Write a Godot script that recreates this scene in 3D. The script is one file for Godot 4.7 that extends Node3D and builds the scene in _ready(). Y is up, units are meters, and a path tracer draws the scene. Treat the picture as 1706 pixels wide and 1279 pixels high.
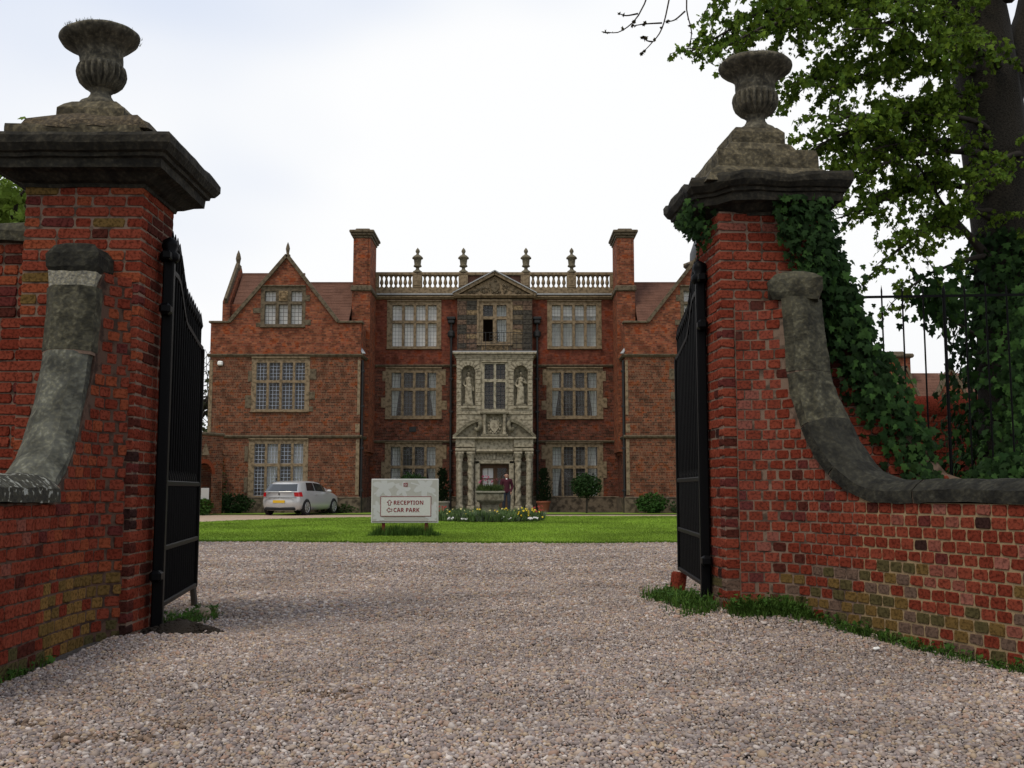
extends Node3D
# A brick manor house seen through an open gateway under an overcast sky. Metres, y up, camera looks along -z.

var R := RandomNumberGenerator.new()
var NZ := FastNoiseLite.new()
var M := {}
var taken := {}


class MB:
	# collects triangles (clockwise seen from outside) and commits them as one mesh
	var v := PackedVector3Array()
	var n := PackedVector3Array()
	var c := PackedColorArray()
	var tint = null

	func tri(a: Vector3, b: Vector3, d: Vector3) -> void:
		var nn := (d - a).cross(b - a)
		if nn.length_squared() < 1e-16:
			return
		nn = nn.normalized()
		v.append(a); v.append(b); v.append(d)
		n.append(nn); n.append(nn); n.append(nn)
		if tint != null:
			c.append(tint); c.append(tint); c.append(tint)

	func quad(a: Vector3, b: Vector3, d: Vector3, e: Vector3) -> void:
		tri(a, b, d)
		tri(a, d, e)

	func box(at: Vector3, s: Vector3, b := Basis()) -> void:
		for k in 3:
			for sg in [-1.0, 1.0]:
				var nn := Vector3.ZERO
				nn[k] = sg
				var u := Vector3.ZERO
				u[(k + 1) % 3] = 1.0
				var w := nn.cross(u)
				var h := s * 0.5
				var p := [nn - u - w, nn - u + w, nn + u + w, nn + u - w]
				for i in 4:
					p[i] = at + b * (p[i] * h)
				quad(p[0], p[1], p[2], p[3])

	func bar(a: Vector3, b: Vector3, w: float, d := -1.0, up := Vector3.UP) -> void:
		var t := b - a
		var y := t.normalized()
		var x := y.cross(up)
		if x.length() < 0.05:
			x = y.cross(Vector3.RIGHT)
		x = x.normalized()
		var z := x.cross(y)
		box((a + b) * 0.5, Vector3(w, t.length(), w if d < 0.0 else d), Basis(x, y, z))

	func cbox(at: Vector3, s: Vector3, bv: float, b := Basis()) -> void:
		# a box with chamfered edges
		var h := s * 0.5
		for k in 3:
			var k1 := (k + 1) % 3
			var k2 := (k + 2) % 3
			for sg in [-1.0, 1.0]:
				var q := []
				for e in [[-1, -1], [-1, 1], [1, 1], [1, -1]]:
					var p := Vector3.ZERO
					p[k] = sg * h[k]
					p[k1] = e[0] * (h[k1] - bv)
					p[k2] = e[1] * (h[k2] - bv) * sg
					q.append(at + b * p)
				quad(q[0], q[1], q[2], q[3])
			for s1 in [-1.0, 1.0]:
				for s2 in [-1.0, 1.0]:
					var p1 := Vector3.ZERO
					var p2 := Vector3.ZERO
					p1[k1] = s1 * h[k1]; p1[k2] = s2 * (h[k2] - bv)
					p2[k1] = s1 * (h[k1] - bv); p2[k2] = s2 * h[k2]
					var e1 := Vector3.ZERO
					e1[k] = h[k] - bv
					var fl: bool = s1 * s2 > 0.0
					var A := at + b * (p1 - e1)
					var B := at + b * (p1 + e1)
					var C := at + b * (p2 + e1)
					var D := at + b * (p2 - e1)
					if fl:
						quad(A, B, C, D)
					else:
						quad(D, C, B, A)
		for sx in [-1.0, 1.0]:
			for sy in [-1.0, 1.0]:
				for sz in [-1.0, 1.0]:
					var a := at + b * Vector3(sx * h.x, sy * (h.y - bv), sz * (h.z - bv))
					var d := at + b * Vector3(sx * (h.x - bv), sy * h.y, sz * (h.z - bv))
					var e := at + b * Vector3(sx * (h.x - bv), sy * (h.y - bv), sz * h.z)
					if sx * sy * sz > 0.0:
						tri(a, e, d)
					else:
						tri(a, d, e)

	func grid(rows: Array, wrap := false, smooth := true, flip := false) -> void:
		var ni := rows.size()
		var nj: int = rows[0].size()
		var jm := nj if wrap else nj - 1
		if not smooth:
			for i in ni - 1:
				for j in jm:
					var k := (j + 1) % nj
					if flip:
						quad(rows[i][k], rows[i + 1][k], rows[i + 1][j], rows[i][j])
					else:
						quad(rows[i][j], rows[i + 1][j], rows[i + 1][k], rows[i][k])
			return
		var acc := []
		for i in ni:
			var r := PackedVector3Array()
			r.resize(nj)
			acc.append(r)
		for i in ni - 1:
			for j in jm:
				var k := (j + 1) % nj
				var a: Vector3 = rows[i][j]
				var b: Vector3 = rows[i + 1][j]
				var d: Vector3 = rows[i + 1][k]
				var e: Vector3 = rows[i][k]
				var nn := (d - a).cross(b - a) + (e - a).cross(d - a)
				acc[i][j] += nn; acc[i + 1][j] += nn; acc[i + 1][k] += nn; acc[i][k] += nn
		for i in ni - 1:
			for j in jm:
				var k := (j + 1) % nj
				var id := [[i, j], [i + 1, j], [i + 1, k], [i, j], [i + 1, k], [i, k]]
				if flip:
					id.reverse()
				for t in [0, 3]:
					var p0: Vector3 = rows[id[t][0]][id[t][1]]
					var p1: Vector3 = rows[id[t + 1][0]][id[t + 1][1]]
					var p2: Vector3 = rows[id[t + 2][0]][id[t + 2][1]]
					if (p2 - p0).cross(p1 - p0).length_squared() < 1e-18:
						continue
					for q in 3:
						var w: Array = id[t + q]
						v.append(rows[w[0]][w[1]])
						var nn: Vector3 = acc[w[0]][w[1]]
						nn = nn.normalized()
						n.append(-nn if flip else nn)
						if tint != null:
							c.append(tint)

	func tube(path: Array, rad: Array, sides := 8, cap := true) -> void:
		var rows := []
		var u := Vector3.ZERO
		for i in path.size():
			var t: Vector3 = (path[mini(i + 1, path.size() - 1)] - path[maxi(i - 1, 0)]).normalized()
			if u == Vector3.ZERO:
				u = t.cross(Vector3(0.31, 0.2, 0.93)).normalized()
			u = (u - t * u.dot(t)).normalized()
			var w := t.cross(u)
			var row := PackedVector3Array()
			for j in sides:
				var an := TAU * j / sides
				row.append(path[i] + (u * cos(an) + w * sin(an)) * float(rad[i]))
			rows.append(row)
		grid(rows, true)
		if cap:
			for e in [0, path.size() - 1]:
				for j in sides:
					var a: Vector3 = rows[e][j]
					var b: Vector3 = rows[e][(j + 1) % sides]
					if e == 0:
						tri(path[e], a, b)
					else:
						tri(path[e], b, a)

	func lathe(at: Vector3, prof: Array, segs := 24, f = null) -> void:
		# prof: [radius, height] pairs from the bottom up; f(angle, height) scales the radius
		var rows := []
		for p in prof:
			var row := PackedVector3Array()
			for j in segs:
				var an := TAU * j / segs
				var r: float = p[0]
				if f != null:
					r *= f.call(an, p[1])
				row.append(at + Vector3(r * cos(an), p[1], -r * sin(an)))
			rows.append(row)
		grid(rows, true)

	func prism(poly: PackedVector2Array, z0: float, z1: float, xf := Transform3D()) -> void:
		# a polygon in x and y given depth from z0 (back) to z1 (front)
		var q := poly
		if Geometry2D.is_polygon_clockwise(q):
			q = poly.duplicate()
			q.reverse()
		var id := Geometry2D.triangulate_polygon(q)
		for k in range(0, id.size(), 3):
			var a := q[id[k]]
			var b := q[id[k + 1]]
			var d := q[id[k + 2]]
			if (b - a).cross(d - a) > 0.0:
				var t := b
				b = d
				d = t
			tri(xf * Vector3(a.x, a.y, z1), xf * Vector3(b.x, b.y, z1), xf * Vector3(d.x, d.y, z1))
			tri(xf * Vector3(a.x, a.y, z0), xf * Vector3(d.x, d.y, z0), xf * Vector3(b.x, b.y, z0))
		for k in q.size():
			var a := q[k]
			var b := q[(k + 1) % q.size()]
			quad(xf * Vector3(a.x, a.y, z0), xf * Vector3(a.x, a.y, z1), xf * Vector3(b.x, b.y, z1), xf * Vector3(b.x, b.y, z0))

	func wall(z: float, thick: float, y0: float, top: Array, holes: Array = []) -> void:
		# a wall facing +z: top is a rising x list of [x, y], holes are Rect2; openings get reveals
		var xs := []
		for p in top:
			xs.append(p[0])
		for h in holes:
			xs.append(h.position.x)
			xs.append(h.end.x)
		xs.sort()
		var zb := z - thick
		for i in xs.size() - 1:
			var xa: float = xs[i]
			var xb: float = xs[i + 1]
			if xb - xa < 0.0005:
				continue
			var xm := (xa + xb) * 0.5
			var ya := at_x(top, xa + 0.0001)
			var yb := at_x(top, xb - 0.0001)
			var cut := []
			for h in holes:
				if xm > h.position.x and xm < h.end.x:
					cut.append([h.position.y, h.end.y])
			cut.sort_custom(func(p, q): return p[0] < q[0])
			var lo := y0
			for h in cut:
				if h[0] > lo + 0.0005:
					_pair(xa, xb, lo, lo, h[0], h[0], z, zb)
				lo = maxf(lo, h[1])
			_pair(xa, xb, lo, lo, ya, yb, z, zb)
			quad(Vector3(xa, ya, z), Vector3(xa, ya, zb), Vector3(xb, yb, zb), Vector3(xb, yb, z))
		for h in holes:
			var a := Vector2(h.position)
			var b := Vector2(h.end)
			quad(Vector3(a.x, a.y, zb), Vector3(a.x, b.y, zb), Vector3(a.x, b.y, z), Vector3(a.x, a.y, z))
			quad(Vector3(b.x, a.y, z), Vector3(b.x, b.y, z), Vector3(b.x, b.y, zb), Vector3(b.x, a.y, zb))
			quad(Vector3(a.x, b.y, z), Vector3(a.x, b.y, zb), Vector3(b.x, b.y, zb), Vector3(b.x, b.y, z))
			if a.y > y0 + 0.001:
				quad(Vector3(a.x, a.y, zb), Vector3(a.x, a.y, z), Vector3(b.x, a.y, z), Vector3(b.x, a.y, zb))
		var l: Array = top[0]
		var r: Array = top[top.size() - 1]
		quad(Vector3(l[0], y0, zb), Vector3(l[0], l[1], zb), Vector3(l[0], l[1], z), Vector3(l[0], y0, z))
		quad(Vector3(r[0], y0, z), Vector3(r[0], r[1], z), Vector3(r[0], r[1], zb), Vector3(r[0], y0, zb))

	func _pair(xa: float, xb: float, a0: float, b0: float, a1: float, b1: float, z: float, zb: float) -> void:
		quad(Vector3(xa, a0, z), Vector3(xa, a1, z), Vector3(xb, b1, z), Vector3(xb, b0, z))
		quad(Vector3(xb, b0, zb), Vector3(xb, b1, zb), Vector3(xa, a1, zb), Vector3(xa, a0, zb))

	func at_x(top: Array, x: float) -> float:
		for i in top.size() - 1:
			if x >= top[i][0] and x <= top[i + 1][0] and top[i + 1][0] > top[i][0]:
				return lerpf(top[i][1], top[i + 1][1], (x - top[i][0]) / (top[i + 1][0] - top[i][0]))
		return top[top.size() - 1][1]

	func done() -> ArrayMesh:
		var arr := []
		arr.resize(Mesh.ARRAY_MAX)
		arr[Mesh.ARRAY_VERTEX] = v
		arr[Mesh.ARRAY_NORMAL] = n
		if c.size() == v.size() and c.size():
			arr[Mesh.ARRAY_COLOR] = c
		var m := ArrayMesh.new()
		m.add_surface_from_arrays(Mesh.PRIMITIVE_TRIANGLES, arr)
		return m


# ---------------------------------------------------------------- things, parts, materials
func numbered(called: String) -> String:
	if not taken.has(called):
		taken[called] = 0
		return called
	taken[called] += 1
	return "%s_%03d" % [called, taken[called]]


func tag(o: Node3D, label: String, category: String, group := "", kind := "") -> Node3D:
	if label:
		o.set_meta("label", label)
	if category:
		o.set_meta("category", category)
	if group:
		o.set_meta("group", group)
	if kind:
		o.set_meta("kind", kind)
	return o


func thing(called: String, label: String, category: String, at := Vector3.ZERO, yaw := 0.0, group := "") -> Node3D:
	var o := Node3D.new()
	o.name = numbered(called)
	o.position = at
	o.rotation.y = deg_to_rad(yaw)
	add_child(o)
	tag(o, label, category, group)
	return o


func part(parent: Node3D, called: String, mesh, mat: Material, xf := Transform3D()) -> MeshInstance3D:
	var o := MeshInstance3D.new()
	o.name = numbered(called) if parent == self else called
	o.mesh = mesh.done() if mesh is MB else mesh
	o.material_override = mat
	o.transform = xf
	parent.add_child(o, true)
	return o


func stuff(parent: Node3D, called: String, mesh: Mesh, mat: Material, xfs: Array, cols: Array = []) -> MultiMeshInstance3D:
	var mm := MultiMesh.new()
	mm.transform_format = MultiMesh.TRANSFORM_3D
	mm.use_colors = cols.size() > 0
	mm.mesh = mesh
	mm.instance_count = xfs.size()
	for i in xfs.size():
		mm.set_instance_transform(i, xfs[i])
		if cols.size():
			mm.set_instance_color(i, cols[i])
	var o := MultiMeshInstance3D.new()
	o.name = numbered(called) if parent == self else called
	o.multimesh = mm
	o.material_override = mat
	parent.add_child(o, true)
	o.set_meta("kind", "stuff")
	return o


func copy(o: Node3D, called: String, at: Vector3, yaw: float, label := "") -> Node3D:
	var d := o.duplicate() as Node3D
	d.name = numbered(called)
	add_child(d)
	d.position = at
	d.rotation.y = deg_to_rad(yaw)
	if label:
		d.set_meta("label", label)
	return d


func lin(r: float, g: float, b: float) -> Color:
	return Color(r, g, b).linear_to_srgb()


func noise_tex(freq: float, stops: Array, octaves := 4, sd := 1, size := 512, kind := FastNoiseLite.TYPE_SIMPLEX_SMOOTH) -> NoiseTexture2D:
	# stops: [offset, Color] of a ramp, or empty for plain grey
	var f := FastNoiseLite.new()
	f.seed = sd
	f.noise_type = kind
	f.frequency = freq
	f.fractal_octaves = octaves
	var t := NoiseTexture2D.new()
	t.width = size
	t.height = size
	t.seamless = true
	t.seamless_blend_skirt = 0.15
	t.noise = f
	if stops.size():
		var g := Gradient.new()
		var off := PackedFloat32Array()
		var col := PackedColorArray()
		for s in stops:
			off.append(s[0])
			col.append(s[1])
		g.offsets = off
		g.colors = col
		t.color_ramp = g
	return t


func mat(col: Color, rough := 0.8, tex: Texture2D = null, scale := 1.0, bump: Texture2D = null, depth := 0.0, over: Texture2D = null, over_scale := 0.3) -> StandardMaterial3D:
	# world-laid grain: tex multiplies the colour, bump is fine relief, stronger with depth, over is a coarser stain pattern
	var m := StandardMaterial3D.new()
	m.albedo_color = col
	m.roughness = rough
	m.metallic_specular = 0.35
	m.uv1_triplanar = true
	m.uv1_world_triplanar = true
	m.uv1_scale = Vector3.ONE * scale
	m.uv1_triplanar_sharpness = 6.0
	if tex:
		m.albedo_texture = tex
	if bump:
		m.normal_enabled = true
		m.normal_texture = bump
		m.normal_scale = clampf(depth * 1.6, 0.2, 2.5)
	if over:
		m.detail_enabled = true
		m.detail_albedo = over
		m.detail_blend_mode = BaseMaterial3D.BLEND_MODE_MUL
		m.detail_uv_layer = BaseMaterial3D.DETAIL_UV_2
		m.uv2_triplanar = true
		m.uv2_world_triplanar = true
		m.uv2_scale = Vector3.ONE * over_scale
		m.uv2_triplanar_sharpness = 6.0
	return m


func jit(p: Vector3, amp: float, fr := 8.0) -> Vector3:
	var q := p * fr
	return p + Vector3(NZ.get_noise_3d(q.x, q.y, q.z), NZ.get_noise_3d(q.x + 31.0, q.y, q.z), NZ.get_noise_3d(q.x, q.y + 47.0, q.z)) * amp


func gh(x: float, z: float) -> float:
	# height of the gravel and the ground
	var d := -z
	var h := 0.012 * NZ.get_noise_2d(x * 6.0, z * 6.0) + 0.03 * NZ.get_noise_2d(x * 1.3 + 50.0, z * 1.3)
	h *= clampf((18.0 - d) / 6.0, 0.0, 1.0)
	h += 0.13 * exp(-(pow(x - 1.9, 2.0) + pow(d - 8.0, 2.0)) / 1.1)
	h += 0.05 * exp(-(pow(x + 2.6, 2.0) + pow(d - 6.9, 2.0)) / 0.7)
	return h - 0.05 * clampf((d - 20.0) / 20.0, 0.0, 1.0)


func spline(pts: Array, per := 6) -> Array:
	var out := []
	for i in pts.size() - 1:
		var a = pts[maxi(i - 1, 0)]
		var b = pts[i]
		var c = pts[i + 1]
		var d = pts[mini(i + 2, pts.size() - 1)]
		for k in per:
			var t := float(k) / per
			out.append(b.cubic_interpolate(c, a, d, t))
	out.append(pts[pts.size() - 1])
	return out


func hull(bones: Array, k: float, p: Vector3) -> float:
	# distance to tapered capsules [a, b, radius a, radius b], joined smoothly
	var d := 10.0
	for b in bones:
		var ab: Vector3 = b[1] - b[0]
		var t := clampf((p - b[0]).dot(ab) / maxf(ab.length_squared(), 1e-9), 0.0, 1.0)
		var e: float = (p - b[0] - ab * t).length() - lerpf(b[2], b[3], t)
		var h := clampf(0.5 + 0.5 * (e - d) / k, 0.0, 1.0)
		d = lerpf(e, d, h) - k * h * (1.0 - h)
	return d


func nets(mb: MB, bones: Array, k: float, h: float) -> void:
	# surface nets over the field of hull()
	var lo := Vector3.ONE * 1e9
	var hi := -lo
	for b in bones:
		for e in [[b[0], b[2]], [b[1], b[3]]]:
			lo = lo.min(e[0] - Vector3.ONE * (e[1] + 2.5 * h))
			hi = hi.max(e[0] + Vector3.ONE * (e[1] + 2.5 * h))
	var nx := int((hi.x - lo.x) / h) + 1
	var ny := int((hi.y - lo.y) / h) + 1
	var nz := int((hi.z - lo.z) / h) + 1
	var f := PackedFloat32Array()
	f.resize(nx * ny * nz)
	for z in nz:
		for y in ny:
			for x in nx:
				f[x + nx * (y + ny * z)] = hull(bones, k, lo + Vector3(x, y, z) * h)
	var at := {}
	for z in nz - 1:
		for y in ny - 1:
			for x in nx - 1:
				var s := Vector3.ZERO
				var cnt := 0
				var i0 := x + nx * (y + ny * z)
				for e in [[0, 0, 0, 1, 0, 0], [0, 1, 0, 1, 1, 0], [0, 0, 1, 1, 0, 1], [0, 1, 1, 1, 1, 1], [0, 0, 0, 0, 1, 0], [1, 0, 0, 1, 1, 0], [0, 0, 1, 0, 1, 1], [1, 0, 1, 1, 1, 1], [0, 0, 0, 0, 0, 1], [1, 0, 0, 1, 0, 1], [0, 1, 0, 0, 1, 1], [1, 1, 0, 1, 1, 1]]:
					var fa := f[i0 + e[0] + nx * (e[1] + ny * e[2])]
					var fb := f[i0 + e[3] + nx * (e[4] + ny * e[5])]
					if (fa < 0.0) != (fb < 0.0):
						var t := fa / (fa - fb)
						s += Vector3(e[0], e[1], e[2]).lerp(Vector3(e[3], e[4], e[5]), t)
						cnt += 1
				if cnt:
					at[i0] = lo + (Vector3(x, y, z) + s / cnt) * h
	var dirs := [[1, nx, nx * ny], [nx, nx * ny, 1], [nx * ny, 1, nx]]
	var nrm := {}
	for i in at:
		var p: Vector3 = at[i]
		var g := Vector3(hull(bones, k, p + Vector3(h, 0, 0)) - hull(bones, k, p - Vector3(h, 0, 0)), hull(bones, k, p + Vector3(0, h, 0)) - hull(bones, k, p - Vector3(0, h, 0)), hull(bones, k, p + Vector3(0, 0, h)) - hull(bones, k, p - Vector3(0, 0, h)))
		nrm[i] = g.normalized()
	for i in at:
		for d in dirs:
			if i + d[0] >= f.size() or (f[i] < 0.0) == (f[i + d[0]] < 0.0):
				continue
			var q := [i, i - d[1], i - d[1] - d[2], i - d[2]]
			if not (at.has(q[1]) and at.has(q[2]) and at.has(q[3])):
				continue
			if f[i] < 0.0:
				q.reverse()
			for t in [[0, 1, 2], [0, 2, 3]]:
				for w in t:
					mb.v.append(at[q[w]])
					mb.n.append(nrm[q[w]])
					if mb.tint != null:
						mb.c.append(mb.tint)


func sky_image() -> ImageTexture:
	# an even cover of cloud, a little bluer where it is thin
	var f := FastNoiseLite.new()
	f.seed = 58
	f.frequency = 0.9
	f.fractal_octaves = 4
	var im := Image.create(512, 256, false, Image.FORMAT_RGBF)
	for y in 256:
		var el := PI * (0.5 - (y + 0.5) / 256.0)
		for x in 512:
			var az := TAU * (x + 0.5) / 512.0
			var d := Vector3(cos(el) * sin(az), sin(el) * 2.4, -cos(el) * cos(az))
			var n := f.get_noise_3d(d.x + 3.1, d.y, d.z + 1.7)
			var up := sin(el)
			# thinner, bluer cloud overhead, a bright band lower down, greyer again near the horizon
			var t := 1.0 - smoothstep(0.30, 0.52, up + 0.35 * n)
			var c := Color(0.64, 0.70, 0.82).lerp(Color(0.875, 0.88, 0.885), t)
			c = c.lerp(Color(0.78, 0.79, 0.81), 0.8 * (1.0 - smoothstep(0.0, 0.26, up + 0.12 * n)))
			if el < 0.0:
				c = Color(0.35, 0.34, 0.32)
			im.set_pixel(x, y, c)
	return ImageTexture.create_from_image(im)


func brick_image(pal: Array, mortar: Color, sd: int) -> ImageTexture:
	# 3.6 m of brickwork: 48 courses, stretchers and headers by turns
	var r := RandomNumberGenerator.new()
	r.seed = sd
	var im := Image.create(1008, 1008, false, Image.FORMAT_RGB8)
	im.fill(mortar)
	for k in 48:
		var hd := k % 2 == 1
		var n := 32 if hd else 16
		var w := 1008.0 / n
		var off := r.randi() % 60
		for i in n:
			var c: Color = pal[r.randi() % pal.size()]
			c = c * r.randf_range(0.88, 1.1)
			var x := (int(i * w) + off) % 1008
			im.fill_rect(Rect2i(x + 1, k * 21 + 2, int(w) - 3, 17), c)
			if x + int(w) > 1008:
				im.fill_rect(Rect2i(0, k * 21 + 2, x + int(w) - 1010, 17), c)
	return ImageTexture.create_from_image(im)


func _ready() -> void:
	R.seed = 11
	NZ.seed = 5
	NZ.frequency = 0.25
	NZ.fractal_octaves = 3
	var cam := Camera3D.new()
	cam.name = "camera"
	cam.position = Vector3(0, 1.0, 0)
	cam.rotation_degrees = Vector3(5.9, 0, 0)
	cam.fov = 41.23
	cam.near = 0.1
	cam.far = 600.0
	add_child(cam)
	var we := WorldEnvironment.new()
	var env := Environment.new()
	env.background_mode = Environment.BG_SKY
	var sky := Sky.new()
	var ps := PanoramaSkyMaterial.new()
	ps.panorama = sky_image()
	ps.energy_multiplier = 1.04
	sky.sky_material = ps
	env.sky = sky
	env.tonemap_mode = Environment.TONE_MAPPER_LINEAR
	env.tonemap_exposure = 1.09
	env.sdfgi_enabled = true
	env.ssao_enabled = true
	env.ssil_enabled = true
	we.environment = env
	add_child(we)
	var sun := DirectionalLight3D.new()
	sun.name = "sun"
	sun.light_energy = 0.5
	sun.light_angular_distance = 20.0
	sun.light_color = Color(1.0, 0.95, 0.86)
	sun.shadow_enabled = true
	add_child(sun)
	sun.look_at_from_position(Vector3(-6, 14, 7), Vector3.ZERO)

	materials()
	setting()
	house()
	gateway()
	grounds()
	trees()
	living()


func materials() -> void:
	var g := func(x): return Color(x, x, x)
	var grain := noise_tex(0.07, [[0.0, g.call(0.66)], [0.5, g.call(0.92)], [1.0, g.call(1.0)]], 5, 1)
	var bump := noise_tex(0.04, [], 6, 2)
	bump.as_normal_map = true
	bump.bump_strength = 3.0
	var stain := noise_tex(0.016, [[0.0, g.call(0.5)], [0.36, g.call(0.72)], [0.5, g.call(0.95)], [1.0, g.call(1.0)]], 6, 3)
	var mild := noise_tex(0.016, [[0.0, g.call(0.78)], [0.5, g.call(0.94)], [1.0, g.call(1.0)]], 6, 4)
	var pitted := noise_tex(0.11, [[0.0, g.call(0.62)], [0.36, g.call(0.86)], [0.5, g.call(0.96)], [1.0, g.call(1.0)]], 6, 6)
	var worn := noise_tex(0.03, [[0.0, g.call(0.6)], [0.38, g.call(0.84)], [0.5, g.call(0.98)], [1.0, g.call(1.0)]], 7, 8)
	M.grain = grain
	M.bump = bump
	# gate bricks: one material for each tone of clay
	var tones := {
		"red": [0.25, 0.057, 0.033], "orange": [0.295, 0.075, 0.035], "rust": [0.20, 0.040, 0.023], "plum": [0.135, 0.034, 0.029], "burnt": [0.045, 0.022, 0.019],
		"dark": [0.09, 0.026, 0.019], "pink": [0.25, 0.085, 0.06], "olive": [0.17, 0.105, 0.036], "mossy": [0.10, 0.082, 0.036], "grey": [0.155, 0.10, 0.073], "ochre": [0.235, 0.135, 0.045], "bloom": [0.30, 0.115, 0.085]}
	for k in tones:
		var t: Array = tones[k]
		M[k] = mat(lin(t[0], t[1], t[2]), 0.95, pitted, 4.0, bump, 0.1, worn, 2.2)
		M[k].metallic_specular = 0.1
		M[k].normal_scale = 0.16
	M.mortar = mat(lin(0.235, 0.16, 0.115), 0.95, grain, 5.0, bump, 0.4, stain, 0.9)
	M.brickmass = mat(Color(1, 1, 1), 0.95, pitted, 4.0, bump, 0.1, worn, 2.2)
	M.brickmass.vertex_color_use_as_albedo = true
	M.tones = tones
	M.mortar_old = mat(lin(0.13, 0.075, 0.052), 0.95, grain, 5.0, bump, 0.4, stain, 0.9)
	M.mortar_new = mat(lin(0.38, 0.27, 0.15), 0.95, grain, 5.0, bump, 0.4, mild, 0.9)
	# weathered stone with lichen
	var lichen := noise_tex(0.03, [[0.0, Color(0.58, 0.58, 0.56)], [0.36, Color(0.74, 0.74, 0.71)], [0.5, Color(0.84, 0.835, 0.79)], [0.62, Color(0.86, 0.83, 0.72)], [0.74, Color(0.95, 0.95, 0.92)], [1.0, Color(1, 1, 1)]], 7, 9)
	var soot := noise_tex(0.026, [[0.0, Color(0.5, 0.5, 0.5)], [0.45, Color(0.66, 0.65, 0.61)], [0.62, Color(0.76, 0.74, 0.66)], [0.75, Color(0.9, 0.88, 0.8)], [1.0, Color(1, 1, 1)]], 7, 12)
	var flecks := noise_tex(0.045, [[0.0, Color(0.62, 0.62, 0.61)], [0.45, Color(0.74, 0.735, 0.70)], [0.6, Color(0.82, 0.80, 0.72)], [0.70, Color(0.92, 0.91, 0.85)], [1.0, Color(1, 1, 1)]], 7, 15)
	var spots := noise_tex(0.02, [[0.0, Color(0.28, 0.28, 0.27)], [0.5, Color(0.40, 0.39, 0.35)], [0.66, Color(0.46, 0.45, 0.38)], [0.69, Color(0.95, 0.96, 0.93)], [1.0, Color(1, 1, 1)]], 6, 14)
	var streak := noise_tex(0.016, [[0.0, g.call(0.55)], [0.4, g.call(0.78)], [0.56, g.call(0.96)], [1.0, g.call(1.0)]], 6, 17)
	M.coping = mat(lin(0.135, 0.13, 0.10), 0.92, flecks, 1.0, bump, 0.6, streak, 0.7)
	M.coping_blue = mat(lin(0.20, 0.205, 0.185), 0.92, flecks, 1.0, bump, 0.5, streak, 0.5)
	M.coping_white = mat(lin(0.30, 0.30, 0.28), 0.92, spots, 1.5, bump, 0.9)
	M.coping_dark = mat(lin(0.05, 0.049, 0.041), 0.92, flecks, 1.0, bump, 0.6, streak, 0.7)
	M.coping_pale = mat(lin(0.36, 0.345, 0.31), 0.92, lichen, 2.0, bump, 0.8)
	M.cap = mat(lin(0.055, 0.05, 0.041), 0.92, flecks, 1.0, bump, 0.5, streak, 0.6)
	M.slab = mat(lin(0.19, 0.165, 0.12), 0.95, flecks, 1.1, bump, 0.6, streak, 0.8)
	M.mound = mat(lin(0.15, 0.12, 0.088), 0.95, soot, 2.0, bump, 2.0)
	M.urn_roof = mat(lin(0.24, 0.215, 0.17), 0.92, lichen, 0.9, bump, 0.5, mild, 0.8)
	M.urn = mat(lin(0.19, 0.175, 0.145), 0.92, flecks, 1.4, bump, 0.3, streak, 1.2)
	M.iron = mat(lin(0.003, 0.003, 0.0035), 0.45, grain, 4.0)
	M.iron.metallic_specular = 0.2
	# manor house
	var blotch := noise_tex(0.02, [[0.0, Color(0.74, 0.72, 0.70)], [0.34, Color(0.86, 0.85, 0.84)], [0.46, Color(0.97, 0.955, 0.945)], [0.62, Color(1, 1, 1)], [0.74, Color(1.0, 0.86, 0.74)], [1.0, Color(1.0, 0.80, 0.66)]], 7, 41)
	M.brick_up = house_brick(brick_image([Color(0.520, 0.303, 0.214), Color(0.485, 0.267, 0.195), Color(0.548, 0.338, 0.242), Color(0.418, 0.247, 0.191)], Color(0.476, 0.372, 0.308), 21), blotch)
	M.brick_mid = house_brick(brick_image([Color(0.412, 0.243, 0.179), Color(0.377, 0.221, 0.168), Color(0.458, 0.264, 0.186), Color(0.311, 0.205, 0.166), Color(0.428, 0.287, 0.224)], Color(0.501, 0.424, 0.346), 22), blotch)
	M.brick_in = house_brick(brick_image([Color(0.401, 0.233, 0.190), Color(0.354, 0.209, 0.174), Color(0.437, 0.253, 0.197), Color(0.290, 0.192, 0.162)], Color(0.426, 0.341, 0.290), 23), blotch)
	M.brick_in_up = house_brick(brick_image([Color(0.436, 0.240, 0.189), Color(0.403, 0.217, 0.173), Color(0.455, 0.266, 0.204)], Color(0.429, 0.290, 0.247), 24), blotch)
	var weather := noise_tex(0.03, [[0.0, Color(0.62, 0.62, 0.6)], [0.36, Color(0.80, 0.79, 0.77)], [0.5, Color(0.94, 0.935, 0.92)], [1.0, Color(1, 1, 1)]], 7, 43)
	M.plinth = mat(lin(0.18, 0.14, 0.095), 0.95, mild, 0.7, bump, 0.5, stain, 0.3)
	M.dress = mat(lin(0.31, 0.235, 0.15), 0.9, grain, 0.9, null, 0.0, weather, 0.31)
	M.dress_dark = mat(lin(0.17, 0.135, 0.09), 0.9, grain, 0.9, null, 0.0, weather, 0.31)
	M.porch = mat(lin(0.455, 0.41, 0.31), 0.9, grain, 0.9, null, 0.0, weather, 0.31)
	M.porch_green = mat(lin(0.255, 0.232, 0.168), 0.9, grain, 0.9, null, 0.0, weather, 0.31)
	M.soot_block = mat(lin(0.075, 0.066, 0.052), 0.9, mild, 1.5, null, 0.0, stain, 0.8)
	M.brown_block = mat(lin(0.17, 0.11, 0.075), 0.9, mild, 1.5, null, 0.0, stain, 0.8)
	M.buff_block = mat(lin(0.28, 0.20, 0.11), 0.9, mild, 1.5, null, 0.0, stain, 0.8)
	M.lead = mat(lin(0.36, 0.37, 0.38), 0.55, mild, 0.8)
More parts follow.
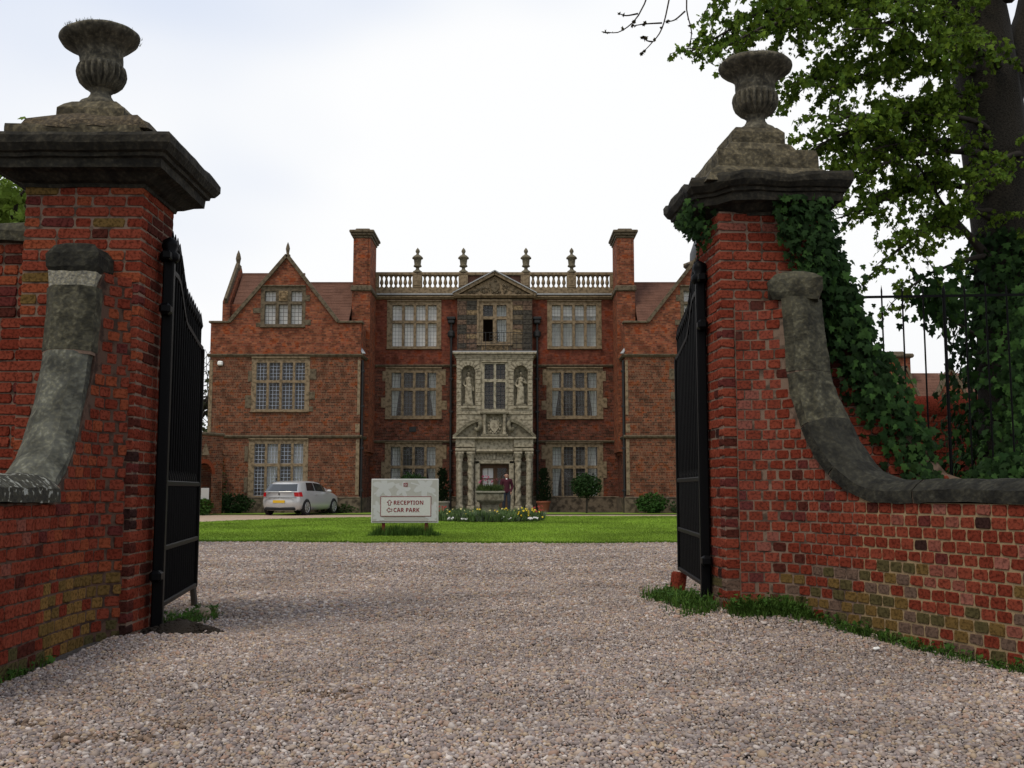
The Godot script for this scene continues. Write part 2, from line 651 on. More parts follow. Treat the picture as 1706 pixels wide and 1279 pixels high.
	M.lead_dark = mat(lin(0.05, 0.05, 0.052), 0.5)
	M.tile = mat(lin(0.20, 0.098, 0.066), 0.9, grain, 0.5, null, 0.0, mild, 0.21)
	M.pipe = mat(lin(0.02, 0.02, 0.02), 0.5)
	M.lattice_white = mat(lin(0.42, 0.46, 0.54), 0.5)
	M.lattice = mat(lin(0.13, 0.12, 0.11), 0.6)
	M.lattice_dark = mat(lin(0.02, 0.02, 0.02), 0.6)
	M.room = mat(lin(0.085, 0.052, 0.032), 0.95)  # dark lining: the unlit rooms' shade is put into this colour
	M.curtain = mat(lin(0.50, 0.52, 0.49), 0.95)
	M.blind_and_reflection = mat(lin(0.80, 0.80, 0.77), 0.95)
	M.oak = mat(lin(0.10, 0.055, 0.028), 0.6, grain, 1.0)
	var gl := StandardMaterial3D.new()
	gl.albedo_color = Color(1, 1, 1, 0.04)
	gl.transparency = BaseMaterial3D.TRANSPARENCY_ALPHA
	gl.roughness = 0.03
	gl.metallic_specular = 0.35
	M.glass = gl
	# ground
	M.gravel_bed = mat(lin(0.135, 0.115, 0.10), 0.95, noise_tex(0.11, [[0.0, g.call(0.35)], [0.5, g.call(0.8)], [1.0, g.call(1.0)]], 4, 31), 1.4, bump, 2.0)
	M.path = mat(lin(0.46, 0.345, 0.25), 0.95, mild, 0.5, bump, 1.0)
	M.lawn = mat(lin(0.17, 0.26, 0.033), 0.95, noise_tex(0.03, [[0.0, Color(0.75, 0.8, 0.7)], [0.5, Color(0.95, 0.95, 0.9)], [1.0, Color(1.0, 1.0, 0.8)]], 5, 33), 0.35)
	M.soil = mat(lin(0.035, 0.026, 0.018), 0.98, grain, 3.0, bump, 3.0)
	M.field = mat(lin(0.06, 0.085, 0.025), 0.98, mild, 0.1)
	var tint := StandardMaterial3D.new()
	tint.vertex_color_use_as_albedo = true
	tint.roughness = 0.75
	tint.metallic_specular = 0.3
	M.pebble = tint
	M.bark = mat(lin(0.042, 0.036, 0.027), 0.95, noise_tex(0.03, [[0.0, g.call(0.4)], [0.5, g.call(0.85)], [1.0, g.call(1.0)]], 5, 35), 2.2, bump, 4.0)
	M.twig = mat(lin(0.034, 0.028, 0.021), 0.95)


func house_brick(t: Texture2D, over: Texture2D) -> StandardMaterial3D:
	var m := mat(Color(1, 1, 1), 0.92, t, 1.0 / 3.6, null, 0.0, over, 0.16)
	m.metallic_specular = 0.2
	return m


# ---------------------------------------------------------------- ground
func sheet(called: String, ring: Array, lift: float, m: Material) -> MeshInstance3D:
	# a flat piece of ground inside a ring of Vector2(x, z)
	var poly := PackedVector2Array(ring)
	var id := Geometry2D.triangulate_polygon(poly)
	var mb := MB.new()
	for k in range(0, id.size(), 3):
		var p := []
		for w in 3:
			var q := poly[id[k + w]]
			p.append(Vector3(q.x, gh(q.x, q.y) + lift, q.y))
		if (p[2] - p[0]).cross(p[1] - p[0]).y < 0.0:
			p.reverse()
		mb.tri(p[0], p[1], p[2])
	var o := part(self, called, mb, m)
	tag(o, "", "", "", "structure")
	return o


var lawn_ring: Array = []


func setting() -> void:
	# the far ground, one sheet to the horizon
	var mb := MB.new()
	var xs := [-320.0, -90.0, -30.0]
	var x := -14.0
	while x <= 14.01:
		xs.append(x)
		x += 0.35
	xs.append_array([30.0, 90.0, 320.0])
	var zs := [60.0, 10.0, 2.0]
	var z := 0.0
	while z > -20.0:
		zs.append(z)
		z -= 0.35
	zs.append_array([-22.0, -26.0, -30.0, -34.0, -40.0, -48.0, -60.0, -110.0, -420.0])
	var rows := []
	for zz in zs:
		var row := PackedVector3Array()
		for xx in xs:
			row.append(Vector3(xx, gh(xx, zz) - 0.012, zz))
		rows.append(row)
	mb.grid(rows, false, true)
	tag(part(self, "ground", mb, M.gravel_bed), "", "", "", "structure")
	sheet("path", [Vector2(-26, -24), Vector2(-12, -18.9), Vector2(0, -18.6), Vector2(14, -18.9), Vector2(26, -24), Vector2(26, -42.6), Vector2(9, -42.6), Vector2(-4, -42.4), Vector2(-14, -42.2), Vector2(-26, -40)], 0.003, M.path)
	lawn_ring = spline([Vector2(-6.2, -20.0), Vector2(-9.0, -21.2), Vector2(-10.5, -24), Vector2(-10.7, -28), Vector2(-9.6, -31.5), Vector2(-8.0, -35), Vector2(-5.0, -37.6), Vector2(0, -38.9), Vector2(6, -38.9), Vector2(11, -37.5), Vector2(13, -33), Vector2(12.5, -25), Vector2(9, -21), Vector2(4, -19.5), Vector2(0, -19.2), Vector2(-3, -19.4), Vector2(-6.2, -20.0)], 14)
	lawn_ring.pop_back()
	for i in lawn_ring.size():
		var q: Vector2 = lawn_ring[i]
		lawn_ring[i] = q + Vector2(NZ.get_noise_2d(q.x * 3.0, q.y * 3.0), NZ.get_noise_2d(q.x * 3.5 + 40.0, q.y * 3.0)) * 0.32
	sheet("lawn", lawn_ring, 0.02, M.lawn)
	sheet("grass_verge", [Vector2(-26, -42), Vector2(-14, -43.2), Vector2(-4, -43.4), Vector2(-2.9, -44), Vector2(-2.9, -47), Vector2(-26, -47)], 0.012, M.lawn)
	sheet("grass_verge", [Vector2(1.2, -43.6), Vector2(26, -43.4), Vector2(26, -47), Vector2(1.2, -47)], 0.012, M.lawn)
	sheet("field", [Vector2(-318, -18), Vector2(-27, -18), Vector2(-27, -62), Vector2(27, -62), Vector2(27, -18), Vector2(318, -18), Vector2(318, -415), Vector2(-318, -415)], 0.006, M.field)
	gravel()
	turf()


func in_ring(ring: Array, p: Vector2) -> bool:
	return Geometry2D.is_point_in_polygon(p, PackedVector2Array(ring))


func pebble_mesh(sd: int) -> ArrayMesh:
	var r := RandomNumberGenerator.new()
	r.seed = sd
	var mb := MB.new()
	var rows := []
	var ph := r.randf() * 6.0
	for i in 5:
		var a := PI * i / 4.0
		var row := PackedVector3Array()
		for j in 7:
			var b := TAU * j / 7.0
			var q := Vector3(sin(a) * cos(b), -cos(a) * 0.62, -sin(a) * sin(b) * 0.8)
			row.append(q * (1.0 + 0.16 * sin(3.0 * b + ph) * sin(a) + (0.12 * (r.randf() - 0.5) if i > 0 and i < 4 else 0.0)))
		rows.append(row)
	mb.grid(rows, true)
	return mb.done()


func gravel() -> void:
	# loose shingle: real stones as far as they can be told apart
	var pal := [Color(0.318, 0.250, 0.220), Color(0.365, 0.289, 0.237), Color(0.294, 0.242, 0.227), Color(0.397, 0.312, 0.245), Color(0.278, 0.223, 0.200), Color(0.350, 0.257, 0.200), Color(0.437, 0.366, 0.321), Color(0.318, 0.269, 0.249), Color(0.230, 0.188, 0.173), Color(0.365, 0.242, 0.181), Color(0.532, 0.466, 0.420), Color(0.414, 0.312, 0.215)]
	var xfs := []
	var cols := []
	var ring := PackedVector2Array(lawn_ring)
	var d := 2.9
	while d < 19.6:
		var step := 0.0165 if d < 8.0 else (0.022 if d < 12.0 else 0.034)
		var half := d * 0.53 + 0.8
		var xl := maxf(-half, -2.62 if d < 6.9 else (-2.45 if d < 7.6 else -half))
		var xr := minf(half, 2.95 + (5.7 - d) * 0.75 if d < 5.7 else (2.95 - (d - 5.7) * 0.52 if d < 7.5 else (1.62 if d < 8.5 else half)))
		if d < 7.3:
			xr += 0.1
		var x := xl
		while x < xr:
			x += step * R.randf_range(0.75, 1.25)
			var z := -d + R.randf_range(-0.5, 0.5) * step
			if d > 18.8 and Geometry2D.is_point_in_polygon(Vector2(x, z), ring):
				continue
			var s := 0.0089 * exp(R.randfn(0.0, 0.32)) * (1.0 if d < 8.0 else (1.25 if d < 12.0 else 1.7))
			s = minf(s, 0.024)
			var b := Basis.from_euler(Vector3(R.randf_range(-0.5, 0.5), R.randf() * TAU, R.randf_range(-0.5, 0.5)))
			b = b * Basis.from_scale(Vector3(s * R.randf_range(0.8, 1.3), s * R.randf_range(0.75, 1.2), s * R.randf_range(0.8, 1.2)))
			xfs.append(Transform3D(b, Vector3(x, gh(x, z) + s * R.randf_range(-0.25, 0.55), z)))
			var c: Color = pal[R.randi() % pal.size()] * R.randf_range(0.70, 0.97) * (1.0 + 0.3 * NZ.get_noise_2d(x * 2.2 + 90.0, z * 3.0))
			# damp brown dirt showing where wheels have scuffed the stones away
			var scuff := NZ.get_noise_2d(x * 7.0 + 11.0, z * 11.0)
			for q in [[-1.5, -4.3, -0.75, -5.3], [-2.1, -4.6, -1.7, -4.2]]:
				var near := Geometry2D.get_closest_point_to_segment(Vector2(x, z), Vector2(q[0], q[1]), Vector2(q[2], q[3])).distance_to(Vector2(x, z))
				if near < 0.02 + 0.4 * scuff and R.randf() < 0.5:
					c = Color(0.15, 0.105, 0.075) * R.randf_range(0.6, 1.6)
			c.a = 1.0
			cols.append(c)
		d += step * 0.9
	stuff(self, "gravel", pebble_mesh(40), M.pebble, xfs, cols)


func blade_mesh(nb: int, hgt: float, wid: float, spread: float, sd: int) -> ArrayMesh:
	# a tuft of grass blades
	var r := RandomNumberGenerator.new()
	r.seed = sd
	var mb := MB.new()
	for i in nb:
		var an := r.randf() * TAU
		var o := Vector3(cos(an), 0, sin(an)) * spread * r.randf()
		var side := Vector3(cos(an + 1.3), 0, sin(an + 1.3)) * wid
		var lean := Vector3(cos(an), 0, sin(an)) * hgt * r.randf_range(0.1, 0.6)
		var h := hgt * r.randf_range(0.6, 1.1)
		var m1 := o + lean * 0.35 + Vector3(0, h * 0.6, 0)
		mb.quad(o - side, m1 - side * 0.7, m1 + side * 0.7, o + side)
		mb.tri(m1 - side * 0.7, o + lean + Vector3(0, h, 0), m1 + side * 0.7)
	return mb.done()


func leafy(base: Color, back := 0.35) -> StandardMaterial3D:
	var m := StandardMaterial3D.new()
	m.albedo_color = base.linear_to_srgb()
	m.vertex_color_use_as_albedo = true
	m.roughness = 0.7
	m.metallic_specular = 0.2
	m.cull_mode = BaseMaterial3D.CULL_DISABLED
	m.backlight_enabled = back > 0.0
	m.backlight = Color(back, back, back)
	return m


func turf() -> void:
	M.blade = leafy(Color(1, 1, 1), 0.3)
	var xfs := []
	var cols := []
	var ring := PackedVector2Array(lawn_ring)
	for i in 90000:
		var z := -19.0 - pow(R.randf(), 1.6) * 20.5
		var x := R.randf_range(-11.0, 13.0)
		if not Geometry2D.is_point_in_polygon(Vector2(x, z), ring):
			continue
		var s := R.randf_range(0.7, 1.2) * (1.0 + (-19.0 - z) * 0.03)
		xfs.append(Transform3D(Basis(Vector3.UP, R.randf() * TAU).scaled(Vector3(s, s * 0.8, s)), Vector3(x, gh(x, z) + 0.018, z)))
		var w := R.randf_range(0.72, 1.2) * (1.0 + 0.5 * NZ.get_noise_2d(x * 1.4, z * 0.9))
		cols.append(Color(0.185 * w, 0.285 * w, 0.034 * w))
	for i in lawn_ring.size():
		# the ragged edge towards the gravel
		var a: Vector2 = lawn_ring[i]
		var b: Vector2 = lawn_ring[(i + 1) % lawn_ring.size()]
		for k in int(a.distance_to(b) / 0.008):
			var p0 := a.lerp(b, R.randf())
			var p := p0 + Vector2(R.randf_range(-0.05, 0.03), R.randf_range(-0.05, 0.05) + 0.22 * NZ.get_noise_2d(p0.x * 3.0, 7.0))
			var s := R.randf_range(0.7, 1.5)
			xfs.append(Transform3D(Basis(Vector3.UP, R.randf() * TAU).scaled(Vector3.ONE * s), Vector3(p.x, gh(p.x, p.y) + 0.0, p.y)))
			cols.append(Color(0.11, 0.19, 0.026) * R.randf_range(0.7, 1.2))
	stuff(self, "grass", blade_mesh(7, 0.045, 0.004, 0.05, 3), M.blade, xfs, cols)


# ---------------------------------------------------------------- the manor house
# in the house's own axes: z = 0 is the front of the wings, -3.5 the recessed front, y = 0 the ground, x = 0 the middle

func R2(x0: float, x1: float, y0: float, y1: float) -> Rect2:
	return Rect2(minf(x0, x1), y0, absf(x1 - x0), y1 - y0)


func window(h: Node3D, sg: float, out: Array, lights_x: Array, rows: Array, zf: float, how: Dictionary) -> void:
	# out [x0, x1, y0, y1] is the outside of the stone; lights_x and rows are [from, to] of the glazed lights; sg mirrors x
	var holes := []
	for c in lights_x:
		for r in rows:
			holes.append(R2(c[0] * sg, c[1] * sg, r[0], r[1]))
	var mb := MB.new()
	var xa := minf(out[0] * sg, out[1] * sg)
	var xb := maxf(out[0] * sg, out[1] * sg)
	mb.wall(zf + 0.015, 0.2, out[2], [[xa, out[3]], [xb, out[3]]], holes)
	# chamfered hood and sill
	mb.cbox(Vector3((xa + xb) * 0.5, out[3] + 0.03, zf + 0.02), Vector3(xb - xa + 0.02, 0.07, 0.14), 0.02)
	mb.cbox(Vector3((xa + xb) * 0.5, out[2] - 0.03, zf + 0.03), Vector3(xb - xa + 0.02, 0.07, 0.14), 0.02)
	var dress: Material = how.get("stone", M.dress)
	var w := part(h, "window", mb, dress)
	var lat: Material = how.get("lattice", M.lattice)
	var pitch: float = how.get("pitch", 0.16)
	var tall: float = how.get("tall", 0.19)
	var lead: float = how.get("lead", 0.013)
	var i := 0
	for hole in holes:
		var a: Vector2 = hole.position
		var b: Vector2 = hole.end
		var zg := zf - 0.10
		var pb := MB.new()
		if not (how.get("open", -1) == i):
			pb.quad(Vector3(a.x, a.y, zg), Vector3(a.x, b.y, zg), Vector3(b.x, b.y, zg + R.randf_range(-0.006, 0.006)), Vector3(b.x, a.y, zg))
			part(w, "pane", pb, M.glass)
			var lb := MB.new()
			var nx := maxi(1, roundi((b.x - a.x) / pitch))
			var ny := maxi(1, roundi((b.y - a.y) / tall))
			for k in range(0, nx + 1):
				var x := lerpf(a.x, b.x, float(k) / nx)
				var wd := lead * (1.5 if k == 0 or k == nx else 1.0)
				lb.box(Vector3(x, (a.y + b.y) * 0.5, zg + 0.012), Vector3(wd, b.y - a.y, 0.014))
			for k in range(0, ny + 1):
				var y := lerpf(a.y, b.y, float(k) / ny)
				var wd := lead * (1.5 if k == 0 or k == ny else 1.0)
				lb.box(Vector3((a.x + b.x) * 0.5, y, zg + 0.014), Vector3(b.x - a.x, wd, 0.014))
			part(w, "leaded_lattice", lb, lat)
		i += 1
	# room behind, closed all round
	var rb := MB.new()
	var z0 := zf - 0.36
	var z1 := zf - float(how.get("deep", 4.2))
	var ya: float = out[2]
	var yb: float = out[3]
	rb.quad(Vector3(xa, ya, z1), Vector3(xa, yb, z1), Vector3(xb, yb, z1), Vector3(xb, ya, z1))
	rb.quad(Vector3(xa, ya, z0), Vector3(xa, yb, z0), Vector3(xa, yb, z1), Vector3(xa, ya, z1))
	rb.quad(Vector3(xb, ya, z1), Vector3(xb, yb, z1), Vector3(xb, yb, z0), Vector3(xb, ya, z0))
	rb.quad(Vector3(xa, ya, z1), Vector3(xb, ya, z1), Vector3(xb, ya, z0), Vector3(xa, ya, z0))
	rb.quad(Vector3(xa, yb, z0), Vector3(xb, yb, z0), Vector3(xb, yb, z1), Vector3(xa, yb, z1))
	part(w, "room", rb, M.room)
	var bl = how.get("blind_and_reflection")
	if bl != null:
		# a pale blind hung behind the glass down to a given height
		var cb := MB.new()
		cb.box(Vector3((xa + xb) * 0.5, (yb + bl) * 0.5, zf - 0.26), Vector3(xb - xa - 0.1, yb - bl, 0.012))
		part(w, "blind_and_reflection", cb, M.blind_and_reflection)
	for cu in how.get("curtains", []):
		# [x at top from, to, x at bottom from, to]: a gathered curtain
		var rowsg := []
		for s in 7:
			var t := s / 6.0
			var row := PackedVector3Array()
			var e := smoothstep(0.25, 1.0, t)
			var c0: float = lerpf(cu[0], cu[2], e) * sg
			var c1: float = lerpf(cu[1], cu[3], e) * sg
			for q in 17:
				var u := q / 16.0
				row.append(Vector3(lerpf(c0, c1, u), lerpf(yb - 0.05, ya + 0.05, t), zf - 0.34 + 0.035 * sin(u * 22.0 + t)))
			rowsg.append(row)
		var cb := MB.new()
		cb.grid(rowsg, false, true, sg < 0.0)
		part(w, "curtain", cb, M.curtain)


func quoins(h: Node3D, sg: float, list: Array, zf: float, m: Material) -> void:
	# single dressed stones toothed into the brick: [x0, x1, y0, y1]
	for q in list:
		var mb := MB.new()
		mb.cbox(Vector3((q[0] + q[1]) * 0.5 * sg, (q[2] + q[3]) * 0.5, zf), Vector3(absf(q[1] - q[0]), q[3] - q[2] - 0.01, 0.05), 0.008)
		part(h, "quoin_stone", mb, m)


func course(mb: MB, x0: float, x1: float, y: float, zf: float, tall := 0.16, out := 0.12) -> void:
	# a moulded string course along x
	var p := PackedVector2Array([Vector2(-0.05, -tall * 0.5), Vector2(out * 0.4, -tall * 0.5), Vector2(out, 0.0), Vector2(out, tall * 0.25), Vector2(-0.05, tall * 0.5)])
	var xf := Transform3D(Basis(Vector3(0, 0, 1), Vector3.UP, Vector3(-1, 0, 0)), Vector3(0, y, zf))
	mb.prism(p, -maxf(x0, x1), -minf(x0, x1), xf)


func side_course(mb: MB, z0: float, z1: float, y: float, x: float, sg: float, tall := 0.16, out := 0.12) -> void:
	var p := PackedVector2Array([Vector2(-0.05, -tall * 0.5), Vector2(out * 0.4, -tall * 0.5), Vector2(out, 0.0), Vector2(out, tall * 0.25), Vector2(-0.05, tall * 0.5)])
	var xf := Transform3D(Basis(Vector3(sg, 0, 0), Vector3.UP, Vector3(0, 0, sg)), Vector3(x, y, 0))
	mb.prism(p, minf(z0 * sg, z1 * sg), maxf(z0 * sg, z1 * sg), xf)


func roof_slope(mb: MB, a: Vector3, b: Vector3, up: Vector3, rows: int) -> void:
	# courses of plain tiles between the eaves a-b and the ridge (a + up, b + up); every course laps the one below
	var nrm := (b - a).cross(up).normalized()
	if nrm.y < 0.0:
		nrm = -nrm
	var nt := int(a.distance_to(b) / 0.5)
	for k in rows:
		for i in nt:
			# half-metre runs of tiles, a little uneven
			var p0 := a.lerp(b, float(i) / nt) + up * (float(k) / rows)
			var p1 := a.lerp(b, float(i + 1) / nt) + up * (float(k) / rows)
			var l := nrm * R.randf_range(0.018, 0.03)
			var u := up * (1.0 / rows)
			mb.quad(p0 + l, p0 + u + nrm * 0.012, p1 + u + nrm * 0.012, p1 + l)
			mb.quad(p0 - nrm * 0.02, p0 + l, p1 + l, p1 - nrm * 0.02)
	mb.quad(a - nrm * 0.1, a + up - nrm * 0.1, b + up - nrm * 0.1, b - nrm * 0.1)


func finial(h: Node3D, at: Vector3, tall: float) -> void:
	var mb := MB.new()
	var s := tall / 1.0
	mb.lathe(at, [[0.22 * s, -0.25 * s], [0.2 * s, 0.05 * s], [0.10 * s, 0.12 * s], [0.13 * s, 0.35 * s], [0.16 * s, 0.5 * s], [0.11 * s, 0.75 * s], [0.01, 1.0 * s]], 8)
	part(h, "finial", mb, M.dress_dark)


func wing(h: Node3D, sg: float) -> void:
	var xi := 6.0
	var xo := 12.85
	var gx := 9.45
	var wx := [gx - 1.3, gx + 1.3]
	var lo := minf(xi * sg, xo * sg)
	var hi := maxf(xi * sg, xo * sg)
	var fl := sg < 0.0
	var g_out := [8.30, 10.98, 0.72, 3.28]
	var f_out := [8.30, 10.94, 4.58, 6.98]
	var a_out := [8.56, 10.60, 8.45, 10.28]
	# brickwork, storey by storey
	var mb := MB.new()
	mb.wall(0.0, 0.34, 0.68, [[lo, 3.4], [hi, 3.4]], [R2(g_out[0] * sg, g_out[1] * sg, g_out[2] + 0.05, g_out[3] - 0.05)])
	part(h, "wall", mb, M.brick_mid)
	mb = MB.new()
	mb.wall(0.0, 0.34, 3.4, [[lo, 7.1], [hi, 7.1]], [R2(f_out[0] * sg, f_out[1] * sg, f_out[2] + 0.05, f_out[3] - 0.05)])
	part(h, "wall", mb, M.brick_mid)
	mb = MB.new()
	var top := [[xi, 8.6], [7.05, 8.6], [7.05 + 0.001, 8.62], [gx, 11.7], [12.0, 8.62], [12.0 + 0.001, 8.6], [xo, 8.6]]
	if fl:
		top.reverse()
		for p in top:
			p[0] = -p[0]
	mb.wall(0.0, 0.34, 7.1, top, [R2(a_out[0] * sg, a_out[1] * sg, a_out[2] + 0.05, a_out[3] - 0.05)])
	part(h, "gable_wall", mb, M.brick_up)
	# returns: outer side, inner side and back, plain brick
	for q in [[xo, -12.0, M.brick_mid], [xi, -3.6, M.brick_in]]:
		mb = MB.new()
		var x: float = q[0] * sg
		var inn: float = x - signf(q[0] - gx) * sg * 0.34
		mb.box(Vector3((x + inn) * 0.5, (0.68 + 7.1) * 0.5, (q[1] - 0.34) * 0.5), Vector3(0.34, 7.1 - 0.68, absf(q[1]) - 0.34))
		part(h, "side_wall", mb, q[2])
		mb = MB.new()
		mb.box(Vector3((x + inn) * 0.5, (7.1 + 8.6) * 0.5, (q[1] - 0.34) * 0.5), Vector3(0.34, 1.5, absf(q[1]) - 0.34))
		part(h, "side_wall", mb, M.brick_up)
	mb = MB.new()
	mb.box(Vector3(gx * sg, 4.3, -12.1), Vector3(6.9, 8.6, 0.3))
	part(h, "back_wall", mb, M.brick_mid)
	# plinth
	mb = MB.new()
	mb.box(Vector3(gx * sg, 0.28, -0.06), Vector3(6.85 + 0.24, 0.8, 0.36))
	mb.box(Vector3((xo - 0.06) * sg, 0.28, -6.2), Vector3(0.36, 0.8, 11.9))
	mb.box(Vector3((xi + 0.06) * sg, 0.28, -1.95), Vector3(0.36, 0.8, 3.4))
	mb.cbox(Vector3(gx * sg, 0.69, -0.03), Vector3(6.85 + 0.2, 0.08, 0.34), 0.03)
	part(h, "plinth", mb, M.plinth)
	# string courses
	for y in [3.42, 7.12]:
		mb = MB.new()
		course(mb, (xi - 0.1) * sg, (xo + 0.1) * sg, y, 0.0)
		side_course(mb, -3.5, 0.0, y, xi * sg, -sg)
		side_course(mb, -12.0, 0.0, y, xo * sg, sg)
		part(h, "string_course", mb, M.dress_dark)
	# gable copings, shoulders and finial
	mb = MB.new()
	for e in [[Vector2(7.05, 8.66), Vector2(gx, 11.74)], [Vector2(12.0, 8.66), Vector2(gx, 11.74)]]:
		var a: Vector2 = e[0]
		var b: Vector2 = e[1]
		mb.bar(Vector3(a.x * sg, a.y, -0.12), Vector3(b.x * sg, b.y, -0.12), 0.15, 0.5, Vector3(0, 0, 1))
	mb.cbox(Vector3(6.5 * sg, 8.64, -0.14), Vector3(1.16, 0.1, 0.5), 0.02)
	mb.cbox(Vector3(12.45 * sg, 8.64, -0.14), Vector3(0.96, 0.1, 0.5), 0.02)
	part(h, "gable_coping", mb, M.dress_dark)
	finial(h, Vector3(gx * sg, 11.76, -0.12), 0.62)
	# ranges behind the gable: the outer one higher than the inner one
	mb = MB.new()
	roof_slope(mb, Vector3(xo * sg - 0.3 * sg, 9.85, -2.4), Vector3(gx * sg, 9.85, -2.4), Vector3(0, 1.85, -1.7), 22)
	roof_slope(mb, Vector3(gx * sg, 9.85, -5.8), Vector3((xo - 0.3) * sg, 9.85, -5.8), Vector3(0, 1.85, 1.7), 22)
	part(h, "tiled_roof", mb, M.tile)
	mb = MB.new()
	roof_slope(mb, Vector3((gx + 0.9) * sg, 8.6, -0.5), Vector3(6.7 * sg, 8.6, -0.5), Vector3(0, 2.42, -2.5), 26)
	roof_slope(mb, Vector3(6.7 * sg, 8.6, -5.5), Vector3((gx + 0.9) * sg, 8.6, -5.5), Vector3(0, 2.42, 2.5), 26)
	part(h, "tiled_roof", mb, M.tile)
	# roof running back from the gable
	mb = MB.new()
	roof_slope(mb, Vector3(7.0 * sg, 8.5, -0.3), Vector3(7.0 * sg, 8.5, -12.0), Vector3(2.45 * sg, 3.02, 0), 30)
	roof_slope(mb, Vector3(12.0 * sg, 8.5, -12.0), Vector3(12.0 * sg, 8.5, -0.3), Vector3(-2.55 * sg, 3.02, 0), 30)
	part(h, "tiled_roof", mb, M.tile)
	# ridge tiles
	mb = MB.new()
	mb.bar(Vector3(gx * sg, 11.72, -4.1), Vector3((xo - 0.3) * sg, 11.72, -4.1), 0.12)
	mb.bar(Vector3(5.9 * sg, 11.04, -3.0), Vector3((gx + 0.9) * sg, 11.04, -3.0), 0.12)
	part(h, "ridge", mb, M.tile)
	# wall under the outer eaves and its own gable end with a finial
	mb = MB.new()
	mb.box(Vector3((gx + xo) * 0.5 * sg, 9.2, -2.5), Vector3(xo - gx - 0.1, 1.4, 0.3))
	part(h, "attic_wall", mb, M.brick_up)
	mb = MB.new()
	var poly := PackedVector2Array([Vector2(-6.0, 8.5), Vector2(-2.2, 8.5), Vector2(-2.2, 10.0), Vector2(-4.1, 12.05), Vector2(-6.0, 10.0)])
	mb.prism(poly, -0.18, 0.18, Transform3D(Basis(Vector3(0, 0, 1), Vector3.UP, Vector3(-1, 0, 0)), Vector3((xo - 0.05) * sg, 0, 0)))
	part(h, "end_gable", mb, M.brick_up)
	mb = MB.new()
	mb.bar(Vector3((xo - 0.05) * sg, 9.96, -2.15), Vector3((xo - 0.05) * sg, 12.1, -4.1), 0.46, 0.14, Vector3(1, 0, 0))
	mb.bar(Vector3((xo - 0.05) * sg, 9.96, -6.05), Vector3((xo - 0.05) * sg, 12.1, -4.1), 0.46, 0.14, Vector3(1, 0, 0))
	part(h, "gable_coping", mb, M.dress_dark)
	finial(h, Vector3((xo - 0.05) * sg, 12.1, -4.1), 0.85)
	# windows
	var gl := [[8.56, 8.88], [9.03, 9.40], [9.50, 9.97], [10.1, 10.55]]
	gl = [[8.52, 8.96], [9.07, 9.55], [9.66, 10.14], [10.25, 10.72]]
	if fl:
		window(h, sg, g_out, gl, [[0.78, 2.08], [2.22, 3.1]], 0.0, {"lattice": M.lattice_white if fl else M.lattice, "pitch": 0.155, "tall": 0.17, "lead": 0.015, "curtains": [[9.0, 8.5, 8.95, 8.6], [10.2, 9.65, 10.2, 9.9]]})
		window(h, sg, f_out, gl, [[4.66, 5.86], [5.98, 6.78]], 0.0, {"lattice": M.lattice_white, "pitch": 0.155, "tall": 0.17, "lead": 0.013})
	else:
		window(h, sg, g_out, gl, [[0.78, 2.08], [2.22, 3.1]], 0.0, {"pitch": 0.155, "tall": 0.17, "curtains": [[10.8, 10.2, 10.75, 10.4]]})
		window(h, sg, f_out, gl, [[4.66, 5.86], [5.98, 6.78]], 0.0, {"pitch": 0.155, "tall": 0.17})
	window(h, sg, a_out, [[8.72, 9.22], [9.36, 9.78], [9.92, 10.42]], [[8.55, 9.46], [9.6, 10.08]], 0.0, {"blind_and_reflection": 8.55, "pitch": 0.17, "tall": 0.2, "lead": 0.02, "stone": M.dress_dark})
	# the middle upper light is a stone panel
	mb = MB.new()
	mb.cbox(Vector3(9.57 * sg, 9.84, 0.0), Vector3(0.42, 0.48, 0.1), 0.02)
	mb.cbox(Vector3(9.57 * sg, 9.84, 0.06), Vector3(0.26, 0.28, 0.06), 0.05)
	part(h, "stone_panel", mb, M.buff_block)
	quoins(h, sg, [[10.92, 11.2, 4.7, 5.3], [10.92, 11.1, 5.9, 6.4], [8.05, 8.32, 5.1, 5.45], [8.0, 8.3, 6.0, 6.5], [8.12, 8.3, 4.55, 4.8], [11.0, 11.15, 0.9, 1.6], [11.0, 11.16, 2.3, 3.0], [10.58, 10.95, 9.05, 9.3], [10.56, 10.8, 8.42, 8.62], [8.36, 8.6, 9.6, 9.9], [8.3, 8.58, 8.5, 8.75]], 0.0, M.dress_dark)
	quoins(h, sg, [[6.0, 6.16, 0.8, 3.3], [6.0, 6.2, 3.6, 4.0], [6.0, 6.13, 4.4, 6.9], [12.7, 12.86, 3.6, 6.9]], 0.0, M.dress)
	# chimney stack rising in the corner, corbelled out below
	mb = MB.new()
	mb.box(Vector3(6.25 * sg, 6.6, -2.6), Vector3(0.86, 7.6, 2.2))
	mb.box(Vector3(6.3 * sg, 2.72, -2.6), Vector3(0.7, 0.16, 2.0))
	mb.box(Vector3(6.34 * sg, 2.56, -2.6), Vector3(0.5, 0.16, 1.9))
	mb.box(Vector3(6.37 * sg, 2.40, -2.6), Vector3(0.34, 0.16, 1.8))
	mb.box(Vector3(6.25 * sg, 11.7, -2.55), Vector3(0.82, 2.75, 2.0))
	mb.box(Vector3(6.25 * sg, 11.8, -1.54), Vector3(0.56, 2.2, 0.06))
	var ch := part(h, "chimney", mb, M.brick_up)
	mb = MB.new()
	mb.cbox(Vector3(6.25 * sg, 10.5, -2.58), Vector3(1.0, 0.28, 2.34), 0.05)
	part(ch, "band", mb, M.dress_dark)
	mb = MB.new()
	for e in [[0.92, 2.12, 13.0], [1.06, 2.28, 13.12], [1.18, 2.42, 13.24]]:
		mb.cbox(Vector3(6.25 * sg, e[2], -2.55), Vector3(e[0], 0.13, e[1]), 0.03)
